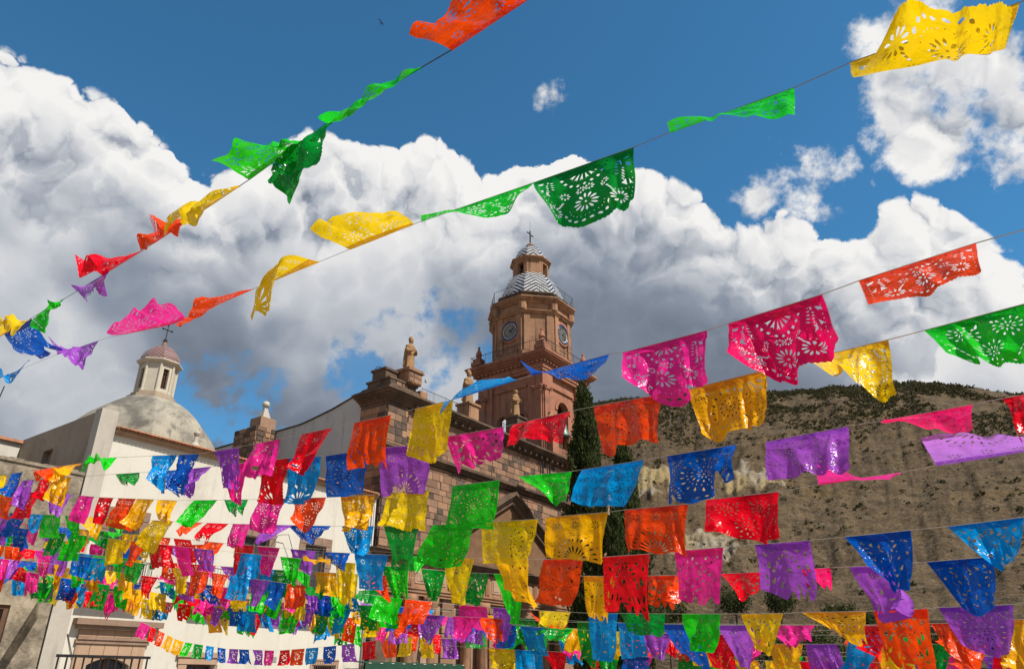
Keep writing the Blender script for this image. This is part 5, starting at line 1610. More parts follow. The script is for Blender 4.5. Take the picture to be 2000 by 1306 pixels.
 15: [[-3395,54154,9536],[-2209,13916,5493],[-3030,14330,5501],[-3899,14768,5510],[-4996,15433,5616],[-6200,16161,5733],[-7230,16510,5885],[-8313,16878,6045],[-9370,17110,6204],[-10465,17351,6369],[-11598,17631,6476],[-12773,17920,6586],[-21475,20067,7404]],
 17: [[7765,2196,4359],[5269,7650,4518],[4456,9426,4570],[3163,12252,4653],[2479,12791,4704],[1730,13380,4761],[895,13820,4844],[0,14291,4933],[-964,14813,5066],[-2008,15378,5210],[-2848,15806,5361],[-3741,16261,5520],[-5381,17157,5775],[-7230,18167,6063],[-9152,18938,6361],[-11267,19786,6689],[-13050,20325,6927],[-14947,20899,7180],[-25286,24025,8558]],
 18: [[7667,1869,4248],[4871,7176,4408],[4598,7695,4424],[4282,8294,4442],[3933,9378,4494],[3479,10788,4562],[2930,11349,4604],[2320,11973,4652],[1625,12565,4714],[856,13220,4783],[0,13928,4893],[-957,14720,5015],[-2564,15700,5245],[-4418,16831,5511],[-6452,17767,5833],[-8753,18826,6197],[-11549,19618,6603],[-14636,20493,7051],[-25595,23598,8641]],
 19: [[10302,5121,4021],[6233,9527,4176],[5401,10428,4208],[4395,11517,4247],[3519,12281,4291],[2515,13154,4343],[1545,13827,4417],[466,14575,4500],[-240,14958,4548],[-985,15362,4599],[-2083,16203,4713],[-3314,17147,4842],[-4610,17831,5009],[-6025,18577,5191],[-8206,19274,5647],[-10604,20040,6149],[-12841,20698,6614],[-15272,21414,7118],[-25083,24303,9155]],
 16: [[-4167,53092,8374],[-2840,14435,5278],[-3606,14880,5272],[-4418,15353,5265],[-5240,15701,5313],[-6102,16066,5363],[-6897,16426,5465],[-7732,16803,5571],[-8425,17050,5679],[-9141,17305,5791],[-9941,17544,5959],[-10770,17792,6133],[-19794,31584,7948]],
 20: [[-2570,55290,10418],[-1988,12433,5538],[-3314,13415,5720],[-4873,14569,5933],[-6118,15211,6087],[-7483,15915,6256],[-8726,16399,6431],[-10056,16916,6618],[-11378,17295,6836],[-12773,17695,7066],[-21318,20144,8475]],
 21: [[-381,58304,8588],[-1767,13488,5161],[-2820,14337,5261],[-4017,15301,5374],[-5155,16017,5468],[-6407,16803,5571],[-7470,17059,5659],[-8570,17324,5749],[-9677,17734,5902],[-10845,18167,6063],[-12140,18618,6244],[-13510,19095,6436],[-25764,23366,8150]],
 22: [[7350,1144,4000],[4339,6319,4386],[3148,8367,4539],[805,12394,4839],[-609,13362,4978],[-2272,14500,5141],[-3615,15340,5292],[-5131,16289,5462],[-6628,17040,5699],[-8284,17872,5962],[-9607,18276,6203],[-11004,18703,6458],[-12483,19149,6739],[-14050,19622,7037],[-25889,23194,9288]],
}
BANNERS = [
 (1,1,'orange','B',145,[-226,2056,6155,-152,1985,6143,-82,1918,6131,-15,1853,6119,49,1792,6108,-328,1770,5949,-280,1718,5924,-234,1670,5901,-169,1607,5891,-107,1547,5881]),
 (1,2,'green','B',134,[-728,2610,6376,-626,2497,6331,-531,2393,6289,-442,2295,6250,-360,2203,6214,-790,2391,6088,-695,2275,6048,-608,2168,6010,-509,2081,5962,-417,2001,5917]),
 (1,3,'darkgreen','A',58,[-1039,2940,6477,-988,2889,6467,-938,2838,6458,-889,2789,6447,-839,2733,6425,-1123,2854,6106,-1093,2859,6083,-1068,2879,6071,-988,2717,6075,-920,2580,6089]),
 (1,4,'green','A',113,[-1484,3389,6562,-1361,3265,6539,-1245,3148,6516,-1136,3038,6495,-1032,2933,6476,-1569,3040,6442,-1436,2927,6393,-1311,2823,6348,-1176,2749,6274,-1051,2686,6210]),
 (1,5,'yellow','B',78,[-1969,3881,6682,-1860,3771,6655,-1757,3666,6629,-1658,3565,6605,-1563,3469,6581,-2086,3599,6451,-1972,3499,6411,-1865,3405,6373,-1774,3323,6333,-1688,3245,6295]),
 (1,6,'orange','B',81,[-2564,4485,6831,-2420,4339,6795,-2284,4201,6761,-2155,4070,6729,-2033,3946,6698,-2512,4173,6654,-2393,4032,6600,-2280,3901,6549,-2148,3785,6499,-2022,3676,6452]),
 (1,7,'red','B',79,[-3529,5519,7160,-3309,5283,7085,-3104,5064,7015,-2915,4861,6950,-2738,4672,6890,-3564,5133,7176,-3375,4929,6957,-3227,4780,6779,-2998,4573,6713,-2787,4383,6654]),
 (1,8,'purple','B',62,[-4177,6213,7381,-3961,5982,7307,-3759,5766,7238,-3570,5563,7174,-3393,5373,7114,-4054,5886,7292,-3848,5692,7127,-3664,5525,6981,-3469,5332,6910,-3286,5152,6844]),
 (1,9,'green','B',48,[-5087,7075,7584,-4923,6923,7549,-4767,6776,7516,-4615,6634,7483,-4470,6498,7452,-4985,6874,7288,-4825,6715,7257,-4671,6562,7228,-4531,6374,7241,-4401,6199,7256]),
 (1,10,'blue','B',52,[-6183,8102,7817,-5958,7892,7769,-5744,7691,7724,-5539,7499,7680,-5344,7316,7639,-5903,8097,7545,-5708,7983,7462,-5570,7946,7414,-5354,7759,7378,-5147,7580,7344]),
 (1,11,'yellow','B',60,[-6326,8236,7848,-6060,7987,7791,-5809,7752,7738,-5570,7528,7687,-5344,7316,7639,-6184,7922,7748,-5950,7639,7758,-5738,7383,7774,-5489,7193,7570,-5280,7047,7394]),
 (2,1,'yellow','a',328,[1047,1699,5728,1137,1623,5710,1222,1553,5694,1301,1486,5679,1376,1424,5664,1012,1648,5625,1127,1585,5594,1216,1533,5569,1282,1492,5552,1335,1466,5547,953,1453,5496,1032,1351,5567,1071,1350,5497,1163,1286,5488,1223,1264,5466]),
 (2,2,'green','a',240,[634,2317,5984,725,2201,5938,809,2095,5896,886,1997,5857,957,1906,5822,556,2026,5790,649,1919,5732,726,1840,5659,792,1783,5585,851,1739,5518]),
 (2,3,'darkgreen','A',195,[104,2918,6186,218,2800,6148,324,2690,6113,423,2586,6080,515,2490,6049,113,2672,5925,204,2680,5791,322,2588,5747,414,2478,5717,467,2368,5698]),
 (2,4,'green','a',218,[-512,3468,6332,-342,3317,6291,-184,3176,6254,-37,3045,6220,100,2923,6187,-463,3168,6145,-278,3022,6100,-171,2933,5989,-59,2831,5928,27,2682,5929]),
 (2,5,'yellow','B',124,[-997,3878,6405,-880,3780,6388,-768,3686,6372,-661,3595,6357,-557,3509,6342,-1136,3538,6308,-1026,3433,6319,-847,3326,6308,-677,3239,6274,-578,3177,6201]),
 (2,6,'yellow','B',84,[-1667,4547,6570,-1557,4436,6543,-1452,4331,6517,-1350,4229,6492,-1253,4132,6468,-1766,4456,6452,-1691,4349,6452,-1633,4285,6475,-1557,4168,6465,-1483,4055,6456,-1794,4452,6229,-1750,4436,6234,-1694,4389,6224,-1618,4287,6186,-1546,4189,6149]),
 (2,7,'orange','B',123,[-2719,5565,6787,-2501,5357,6747,-2296,5162,6709,-2104,4979,6673,-1920,4800,6633,-2687,5276,6568,-2544,5077,6502,-2418,4906,6448,-2281,4730,6426,-2152,4565,6406]),
 (2,8,'pink','B',117,[-3938,6780,7196,-3606,6446,7072,-3304,6141,6959,-3028,5863,6856,-2794,5636,6801,-3929,6447,7039,-3623,6087,6974,-3349,5767,6917,-3038,5489,6830,-2772,5268,6767]),
 (2,9,'purple','B',80,[-5553,8235,7605,-5292,8011,7552,-5044,7799,7501,-4807,7596,7453,-4582,7403,7406,-5419,7893,7614,-5182,7688,7436,-4974,7517,7279,-4773,7374,7149,-4597,7263,7037]),
 (2,10,'cyan','B',46,[-7148,9468,7764,-6938,9285,7721,-6783,9168,7710,-6631,9054,7699,-6482,8943,7688,-6964,9157,7858,-6711,9009,7686,-6534,8958,7557,-6361,8822,7638,-6203,8705,7725]),
 (3,1,'orange','a',227,[1388,2570,5447,1456,2472,5433,1519,2380,5420,1579,2294,5408,1636,2213,5397,1278,2327,5202,1348,2231,5185,1396,2139,5181,1429,2059,5181,1452,1997,5176]),
 (3,2,'hotpink','A',182,[1111,3391,5657,1196,3282,5644,1277,3179,5632,1354,3082,5621,1427,2989,5610,1058,3179,5355,1147,3152,5282,1266,3106,5238,1322,2974,5244,1353,2803,5293]),
 (3,3,'pink','A',163,[671,4068,5794,776,3944,5775,875,3827,5757,969,3715,5740,1058,3610,5723,621,3828,5520,713,3760,5451,828,3739,5372,923,3605,5365,1004,3482,5360]),
 (3,4,'blue','b',148,[144,4796,5941,268,4623,5909,384,4461,5879,492,4308,5850,595,4165,5824,61,4443,5909,170,4308,5764,312,4175,5670,444,4031,5623,526,3874,5626]),
 (3,5,'cyan','b',142,[-557,5722,6081,-396,5546,6060,-241,5332,6027,-97,5132,5996,37,4945,5967,-556,5420,5883,-436,5201,5969,-286,4978,5971,-143,4783,5923,-35,4614,5847]),
 (3,6,'yellow','B',73,[-817,5917,6088,-730,5852,6086,-646,5788,6083,-563,5726,6081,-481,5665,6079,-887,5919,5679,-790,5961,5665,-681,5910,5625,-613,5842,5653,-543,5743,5671]),
 (3,7,'orange','C',70,[-1412,6319,6098,-1321,6262,6097,-1232,6206,6097,-1144,6151,6096,-1057,6097,6095,-1505,6404,5695,-1399,6258,5688,-1306,6162,5694,-1232,6244,5687,-1133,6202,5646]),
 (3,8,'red','C',58,[-2008,6774,6134,-1916,6695,6125,-1827,6618,6117,-1739,6543,6108,-1653,6469,6100,-2073,6656,5753,-1979,6626,5726,-1893,6619,5705,-1779,6398,5740,-1687,6247,5790]),
 (3,9,'pink','C',47,[-2608,7254,6185,-2527,7194,6179,-2447,7134,6173,-2369,7075,6167,-2292,7017,6162,-2662,7084,5830,-2567,7049,5808,-2474,7018,5787,-2377,6973,5776,-2282,6931,5765]),
 (3,10,'purple','C',47,[-3173,7619,6212,-3093,7573,6209,-3013,7528,6207,-2934,7484,6205,-2856,7440,6203,-2999,7641,5838,-2961,7625,5818,-2939,7651,5808,-2888,7601,5780,-2838,7552,5752]),
 (3,11,'blue','B',39,[-3654,7872,6246,-3376,7733,6217,-3645,7734,5871,-3533,7758,5800]),
 (3,12,'cyan','B',47,[-4040,8064,6288,-3952,8020,6278,-3864,7976,6269,-3777,7933,6260,-3691,7890,6250,-3956,7831,6006,-3894,7822,5953,-3838,7824,5904,-3792,7847,5860,-3781,7943,5832]),
 (3,13,'green','C',56,[-5053,8583,6359,-4935,8520,6356,-4819,8458,6354,-4704,8398,6352,-4590,8338,6347,-4946,8315,6130,-4816,8214,6210,-4695,8127,6293,-4608,8085,6199,-4531,8059,6110]),
 (3,14,'gold','B',42,[-5521,8825,6371,-5156,8637,6361,-5483,8558,6106,-5155,8356,6104]),
 (3,15,'orange','B',38,[-5845,8992,6382,-5503,8816,6371,-5726,8710,6181,-5424,8553,6118]),
 (3,16,'blue','B',22,[-6411,9282,6399,-6200,9174,6393,-6323,9082,6082,-6154,9018,6030]),
 (3,17,'yellow','B',26,[-6778,9479,6415,-6509,9333,6402,-6649,9232,6168,-6379,9144,6096]),
 (4,1,'green','B',211,[1751,2820,5346,1785,2686,5314,1816,2563,5285,1844,2449,5257,1871,2344,5232,1662,2549,5120,1691,2450,5045,1722,2364,4979,1696,2268,4968,1677,2185,4960]),
 (4,2,'yellow','B',122,[1553,3344,5460,1594,3260,5444,1632,3179,5428,1669,3102,5413,1704,3028,5399,1360,3085,5303,1420,3024,5231,1477,2976,5162,1531,2928,5110,1576,2864,5083]),
 (4,3,'gold','B',151,[1046,4069,5558,1136,3971,5550,1222,3878,5543,1304,3788,5536,1383,3701,5529,1015,3870,5236,1105,3837,5182,1170,3750,5175,1225,3645,5183,1286,3562,5181]),
 (4,4,'orange','B',130,[571,4853,5731,666,4694,5696,755,4544,5662,838,4403,5630,917,4270,5600,601,4720,5359,651,4604,5303,699,4398,5304,759,4220,5305,843,4129,5244]),
 (4,5,'red','B',110,[12,5702,5878,123,5549,5854,229,5403,5832,329,5264,5811,425,5131,5791,-66,5430,5644,98,5255,5644,230,5135,5582,319,5038,5511,354,4928,5478]),
 (4,6,'pink','C',114,[-602,6315,5964,-463,6184,5946,-329,6058,5928,-200,5936,5911,-76,5819,5895,-439,6222,5607,-338,6035,5604,-242,5869,5605,-151,5716,5609,-64,5575,5614]),
 (4,7,'purple','B',93,[-1257,6870,6034,-1125,6762,6009,-997,6657,5984,-872,6556,5960,-752,6457,5936,-1239,6976,5580,-1113,6864,5571,-991,6756,5563,-869,6653,5539,-751,6554,5516]),
 (4,8,'blue','B',86,[-1919,7386,6096,-1781,7278,6083,-1647,7174,6070,-1516,7072,6058,-1389,6973,6047,-1878,7424,5681,-1753,7363,5673,-1623,7273,5657,-1536,7121,5643,-1458,7002,5635]),
 (4,9,'cyan','B',65,[-2387,7647,6143,-2282,7589,6132,-2178,7531,6122,-2075,7474,6111,-1974,7418,6101,-2390,7742,5710,-2292,7684,5681,-2196,7627,5653,-2108,7567,5640,-2021,7508,5627]),
 (4,10,'red','B',52,[-2695,7777,6150,-2613,7744,6149,-2532,7711,6148,-2451,7678,6147,-2368,7637,6141,-2702,7820,5733,-2635,7831,5716,-2555,7802,5691,-2495,7765,5683,-2431,7718,5673]),
 (4,11,'pink','B',48,[-3154,7962,6155,-3075,7930,6154,-2997,7899,6153,-2919,7867,6152,-2841,7836,6151,-3062,7843,5787,-3026,7837,5764,-2997,7847,5744,-2994,7929,5741,-2946,7892,5711]),
 (4,12,'purple','B',50,[-3771,8348,6209,-3671,8285,6200,-3572,8223,6191,-3474,8161,6182,-3378,8101,6174,-3679,8200,5857,-3619,8108,5856,-3563,8023,5856,-3510,7946,5858,-3461,7876,5861]),
 (4,13,'blue','B',34,[-4171,8572,6246,-3899,8423,6220,-4037,8308,6033,-3764,8241,5912]),
 (4,14,'darkgreen','B',46,[-4904,8974,6314,-4802,8918,6305,-4702,8863,6295,-4602,8808,6286,-4504,8755,6277,-4679,8746,6140,-4600,8681,6115,-4523,8619,6091,-4447,8559,6067,-4374,8501,6044]),
 (4,15,'gold','B',32,[-6040,9612,6424,-5711,9422,6391,-5957,9438,6085,-5707,9283,6012]),
 (4,16,'red','B',22,[-6359,9798,6457,-6124,9661,6433,-6260,9584,6157,-6029,9490,6096]),
 (4,17,'purple','B',22,[-6736,10017,6495,-6490,9874,6470,-6694,9869,6125,-6469,9769,6077]),
 (5,1,'red','B',82,[2299,3248,5197,2316,3200,5188,2333,3153,5180,2349,3108,5172,2365,3063,5164,2145,2996,4984,2156,2962,4962,2166,2930,4940,2169,2883,4947,2173,2838,4953]),
 (5,2,'hotpink','b',178,[2004,3820,5277,2066,3699,5260,2124,3586,5243,2180,3478,5227,2232,3376,5213,1853,3517,5163,1930,3401,5115,1991,3310,5052,2030,3227,5011,2044,3133,5024]),
 (5,3,'purple','B',159,[1572,4394,5337,1659,4284,5328,1742,4179,5318,1822,4079,5309,1897,3982,5300,1459,4160,5071,1560,4065,5038,1641,3966,5024,1709,3868,5018,1772,3776,5011]),
 (5,4,'blue','B',134,[1110,5132,5456,1201,4992,5436,1287,4859,5417,1370,4732,5400,1448,4612,5383,1069,5006,5078,1136,4859,5067,1220,4689,5073,1294,4522,5092,1334,4379,5115]),
 (5,5,'cyan','B',120,[585,6030,5593,694,5866,5570,799,5710,5548,898,5562,5527,991,5417,5506,458,5818,5301,550,5698,5247,640,5597,5197,743,5454,5173,840,5314,5148]),
 (5,6,'green','B',103,[60,6579,5676,177,6467,5659,290,6358,5642,399,6252,5626,505,6150,5610,149,6259,5532,270,6186,5435,336,6114,5357,381,6032,5315,436,5914,5323]),
 (5,7,'green','B',91,[-597,7341,5773,-471,7201,5754,-350,7066,5736,-233,6935,5719,-120,6808,5702,-642,7330,5358,-509,7217,5338,-381,7140,5323,-259,7013,5290,-141,6889,5258]),
 (5,8,'yellow','B',80,[-1328,7858,5816,-1204,7762,5803,-1083,7669,5790,-964,7578,5778,-849,7494,5768,-1389,7701,5453,-1237,7641,5419,-1090,7593,5387,-986,7506,5373,-884,7432,5362]),
 (5,9,'gold','B',65,[-1945,8354,5897,-1830,8261,5881,-1718,8170,5865,-1608,8080,5850,-1500,7993,5836,-1847,8353,5492,-1761,8205,5479,-1682,8078,5470,-1606,7964,5463,-1533,7860,5457]),
 (5,10,'orange','B',62,[-2616,8819,5981,-2500,8746,5967,-2386,8674,5953,-2274,8603,5940,-2163,8532,5926,-2525,8597,5686,-2434,8591,5609,-2358,8634,5542,-2257,8451,5572,-2170,8313,5608]),
 (5,11,'pink','B',52,[-3147,9156,6045,-3043,9090,6032,-2939,9024,6020,-2838,8960,6008,-2737,8896,5995,-3165,9037,5657,-3088,8989,5637,-3015,8949,5620,-2948,8929,5605,-2886,8920,5593]),
 (5,12,'darkgreen','B',46,[-3705,9478,6109,-3609,9424,6098,-3514,9371,6087,-3420,9319,6076,-3327,9267,6066,-3511,9242,5901,-3448,9164,5898,-3388,9090,5895,-3329,9020,5893,-3273,8954,5891]),
 (5,13,'green','B',44,[-4207,9758,6165,-3824,9544,6122,-4297,9558,5829,-4084,9499,5761]),
 (5,14,'gold','B',36,[-4855,10114,6253,-4515,9929,6200,-4742,9863,6002,-4515,9677,5911]),
 (5,15,'gold','B',33,[-5291,10385,6325,-4943,10163,6267,-5322,10252,5942,-5110,10154,5855]),
 (5,16,'orange','B',34,[-5689,10639,6392,-5313,10399,6329,-5769,10574,5988,-5409,10399,5920]),
 (5,17,'red','B',28,[-6133,10924,6469,-5803,10711,6411,-6105,10817,6078,-5796,10651,6003]),
 (5,18,'pink','B',28,[-6624,11254,6571,-6260,11009,6495,-6644,11129,6183,-6308,10944,6087]),
 (5,19,'purple','B',30,[-7221,11650,6689,-6812,11381,6610,-7193,11393,6406,-6900,11151,6294]),
 (5,20,'red','B',35,[-8275,12335,6885,-7734,11983,6784,-8331,12385,6433,-7764,11945,6370]),
 (5,21,'orange','B',31,[-8862,12716,6993,-8355,12387,6899,-8862,12804,6547,-8476,12394,6443]),
 (5,22,'yellow','C',31,[-9355,12983,7076,-8888,12733,6998,-9184,12714,6904,-8738,12545,6705]),
 (6,1,'lilac','b',210,[2260,3837,5036,2321,3695,5021,2391,3585,5012,2457,3480,5004,2520,3380,4996,2042,3549,5107,2093,3414,5071,2154,3310,5044,2212,3214,5011,2267,3125,4979]),
 (6,2,'pink','b',160,[1976,4694,5142,2039,4531,5122,2097,4379,5103,2152,4236,5085,2204,4102,5068,1830,4365,5140,1891,4206,5101,1923,4078,5023,1960,3959,4964,2021,3811,4971]),
 (6,3,'red','B',140,[1392,5266,5171,1491,5158,5161,1586,5054,5152,1677,4954,5143,1765,4858,5134,1296,5016,4909,1413,4920,4877,1525,4847,4830,1610,4770,4804,1643,4656,4832]),
 (6,4,'orange','B',123,[928,6098,5275,1034,5958,5257,1136,5823,5240,1233,5695,5223,1326,5572,5208,880,5915,4931,978,5789,4904,1073,5670,4878,1153,5554,4858,1232,5444,4839]),
 (6,5,'gold','B',120,[306,6733,5340,438,6618,5328,565,6507,5317,689,6399,5306,808,6292,5295,288,6574,4974,403,6479,4952,516,6391,4931,628,6314,4909,738,6245,4889]),
 (6,6,'yellow','B',108,[-298,7495,5440,-156,7318,5415,-20,7150,5391,111,6989,5367,235,6834,5345,-308,7405,5040,-175,7238,5012,-47,7079,4985,51,6956,4957,148,6892,4937]),
 (6,7,'green','B',76,[-861,8153,5540,-744,8035,5521,-630,7920,5503,-520,7808,5485,-412,7700,5468,-1024,8106,5159,-888,8075,5118,-747,7967,5067,-610,7859,5058,-478,7753,5049]),
 (6,8,'darkgreen','B',68,[-1515,8845,5659,-1391,8710,5635,-1270,8578,5611,-1153,8451,5589,-1040,8333,5569,-1386,8928,5185,-1313,8784,5158,-1243,8645,5133,-1174,8511,5109,-1109,8387,5086]),
 (6,9,'cyan','B',62,[-2132,9372,5756,-2012,9278,5738,-1895,9187,5721,-1780,9098,5704,-1667,9010,5688,-1949,9252,5420,-1886,9134,5390,-1827,9030,5362,-1772,8940,5337,-1720,8866,5314]),
 (6,10,'blue','B',84,[-3012,10031,5893,-2828,9893,5864,-2649,9759,5836,-2475,9628,5809,-2305,9501,5783,-2758,9834,5691,-2647,9667,5624,-2544,9522,5561,-2408,9339,5593,-2279,9176,5627]),
 (6,11,'purple','B',51,[-3411,10363,5963,-3287,10259,5941,-3165,10158,5919,-3046,10058,5898,-2933,9972,5880,-3470,10089,5701,-3399,9995,5677,-3332,9912,5655,-3272,9845,5636,-3228,9826,5624]),
 (6,12,'pink','B',36,[-4086,10926,6081,-3703,10607,6014,-4071,10725,5745,-3758,10376,5702]),
 (6,13,'red','B',41,[-4616,11301,6167,-4185,11009,6099,-4668,11021,5910,-4388,10799,5814]),
 (6,14,'orange','B',32,[-5063,11591,6236,-4712,11364,6182,-5055,11289,6016,-4817,11081,5935]),
 (6,15,'yellow','B',40,[-5844,12110,6363,-5361,11786,6283,-6045,12070,5995,-5556,11770,5775]),
 (6,16,'green','B',35,[-6944,12847,6545,-6462,12524,6465,-6810,12560,6368,-6382,12274,6195]),
 (6,17,'gold','C',30,[-7537,13245,6644,-7087,12943,6569,-7468,12924,6483,-7092,12892,6157]),
 (6,18,'green','B',38,[-8272,13738,6766,-7675,13337,6667,-8060,13721,6421,-7661,13208,6282]),
 (6,19,'green','B',32,[-8943,14189,6877,-8402,13825,6788,-8975,14241,6461,-8358,13783,6379]),
 (6,20,'cyan','B',29,[-9458,14536,6962,-8944,14190,6877,-9309,14395,6628,-8963,14072,6485]),
 (6,21,'blue','C',31,[-10154,15005,7077,-9559,14604,6978,-10197,15059,6594,-9653,14618,6542]),
 (6,22,'purple','B',27,[-10745,15393,7174,-10210,15042,7086,-10767,15452,6757,-10128,14954,6698]),
 (6,23,'pink','B',26,[-11354,15773,7275,-10833,15447,7188,-11239,15819,6877,-10713,15381,6807]),
 (7,1,'cyan','C',148,[2751,4725,4882,2791,4587,4871,2828,4457,4860,2864,4333,4849,2898,4216,4839,2692,4417,4684,2724,4324,4604,2764,4252,4531,2730,4145,4539,2705,4055,4548]),
 (7,2,'blue','C',128,[2381,5378,4932,2450,5269,4924,2516,5164,4917,2580,5063,4910,2641,4966,4904,2412,5089,4682,2461,5052,4593,2538,5076,4513,2515,4955,4522,2508,4868,4534]),
 (7,3,'purple','C',106,[2003,6220,5016,2083,6123,5008,2161,6028,5001,2236,5937,4993,2308,5844,4986,1957,6062,4650,2069,6043,4603,2196,6056,4559,2267,5966,4536,2284,5838,4568]),
 (7,4,'pink','C',94,[1526,7105,5100,1611,6980,5089,1693,6860,5080,1773,6743,5070,1850,6631,5061,1531,7093,4681,1592,7025,4644,1641,6914,4604,1704,6802,4602,1766,6694,4601]),
 (7,5,'red','C',90,[953,7949,5173,1053,7796,5158,1150,7648,5144,1242,7506,5130,1332,7369,5116,940,7994,4639,1025,7842,4632,1107,7697,4625,1187,7557,4567,1264,7422,4512]),
 (7,6,'orange','C',76,[360,8636,5248,463,8490,5230,562,8349,5211,657,8213,5194,750,8081,5177,245,8680,4801,359,8536,4766,468,8396,4733,555,8261,4726,640,8130,4720]),
 (7,7,'gold','C',65,[-220,9626,5398,-113,9437,5368,-9,9255,5340,90,9079,5313,186,8911,5287,-25,9560,5037,28,9477,4966,80,9297,4887,129,9124,4811,176,8956,4738]),
 (7,8,'yellow','C',59,[-957,10685,5570,-839,10541,5545,-724,10401,5521,-613,10264,5498,-504,10127,5475,-819,10749,4992,-769,10599,4965,-720,10454,4939,-673,10312,4913,-627,10171,4888]),
 (7,9,'green','C',42,[-1486,11029,5642,-1150,10811,5596,-1465,10739,5411,-1282,10550,5346]),
 (7,10,'cyan','B',65,[-2437,11765,5791,-2282,11633,5765,-2130,11505,5739,-1982,11379,5715,-1836,11256,5690,-2320,11842,5285,-2221,11699,5262,-2125,11559,5240,-2032,11423,5218,-1941,11290,5197]),
 (7,11,'blue','B',52,[-3053,12287,5893,-2917,12171,5871,-2784,12058,5849,-2653,11948,5827,-2525,11839,5805,-2847,12056,5677,-2772,11917,5639,-2701,11790,5602,-2634,11675,5568,-2570,11573,5535]),
 (7,12,'purple','B',49,[-3721,12706,6004,-3592,12625,5983,-3464,12544,5962,-3338,12465,5941,-3214,12387,5920,-3510,12613,5673,-3441,12493,5638,-3377,12391,5604,-3319,12306,5574,-3266,12239,5545]),
 (7,13,'pink','B',43,[-4428,13150,6122,-3948,12848,6042,-4297,13247,5690,-4062,12869,5576]),
 (7,14,'red','B',38,[-4970,13520,6218,-4510,13206,6136,-4902,13608,5718,-4602,13237,5621]),
 (7,15,'orange','B',38,[-5719,14032,6351,-5222,13692,6263,-5749,13825,6013,-5292,13438,5974]),
 (7,16,'red','B',32,[-6568,14613,6505,-6102,14294,6420,-6415,14742,6053,-5920,14274,6051]),
 (7,17,'orange','C',29,[-7104,14981,6603,-6660,14677,6522,-6952,14745,6357,-6539,14447,6246]),
 (7,18,'yellow','B',33,[-7691,15384,6710,-7159,15019,6613,-7572,15500,6322,-7192,15070,6139]),
 (7,19,'gold','C',26,[-8117,15676,6789,-7679,15375,6708,-8034,15502,6446,-7773,15280,6314]),
 (7,20,'green','B',28,[-8600,15996,6876,-8114,15674,6788,-8531,15657,6769,-8060,15352,6622]),
 (7,21,'darkgreen','B',25,[-9051,16287,6956,-8605,15999,6876,-8937,16045,6692,-8509,15930,6486]),
 (7,22,'gold','B',31,[-9681,16693,7069,-9097,16317,6964,-9578,16600,6689,-9002,16139,6629]),
 (7,23,'blue','B',30,[-10380,17145,7194,-9790,16764,7088,-10276,16799,7180,-9677,16520,6826]),
 (7,24,'purple','B',28,[-11038,17566,7314,-10450,17190,7206,-10850,17481,6973,-10473,17068,6815]),
 (7,25,'pink','B',26,[-11686,17980,7432,-11115,17615,7328,-11648,18076,7006,-11207,17632,6858]),
 (7,26,'red','B',23,[-12287,18364,7542,-11761,18028,7446,-12324,18017,7391,-11776,17693,7271]),
 (7,27,'green','B',26,[-12891,18750,7653,-12274,18356,7540,-12959,18790,7127,-12305,18407,7112]),
 (7,28,'yellow','B',26,[-13431,19023,7740,-12895,18752,7653,-13408,18654,7700,-12812,18455,7447]),
 (8,1,'blue','C',128,[2818,5182,4731,2872,5076,4725,2924,4975,4719,2974,4877,4713,3023,4785,4709,2839,4938,4419,2858,4866,4386,2881,4807,4355,2868,4682,4391,2865,4579,4428]),
 (8,2,'purple','C',82,[2672,6046,4816,2697,5916,4802,2721,5792,4789,2743,5673,4776,2765,5559,4763,2715,5831,4480,2738,5755,4428,2780,5723,4381,2731,5498,4412,2710,5337,4446]),
 (8,3,'hotpink','C',65,[2458,6613,4869,2500,6534,4862,2542,6456,4856,2582,6380,4850,2621,6305,4844,2398,6299,4691,2417,6227,4681,2436,6159,4670,2455,6093,4660,2474,6030,4651]),
 (8,4,'red','C',85,[2028,7451,4941,2096,7317,4929,2161,7187,4917,2224,7062,4905,2285,6941,4895,1993,7109,4834,2021,7021,4722,2056,6967,4617,2098,6811,4654,2140,6670,4690]),
 (8,5,'orange','C',72,[1506,8561,5059,1582,8419,5044,1656,8283,5030,1728,8150,5016,1797,8021,5003,1498,8337,4738,1595,8230,4693,1691,8138,4650,1704,7963,4666,1720,7811,4682]),
 (8,6,'gold','C',61,[886,9494,5175,971,9387,5160,1054,9281,5145,1136,9178,5131,1215,9075,5117,888,9529,4715,938,9424,4688,986,9323,4663,1033,9224,4637,1079,9125,4612]),
 (8,7,'green','C',52,[-272,11341,5434,-171,11157,5407,-73,10978,5380,22,10806,5354,114,10641,5330,-74,11386,4868,-18,11200,4827,36,11020,4787,88,10847,4748,139,10681,4710]),
 (8,8,'darkgreen','C',49,[-778,12262,5572,-666,12059,5542,-558,11862,5512,-454,11672,5484,-353,11488,5456,-760,12304,5135,-687,12098,5101,-617,11899,5068,-549,11707,5037,-483,11521,5006]),
 (8,9,'darkgreen','C',48,[-1402,11838,5571,-1313,11899,5571,-1223,11959,5571,-1133,12021,5571,-1042,12083,5571,-1269,11893,5156,-1246,11946,5147,-1223,12001,5137,-1201,12056,5127,-1178,12112,5117]),
 (8,10,'green','C',52,[-2037,11875,5622,-1932,11868,5614,-1827,11862,5605,-1723,11856,5597,-1618,11850,5588,-1795,11956,5163,-1745,11940,5154,-1695,11925,5145,-1646,11911,5136,-1596,11897,5127]),
 (8,11,'yellow','C',39,[-2770,11956,5694,-2447,11920,5663,-2640,12039,5096,-2445,11976,5001]),
 (8,12,'gold','B',41,[-3257,12073,5749,-2899,11987,5709,-3232,11727,5656,-2802,11660,5598]),
 (8,13,'green','B',41,[-3713,12184,5801,-3346,12095,5759,-3536,12098,5446,-3431,12118,5337]),
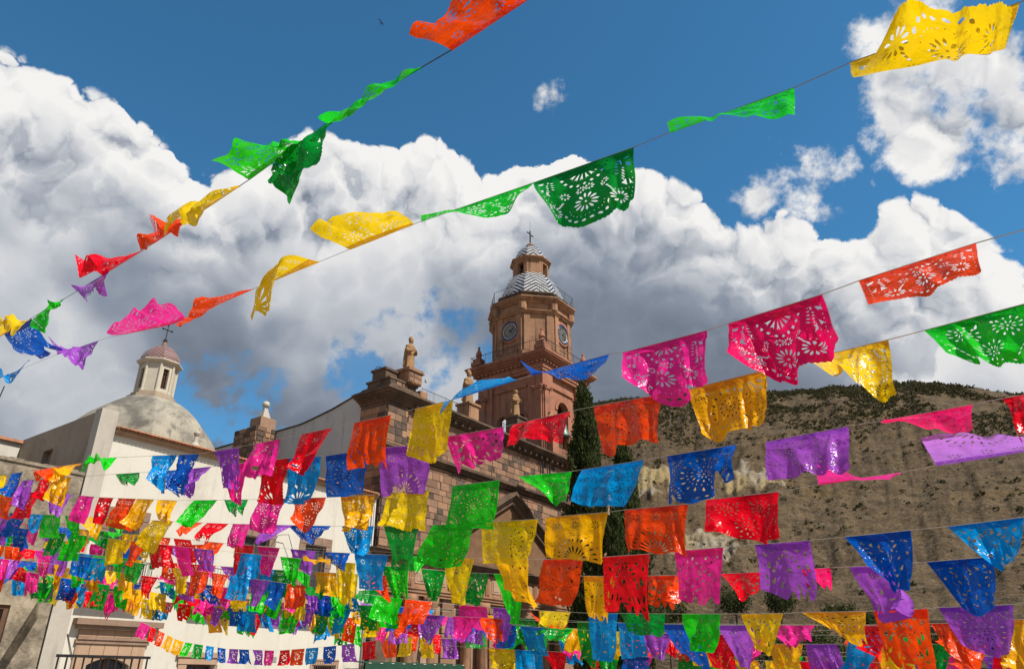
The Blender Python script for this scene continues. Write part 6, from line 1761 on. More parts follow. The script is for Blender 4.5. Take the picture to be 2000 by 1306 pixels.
 (8,14,'cyan','B',39,[-4451,12490,5907,-4056,12319,5849,-4519,12515,5488,-4071,12166,5475]),
 (8,15,'purple','C',38,[-5444,12929,6056,-5026,12738,5991,-5257,12921,5688,-4927,12582,5640]),
 (8,16,'pink','B',32,[-5876,13133,6126,-5505,12958,6066,-5751,13249,5622,-5412,13051,5633]),
 (8,17,'red','B',39,[-6367,13365,6206,-5902,13145,6130,-6342,13293,5800,-5812,13010,5764]),
 (8,18,'orange','B',33,[-6865,13601,6286,-6454,13407,6220,-6846,13547,5875,-6619,13382,5793]),
 (8,19,'yellow','B',34,[-7457,13917,6386,-6989,13662,6306,-7468,13977,5907,-6945,13553,5916]),
 (8,20,'green','C',31,[-8515,14495,6566,-8051,14241,6487,-8623,14500,6082,-8129,14261,6037]),
 (8,21,'darkgreen','C',28,[-9092,14810,6664,-8656,14572,6590,-9147,14845,6199,-8686,14543,6174]),
 (8,22,'blue','B',33,[-10145,15142,6820,-9689,15000,6753,-10050,15272,6385,-9678,15076,6296]),
 (8,23,'purple','B',31,[-10695,15353,6906,-10223,15166,6832,-10744,15386,6485,-10191,15056,6440]),
 (9,1,'purple','B',144,[3051,5593,4475,3100,5446,4467,3147,5306,4460,3191,5172,4453,3234,5046,4448,3001,5316,4214,3034,5200,4172,3070,5096,4133,3064,4964,4150,3063,4846,4166]),
 (9,2,'orange','C',105,[2978,6452,4524,3019,6305,4516,3059,6165,4508,3097,6031,4501,3128,5893,4493,2918,6291,4157,2986,6241,4105,3045,6176,4054,3075,6046,4060,3099,5913,4065]),
 (9,3,'gold','C',125,[2808,7610,4604,2886,7411,4590,2960,7221,4577,3031,7041,4565,3098,6870,4553,2830,7260,4492,2891,7088,4399,2955,6942,4312,2946,6780,4300,2944,6640,4290]),
 (9,4,'yellow','C',82,[2550,8740,4677,2623,8597,4667,2694,8458,4658,2763,8324,4649,2826,8183,4639,2597,8550,4323,2607,8433,4296,2624,8341,4271,2652,8291,4248,2681,8242,4224]),
 (9,5,'green','C',75,[2107,9694,4751,2186,9523,4738,2263,9358,4725,2337,9199,4713,2408,9045,4701,2171,9694,4332,2189,9492,4320,2215,9338,4309,2252,9233,4300,2277,9090,4290]),
 (9,6,'darkgreen','C',87,[1469,10615,4829,1593,10437,4814,1712,10264,4799,1827,10098,4785,1939,9936,4772,1550,10347,4564,1621,10166,4544,1690,9997,4527,1758,9841,4509,1825,9696,4493]),
 (9,7,'cyan','C',56,[1092,11154,4873,1180,11024,4861,1267,10901,4851,1351,10782,4842,1434,10665,4833,1138,11164,4278,1195,11037,4265,1251,10917,4253,1306,10801,4241,1359,10687,4229]),
 (9,8,'yellow','C',60,[431,12215,4996,543,12036,4975,651,11862,4955,756,11693,4936,859,11529,4917,387,11932,4750,480,11757,4729,570,11587,4708,658,11423,4687,744,11265,4668]),
 (9,9,'purple','C',42,[-312,13222,5126,50,12762,5064,-291,13245,4690,-82,12783,4574]),
 (9,10,'pink','C',54,[-958,13972,5233,-827,13879,5215,-694,13709,5192,-565,13544,5170,-438,13384,5148,-863,13974,4824,-736,13840,4809,-609,13645,4790,-485,13460,4772,-365,13282,4755]),
 (9,11,'orange','B',51,[-1847,13521,5289,-1737,13561,5280,-1629,13618,5273,-1519,13676,5267,-1409,13734,5260,-1913,13539,4866,-1801,13503,4872,-1696,13512,4880,-1592,13537,4889,-1488,13569,4898]),
 (9,12,'green','B',52,[-2349,13400,5336,-2237,13428,5325,-2124,13455,5315,-2011,13482,5304,-1897,13509,5294,-2434,13261,4960,-2327,13322,4935,-2222,13403,4912,-2118,13493,4888,-2003,13521,4861]),
 (9,13,'green','B',38,[-3199,13455,5445,-2831,13373,5391,-3021,13308,5119,-2867,13256,4998]),
 (9,14,'darkgreen','B',40,[-3595,13543,5502,-3201,13455,5445,-3578,13209,5359,-3229,13159,5215]),
 (9,15,'orange','B',34,[-3960,13624,5556,-3627,13550,5507,-3948,13503,5165,-3556,13403,5138]),
 (9,16,'blue','B',33,[-4325,13713,5610,-3995,13631,5561,-4254,13639,5211,-4121,13630,5111]),
 (9,17,'purple','B',37,[-4700,13818,5668,-4314,13710,5608,-4651,13874,5227,-4457,13701,5170]),
 (9,18,'cyan','B',37,[-5106,13932,5731,-4715,13823,5671,-5081,13895,5316,-4698,13717,5274]),
 (9,19,'orange','B',32,[-5494,14040,5791,-5148,13944,5738,-5388,13934,5414,-5221,13840,5343]),
 (9,20,'orange','B',32,[-5955,14228,5865,-5568,14061,5803,-5958,14272,5406,-5544,13906,5431]),
 (9,21,'yellow','B',37,[-6413,14443,5939,-5948,14225,5864,-6271,14549,5508,-6071,14215,5442]),
 (9,22,'darkgreen','B',36,[-7570,14980,6126,-7086,14759,6048,-7477,14827,5770,-7142,14622,5665]),
 (9,23,'darkgreen','C',26,[-7950,15071,6176,-7632,14995,6134,-7972,14701,6147,-7589,14649,6027]),
 (9,24,'cyan','C',28,[-8378,15174,6233,-8039,15093,6188,-8422,15201,5802,-8054,15136,5747]),
 (9,25,'blue','B',35,[-8828,15282,6293,-8391,15177,6235,-8764,15161,5912,-8375,15173,5817]),
 (9,26,'purple','B',33,[-9324,15401,6360,-8913,15303,6305,-9284,15344,5951,-8931,15345,5880]),
 (9,27,'pink','B',33,[-9598,15253,6384,-9336,15404,6361,-9507,15361,5982,-9352,15456,5841]),
 (9,28,'red','B',26,[-9785,15127,6399,-9591,15258,6383,-9653,14821,6258,-9446,15049,6099]),
 (9,29,'orange','B',29,[-10039,14956,6420,-9820,15103,6402,-9987,15046,6003,-9734,15064,6000]),
 (9,30,'yellow','B',29,[-10368,14883,6456,-10086,14924,6424,-10185,14619,6287,-9930,14694,6172]),
 (10,1,'gold','C',64,[3885,6120,4429,3906,6051,4428,3925,5984,4427,3945,5918,4425,3964,5854,4424,3719,5936,4127,3725,5880,4126,3732,5825,4125,3740,5772,4124,3748,5721,4122]),
 (10,2,'orange','C',58,[3696,6960,4460,3712,6867,4455,3727,6777,4450,3742,6688,4446,3756,6602,4441,3626,6653,4259,3624,6586,4218,3625,6526,4178,3630,6474,4139,3639,6432,4100]),
 (10,3,'red','C',60,[3522,8126,4524,3539,7986,4515,3555,7851,4507,3572,7720,4499,3589,7599,4492,3430,7859,4269,3434,7740,4240,3440,7627,4212,3447,7521,4185,3457,7427,4159]),
 (10,4,'pink','C',76,[3197,9570,4613,3257,9402,4603,3314,9240,4592,3370,9084,4582,3423,8929,4572,3111,9269,4416,3147,9141,4351,3186,9031,4288,3213,8839,4339,3242,8663,4389]),
 (10,5,'purple','C',70,[2784,10728,4688,2853,10534,4675,2920,10347,4663,2984,10166,4652,3046,9992,4640,2986,10681,4204,2990,10504,4182,2995,10333,4161,3000,10169,4141,3005,10011,4122]),
 (10,6,'blue','C',58,[2206,11718,4767,2289,11582,4755,2369,11444,4744,2447,11309,4734,2524,11177,4723,2509,11664,4263,2576,11528,4233,2640,11390,4204,2702,11256,4176,2763,11125,4148]),
 (10,7,'cyan','C',48,[1677,12531,4841,1757,12408,4830,1835,12287,4819,1912,12169,4808,1988,12053,4797,1741,12535,4312,1800,12415,4320,1858,12297,4328,1915,12181,4335,1971,12068,4343]),
 (10,8,'darkgreen','C',49,[1104,13367,4922,1198,13230,4908,1290,13096,4895,1380,12965,4883,1468,12836,4870,1108,13381,4318,1171,13246,4280,1233,13114,4243,1293,12984,4206,1352,12858,4171]),
 (10,9,'orange','B',55,[503,14174,5012,624,14012,4993,742,13854,4976,857,13699,4959,969,13548,4942,307,13861,5066,442,13693,4968,574,13542,4874,703,13407,4783,829,13291,4695]),
 (10,10,'darkgreen','B',47,[-41,14883,5093,73,14751,5076,186,14601,5059,296,14453,5043,403,14308,5027,69,14902,4621,178,14769,4616,284,14617,4609,389,14469,4603,491,14323,4596]),
 (10,11,'gold','B',39,[-567,15299,5169,-169,14984,5111,-550,14999,4950,-181,14709,4850]),
 (10,12,'cyan','B',38,[-1911,15365,5294,-1552,15617,5279,-2040,15025,5378,-1686,15341,5049]),
 (10,13,'blue','B',43,[-2329,15073,5312,-1930,15352,5295,-2419,15084,4848,-1976,15210,4915]),
 (10,14,'purple','B',39,[-2766,14993,5352,-2380,15044,5315,-2879,14647,5285,-2564,14780,5092]),
 (10,15,'purple','C',35,[-3867,14846,5457,-3528,14891,5425,-3660,14667,5178,-3530,14661,5109]),
 (10,16,'yellow','B',36,[-4326,14918,5509,-3940,14846,5465,-4343,14832,5103,-3958,14871,5034]),
 (10,17,'green','B',28,[-4701,14988,5551,-4397,14931,5517,-4691,14977,5132,-4460,14945,5049]),
 (10,18,'green','B',34,[-5062,15055,5592,-4688,14985,5549,-5014,14963,5193,-4698,14898,5145]),
 (10,19,'pink','B',33,[-5836,15232,5693,-5456,15129,5637,-5648,15068,5390,-5493,14956,5272]),
 (10,20,'blue','C',34,[-6289,15361,5762,-5883,15245,5700,-6103,15252,5423,-5700,15229,5328]),
 (10,21,'purple','B',27,[-6718,15484,5828,-6387,15389,5777,-6568,15372,5471,-6250,15323,5396]),
 (10,22,'pink','C',35,[-7153,15608,5894,-6719,15484,5828,-7060,15267,5831,-6583,15224,5599]),
 (10,23,'red','B',31,[-7538,15632,5945,-7196,15620,5901,-7458,15588,5541,-7273,15562,5493]),
 (10,24,'gold','C',33,[-7966,15605,5997,-7617,15627,5955,-7879,15480,5622,-7578,15430,5613]),
 (10,25,'yellow','B',26,[-8281,15585,6035,-8011,15602,6002,-8175,15268,5895,-7936,15376,5697]),
 (10,26,'gold','B',32,[-8672,15560,6082,-8333,15581,6041,-8579,15655,5669,-8355,15615,5594]),
 (10,27,'green','B',28,[-8940,15486,6107,-8680,15559,6082,-8827,15481,5707,-8528,15404,5756]),
 (10,28,'gold','B',26,[-9183,15315,6118,-8987,15453,6109,-9119,15402,5659,-9079,15449,5631]),
 (10,29,'blue','C',27,[-9625,15004,6138,-9430,15141,6129,-9502,14677,6051,-9291,14874,5915]),
 (10,30,'purple','B',27,[-9816,14870,6146,-9618,15009,6138,-9720,14712,5794,-9650,14848,5763]),
 (10,31,'pink','B',32,[-10091,14763,6167,-9827,14862,6147,-9935,14708,5795,-9763,14804,5743]),
 (11,1,'red','C',85,[5260,8671,4369,5300,8543,4364,5339,8419,4360,5377,8299,4356,5414,8182,4352,5123,8746,3911,5155,8626,3927,5187,8509,3943,5219,8396,3958,5249,8285,3973]),
 (11,2,'orange','B',69,[5082,9236,4389,5119,9117,4385,5156,9001,4380,5191,8889,4376,5226,8779,4373,4958,9000,4110,4958,8908,4102,4961,8823,4094,4967,8745,4087,4977,8675,4080]),
 (11,3,'darkgreen','C',65,[4892,9625,4404,4948,9539,4400,5003,9454,4397,5046,9349,4393,5082,9235,4389,4867,9426,4054,4869,9358,4050,4877,9301,4047,4879,9233,4043,4881,9167,4040]),
 (11,4,'yellow','C',66,[4620,10046,4421,4682,9950,4417,4742,9856,4413,4802,9764,4410,4861,9674,4406,4623,10043,3987,4648,9901,4003,4669,9756,4020,4700,9637,4035,4734,9529,4051]),
 (11,5,'orange','b',69,[4354,10455,4439,4425,10346,4434,4494,10240,4430,4561,10136,4425,4627,10034,4421,4259,10115,4510,4309,10008,4432,4362,9915,4355,4419,9833,4281,4479,9764,4209]),
 (11,6,'purple','B',59,[4046,10976,4461,4102,10846,4455,4167,10744,4451,4231,10645,4447,4294,10548,4442,4044,10862,4062,4093,10707,4068,4152,10587,4074,4212,10473,4079,4271,10362,4084]),
 (11,7,'gold','B',65,[3758,11638,4491,3826,11480,4484,3893,11326,4477,3959,11176,4470,4022,11030,4463,3725,11451,4136,3750,11283,4147,3776,11126,4157,3804,10980,4167,3833,10841,4178]),
 (11,8,'pink','B',58,[2831,13316,4588,2927,13192,4578,3022,13071,4568,3115,12952,4559,3206,12835,4549,2652,13006,4527,2743,12891,4486,2833,12781,4445,2921,12675,4406,3008,12573,4368]),
 (11,9,'red','C',55,[2457,13795,4627,2557,13667,4617,2655,13541,4607,2751,13418,4597,2846,13297,4587,2402,13455,4521,2488,13347,4452,2573,13252,4384,2596,13150,4382,2622,13064,4381]),
 (11,10,'orange','B',54,[1948,14378,4679,2057,14263,4668,2164,14150,4657,2269,14036,4647,2370,13907,4636,2065,14369,4271,2054,14185,4259,2064,14151,4249,2068,14072,4239,2067,13959,4229]),
 (11,11,'gold','B',38,[1017,15364,4771,1365,14996,4737,978,15141,4448,1246,14838,4383]),
 (11,12,'cyan','C',41,[879,15494,4787,1256,15111,4747,1102,15488,4296,1266,15118,4254]),
 (11,13,'green','C',46,[229,16092,4864,346,15984,4850,461,15878,4837,575,15774,4823,687,15670,4810,267,16103,4439,370,15904,4442,472,15748,4447,573,15609,4453,672,15479,4458]),
 (11,14,'pink','B',42,[-454,16719,4945,0,16302,4891,-345,16735,4535,-260,16310,4526]),
 (11,15,'darkgreen','B',42,[-1012,16702,4991,-560,16797,4957,-972,16552,4614,-550,16597,4612]),
 (11,16,'darkgreen','C',41,[-2051,16481,5069,-1612,16574,5036,-1822,16312,4788,-1670,16394,4680]),
 (11,17,'purple','C',37,[-2505,16364,5106,-2113,16468,5073,-2536,16377,4667,-2169,16310,4702]),
 (11,18,'pink','C',35,[-2874,16265,5138,-2507,16364,5106,-2789,16052,4819,-2608,16288,4709]),
 (11,19,'red','C',28,[-3162,16187,5162,-2869,16266,5137,-3172,15846,5037,-2847,16000,4864]),
 (11,20,'orange','C',25,[-3434,16114,5185,-3178,16183,5163,-3454,16130,4748,-3215,16196,4690]),
 (11,21,'yellow','B',33,[-3837,16040,5223,-3500,16096,5191,-3662,16054,4842,-3506,16014,4783]),
 (11,22,'gold','B',31,[-4235,16011,5266,-3905,16035,5231,-4058,15956,4896,-3862,15874,4862]),
 (11,23,'green','C',30,[-4578,15986,5303,-4263,16009,5269,-4435,15843,4955,-4332,15782,4950]),
 (11,24,'cyan','C',29,[-5278,15954,5380,-4970,15957,5345,-5064,16045,4993,-4859,16016,4892]),
 (11,25,'cyan','B',28,[-5599,16037,5423,-5268,15951,5378,-5518,15840,5091,-5224,15781,5017]),
 (11,26,'purple','B',34,[-6112,16171,5492,-5698,16063,5436,-6157,15819,5388,-5696,15713,5338]),
 (11,27,'pink','B',27,[-6499,16272,5545,-6160,16184,5499,-6437,15959,5362,-6075,15904,5266]),
 (11,28,'red','B',29,[-6884,16373,5597,-6520,16278,5547,-6948,16005,5589,-6519,15955,5360]),
 (11,29,'yellow','C',30,[-7623,16342,5701,-7296,16379,5655,-7526,16159,5365,-7191,16283,5272]),
 (11,30,'gold','B',32,[-8016,16297,5758,-7677,16336,5709,-8012,15956,5610,-7688,16102,5391]),
 (11,31,'green','B',29,[-8374,16255,5809,-8065,16291,5765,-8274,16219,5408,-8055,16331,5328]),
 (11,32,'darkgreen','B',28,[-8713,16149,5855,-8450,16247,5820,-8784,16151,5376,-8483,16270,5316]),
 (11,33,'cyan','B',29,[-8969,15947,5886,-8741,16126,5858,-8891,15620,5744,-8659,15851,5615]),
 (11,34,'blue','C',33,[-9232,15741,5917,-8981,15938,5887,-9224,15786,5490,-8980,15881,5474]),
 (11,35,'darkgreen','C',26,[-9497,15533,5949,-9304,15685,5925,-9326,15442,5597,-9300,15515,5557]),
 (11,36,'pink','C',26,[-9729,15351,5976,-9539,15500,5954,-9667,15434,5537,-9445,15381,5579]),
 (11,37,'orange','B',34,[-10210,15019,6036,-9965,15193,6005,-10200,14950,5626,-10042,15187,5579]),
 (12,1,'purple','C',72,[5855,10006,4278,5896,9879,4275,5935,9755,4272,5973,9634,4270,6011,9517,4267,5903,9809,3920,5869,9696,3913,5848,9605,3905,5838,9533,3897,5843,9486,3889]),
 (12,2,'pink','B',69,[5677,10568,4290,5719,10434,4287,5761,10302,4284,5802,10174,4281,5841,10050,4279,5634,10584,3847,5623,10479,3851,5613,10376,3856,5604,10277,3860,5595,10180,3864]),
 (12,3,'gold','C',67,[5479,11043,4301,5547,10943,4298,5598,10814,4295,5642,10677,4292,5685,10543,4289,5268,11137,3838,5338,11037,3841,5393,10910,3845,5440,10773,3849,5485,10639,3852]),
 (12,4,'orange','B',67,[5137,11556,4318,5211,11445,4314,5283,11337,4311,5355,11230,4307,5424,11125,4304,5165,11349,3970,5157,11258,3961,5161,11194,3952,5178,11159,3943,5235,11212,3933]),
 (12,5,'darkgreen','B',65,[4844,11993,4332,4922,11877,4328,4998,11764,4324,5072,11652,4321,5145,11543,4317,4781,12014,3879,4844,11905,3895,4905,11799,3911,4936,11624,3927,4979,11485,3943]),
 (12,6,'gold','C',49,[4540,12449,4346,4602,12355,4343,4664,12262,4340,4725,12171,4337,4785,12081,4334,4542,12229,4012,4560,12166,3990,4583,12118,3968,4614,12092,3946,4667,12124,3924]),
 (12,7,'green','B',50,[4247,12841,4371,4318,12749,4364,4388,12658,4357,4457,12569,4351,4523,12474,4347,4063,12603,4139,4180,12555,4049,4316,12566,3960,4298,12368,4054,4303,12241,4147]),
 (12,8,'darkgreen','B',49,[3569,13725,4434,3648,13621,4426,3727,13519,4419,3804,13418,4412,3880,13319,4405,3287,13490,4345,3358,13410,4292,3429,13340,4241,3502,13281,4190,3579,13240,4140]),
 (12,9,'blue','C',49,[3189,14219,4469,3275,14107,4461,3359,13997,4453,3443,13889,4446,3524,13782,4438,3085,13932,4252,3224,13817,4226,3362,13711,4200,3331,13608,4223,3308,13537,4247]),
 (12,10,'pink','C',51,[2241,15258,4561,2349,15153,4550,2456,15051,4540,2561,14949,4529,2665,14849,4519,2317,15054,4222,2344,14967,4193,2377,14911,4163,2420,14929,4135,2454,14887,4107]),
 (12,11,'red','C',47,[1787,15696,4606,1895,15593,4595,2000,15490,4585,2105,15389,4574,2208,15290,4564,1592,15388,4564,1703,15284,4540,1813,15182,4516,1922,15082,4493,2029,14984,4470]),
 (12,12,'orange','C',36,[1472,16001,4637,1806,15678,4604,1556,15998,4202,1671,15696,4117]),
 (12,13,'green','C',40,[201,17221,4775,633,16807,4726,136,16878,4882,679,16480,4566]),
 (12,14,'darkgreen','C',44,[-288,17688,4830,209,17213,4774,-298,17356,4680,18,16973,4531]),
 (12,15,'red','B',38,[-2062,17901,4988,-1646,18217,4962,-1957,17697,4665,-1585,18067,4588]),
 (12,16,'orange','B',35,[-2471,17591,5014,-2095,17876,4990,-2204,17638,4644,-2139,17862,4573]),
 (12,17,'yellow','B',34,[-2922,17249,5043,-2573,17514,5021,-3026,16900,4997,-2684,17180,4901]),
 (12,18,'green','B',24,[-3528,16953,5090,-3262,16991,5064,-3402,16846,4715,-3170,16927,4664]),
 (12,19,'darkgreen','B',25,[-3817,16940,5120,-3540,16952,5092,-3761,16970,4687,-3511,16931,4674]),
 (12,20,'cyan','B',28,[-4209,16922,5161,-3898,16936,5129,-4203,16809,4764,-3818,16721,4811]),
 (12,21,'purple','C',32,[-4920,16886,5235,-4568,16906,5198,-4691,16810,4904,-4541,16702,4859]),
 (12,22,'purple','C',29,[-5248,16852,5273,-4924,16885,5236,-5101,16539,5169,-4846,16720,4878]),
 (12,23,'red','B',27,[-5619,16814,5316,-5323,16844,5282,-5540,16760,4911,-5449,16825,4857]),
 (12,24,'green','C',30,[-5942,16781,5352,-5608,16815,5314,-5838,16841,4923,-5495,16876,4815]),
 (12,25,'yellow','B',24,[-6281,16746,5391,-6013,16774,5361,-6150,16818,4976,-6063,16782,4849]),
 (12,26,'gold','B',27,[-6588,16747,5429,-6283,16746,5392,-6450,16827,4933,-6133,16826,4939]),
 (12,27,'green','B',32,[-6954,16759,5474,-6584,16747,5428,-6850,16562,5151,-6486,16530,5120]),
 (12,28,'darkgreen','B',29,[-7293,16770,5516,-6954,16759,5474,-7100,16491,5388,-6849,16531,5182]),
 (12,29,'cyan','B',29,[-7714,16784,5568,-7376,16773,5526,-7634,16716,5169,-7284,16672,5141]),
 (12,30,'pink','C',33,[-8627,16420,5675,-8315,16546,5638,-8564,16486,5223,-8512,16478,5155]),
 (12,31,'red','B',30,[-8936,16243,5710,-8679,16399,5681,-8806,16056,5393,-8572,16177,5384]),
 (12,32,'orange','B',34,[-9213,15972,5740,-8971,16209,5714,-9052,15805,5426,-9033,16039,5345]),
 (12,33,'yellow','C',32,[-19034,31705,7582,-9224,15961,5741,-18988,31792,6935,-9258,15805,5364]),
 (13,1,'purple','B',28,[-1468,16519,4801,-1154,16298,4776,-1399,16389,4418,-1091,16156,4398]),
 (13,2,'yellow','B',26,[-1956,16863,4840,-1652,16648,4816,-1920,16724,4456,-1620,16500,4437]),
 (13,3,'yellow','B',24,[-2446,17418,4852,-2123,16980,4853,-2403,17286,4466,-2083,16831,4476]),
 (13,4,'orange','B',28,[-2994,18176,4848,-2586,17612,4851,-2901,18066,4462,-2497,17477,4476]),
 (13,5,'red','B',26,[-3524,18776,4828,-3145,18380,4846,-3466,18644,4444,-3091,18234,4469]),
 (13,6,'purple','B',25,[-4153,19433,4797,-3765,19027,4816,-4088,19303,4414,-3702,18883,4440]),
 (13,7,'blue','B',25,[-4723,20018,4773,-4313,19601,4789,-4674,19880,4391,-4267,19450,4414]),
 (13,8,'cyan','B',24,[-5298,20572,4761,-4889,20178,4770,-5268,20429,4379,-4861,20022,4394]),
 (13,9,'orange','B',25,[-5796,21052,4751,-5350,20623,4760,-5761,20909,4369,-5318,20467,4385]),
 (13,10,'red','B',19,[-6222,21463,4743,-5869,21122,4750,-6135,21338,4362,-5783,20986,4375]),
 (13,11,'pink','B',18,[-6768,21895,4762,-6443,21656,4745,-6713,21756,4382,-6389,21508,4369]),
 (13,12,'purple','B',19,[-7212,22223,4786,-6860,21963,4767,-7063,22153,4407,-6710,21879,4392]),
 (13,13,'blue','B',19,[-7709,22588,4813,-7345,22320,4793,-7599,22481,4433,-7235,22201,4418]),
 (13,14,'purple','B',18,[-8083,22864,4833,-7729,22603,4814,-8005,22736,4452,-7652,22466,4438]),
 (13,15,'blue','B',16,[-8488,23032,4876,-8223,22967,4841,-8406,22904,4497,-8143,22835,4463]),
 (13,16,'cyan','B',15,[-8850,23105,4928,-8603,23055,4893,-8790,22969,4547,-8544,22915,4514]),
 (13,17,'darkgreen','B',17,[-9231,23183,4981,-8949,23126,4942,-9193,23041,4600,-8913,22979,4562]),
 (13,18,'green','B',14,[-9532,23245,5024,-9297,23197,4991,-9546,23095,4642,-9314,23044,4610]),
 (13,19,'gold','B',17,[-9860,23270,5121,-9582,23255,5031,-9872,23122,4738,-9596,23103,4650]),
 (13,20,'gold','B',12,[-10102,23261,5225,-9908,23268,5142,-10112,23117,4841,-9919,23120,4759]),
 (13,21,'orange','B',13,[-10393,23252,5350,-10182,23259,5260,-10373,23114,4964,-10164,23118,4876]),
 (13,22,'red','B',12,[-10637,23243,5455,-10442,23250,5371,-10615,23109,5068,-10421,23112,4985]),
 (13,23,'pink','B',17,[-10931,23233,5581,-10653,23243,5462,-10965,23099,5192,-10689,23104,5075]),
 (14,1,'orange','B',28,[-6362,15178,6476,-5962,14901,6440,-6184,15309,6025,-5829,14925,6045]),
 (14,2,'red','B',26,[-6732,15433,6509,-6350,15169,6475,-6636,15530,6101,-6255,15210,6069]),
 (14,3,'purple','B',28,[-7198,15756,6551,-6759,15452,6512,-6995,15515,6360,-6617,15292,6183]),
 (14,4,'darkgreen','B',30,[-7772,16133,6607,-7296,15824,6560,-7673,16241,6138,-7389,15842,6097]),
 (14,5,'cyan','C',27,[-8223,16391,6659,-7795,16146,6609,-8187,16355,6247,-7858,16106,6198]),
 (14,6,'blue','B',25,[-8651,16637,6709,-8248,16405,6662,-8713,16667,6246,-8250,16263,6282]),
 (14,7,'purple','B',25,[-9061,16871,6756,-8634,16627,6707,-8887,16801,6398,-8631,16583,6293]),
 (14,8,'pink','B',28,[-9579,17168,6818,-9093,16890,6760,-9555,17223,6403,-9205,16895,6276]),
 (14,9,'red','B',27,[-10201,17512,6916,-9721,17247,6840,-10188,17147,6867,-9616,17027,6545]),
 (14,10,'green','B',24,[-10745,17814,7001,-10288,17561,6929,-10764,17865,6569,-10433,17538,6482]),
 (14,11,'yellow','B',26,[-11240,18088,7078,-10732,17806,6999,-11095,17981,6722,-10886,17777,6547]),
 (14,12,'green','B',22,[-12127,18539,7217,-11708,18347,7152,-12169,18170,7140,-11723,18009,6983]),
 (14,13,'darkgreen','B',22,[-12539,18723,7281,-12121,18536,7216,-12474,18611,6897,-12225,18534,6772]),
 (14,14,'cyan','B',21,[-12960,18910,7347,-12558,18731,7284,-12882,18553,7388,-12418,18514,7007]),
 (15,1,'darkgreen','B',38,[-2802,14216,5499,-2410,14018,5495,-2775,13898,5319,-2481,13796,5175]),
 (15,2,'cyan','B',30,[-3220,14426,5503,-2893,14261,5500,-3061,14323,5142,-2751,14122,5149]),
 (15,3,'blue','B',32,[-3667,14652,5507,-3315,14474,5504,-3626,14562,5107,-3340,14415,5092]),
 (15,4,'purple','C',30,[-4004,14832,5520,-3661,14649,5507,-3754,14731,5219,-3627,14512,5126]),
 (15,5,'pink','B',37,[-4459,15107,5564,-4012,14837,5521,-4310,14943,5236,-4081,14706,5137]),
 (15,6,'red','B',31,[-4898,15373,5607,-4500,15133,5568,-4827,15428,5185,-4607,15051,5173]),
 (15,7,'yellow','B',34,[-5772,15902,5692,-5315,15626,5647,-5702,15907,5279,-5276,15497,5262]),
 (15,8,'gold','C',29,[-6278,16188,5745,-5882,15969,5702,-6099,16290,5301,-5840,15968,5286]),
 (15,9,'darkgreen','B',28,[-7240,16514,5887,-6862,16385,5831,-7275,16145,5912,-6844,16050,5683]),
 (15,10,'cyan','C',27,[-7609,16639,5941,-7247,16516,5888,-7446,16550,5581,-7088,16332,5586]),
 (15,11,'purple','B',29,[-8604,16942,6089,-8209,16842,6030,-8532,17020,5660,-8388,16795,5586]),
 (15,12,'pink','B',24,[-9009,17031,6150,-8687,16960,6101,-8990,16711,5958,-8633,16815,5729]),
 (15,13,'red','B',25,[-9408,17119,6210,-9070,17044,6159,-9332,16785,6086,-9036,16887,5789]),
 (15,14,'orange','B',24,[-9759,17196,6263,-9432,17124,6214,-9648,16878,6130,-9355,16841,5982]),
 (15,15,'yellow','B',30,[-10199,17293,6329,-9781,17201,6266,-10236,17322,5855,-9751,17110,5865]),
 (15,16,'gold','B',23,[-10574,17378,6380,-10250,17304,6337,-10500,17284,5989,-10162,17217,5947]),
 (15,17,'green','C',31,[-11005,17484,6420,-10559,17374,6378,-10968,17147,6270,-10454,17144,6092]),
 (15,18,'red','B',24,[-11440,17592,6461,-11085,17504,6428,-11382,17421,6105,-11057,17427,6022]),
 (15,19,'cyan','B',29,[-11952,17718,6509,-11521,17611,6469,-11941,17632,6104,-11519,17502,6071]),
 (15,20,'blue','B',29,[-12378,17823,6549,-11947,17717,6509,-12312,17925,6050,-11861,17824,6080]),
 (17,1,'gold','B',49,[2762,12567,4683,2848,12500,4676,2932,12434,4670,3015,12369,4664,3097,12304,4658,2805,12566,4223,2872,12503,4218,2938,12440,4213,3004,12379,4208,3069,12318,4203]),
 (17,2,'red','C',44,[2451,12813,4706,2763,12567,4683,2485,12596,4375,2571,12544,4313]),
 (17,3,'orange','C',54,[2000,13168,4740,2102,13087,4733,2204,13008,4725,2304,12929,4717,2402,12851,4710,1994,12962,4400,2094,12890,4385,2193,12819,4370,2291,12750,4356,2388,12683,4342]),
 (17,4,'yellow','B',43,[1551,13475,4779,1894,13251,4748,1414,13500,4349,1779,13099,4391]),
 (17,5,'gold','B',45,[1076,13725,4826,1173,13674,4816,1269,13623,4807,1364,13573,4797,1458,13523,4788,895,13557,4508,1009,13493,4499,1121,13431,4491,1233,13371,4483,1343,13313,4475]),
 (17,6,'green','B',48,[646,13951,4869,753,13895,4858,860,13839,4848,965,13783,4837,1070,13728,4827,441,13642,4895,557,13583,4825,673,13532,4756,787,13490,4689,901,13457,4622]),
 (17,7,'darkgreen','C',40,[177,14198,4916,547,14003,4879,-31,13900,4820,441,13724,4646]),
 (17,8,'blue','C',40,[-703,14672,5030,-312,14460,4976,-727,14342,4875,-419,14210,4699]),
 (17,9,'purple','B',48,[-1217,14950,5101,-1092,14883,5084,-969,14816,5067,-847,14750,5050,-726,14684,5033,-1250,14775,4739,-1122,14732,4707,-996,14695,4674,-870,14670,4643,-749,14700,4614]),
 (17,10,'pink','B',45,[-1697,15210,5167,-1576,15144,5151,-1456,15079,5134,-1337,15015,5118,-1218,14951,5101,-1816,14863,5198,-1680,14796,5115,-1546,14740,5034,-1415,14693,4955,-1287,14656,4877]),
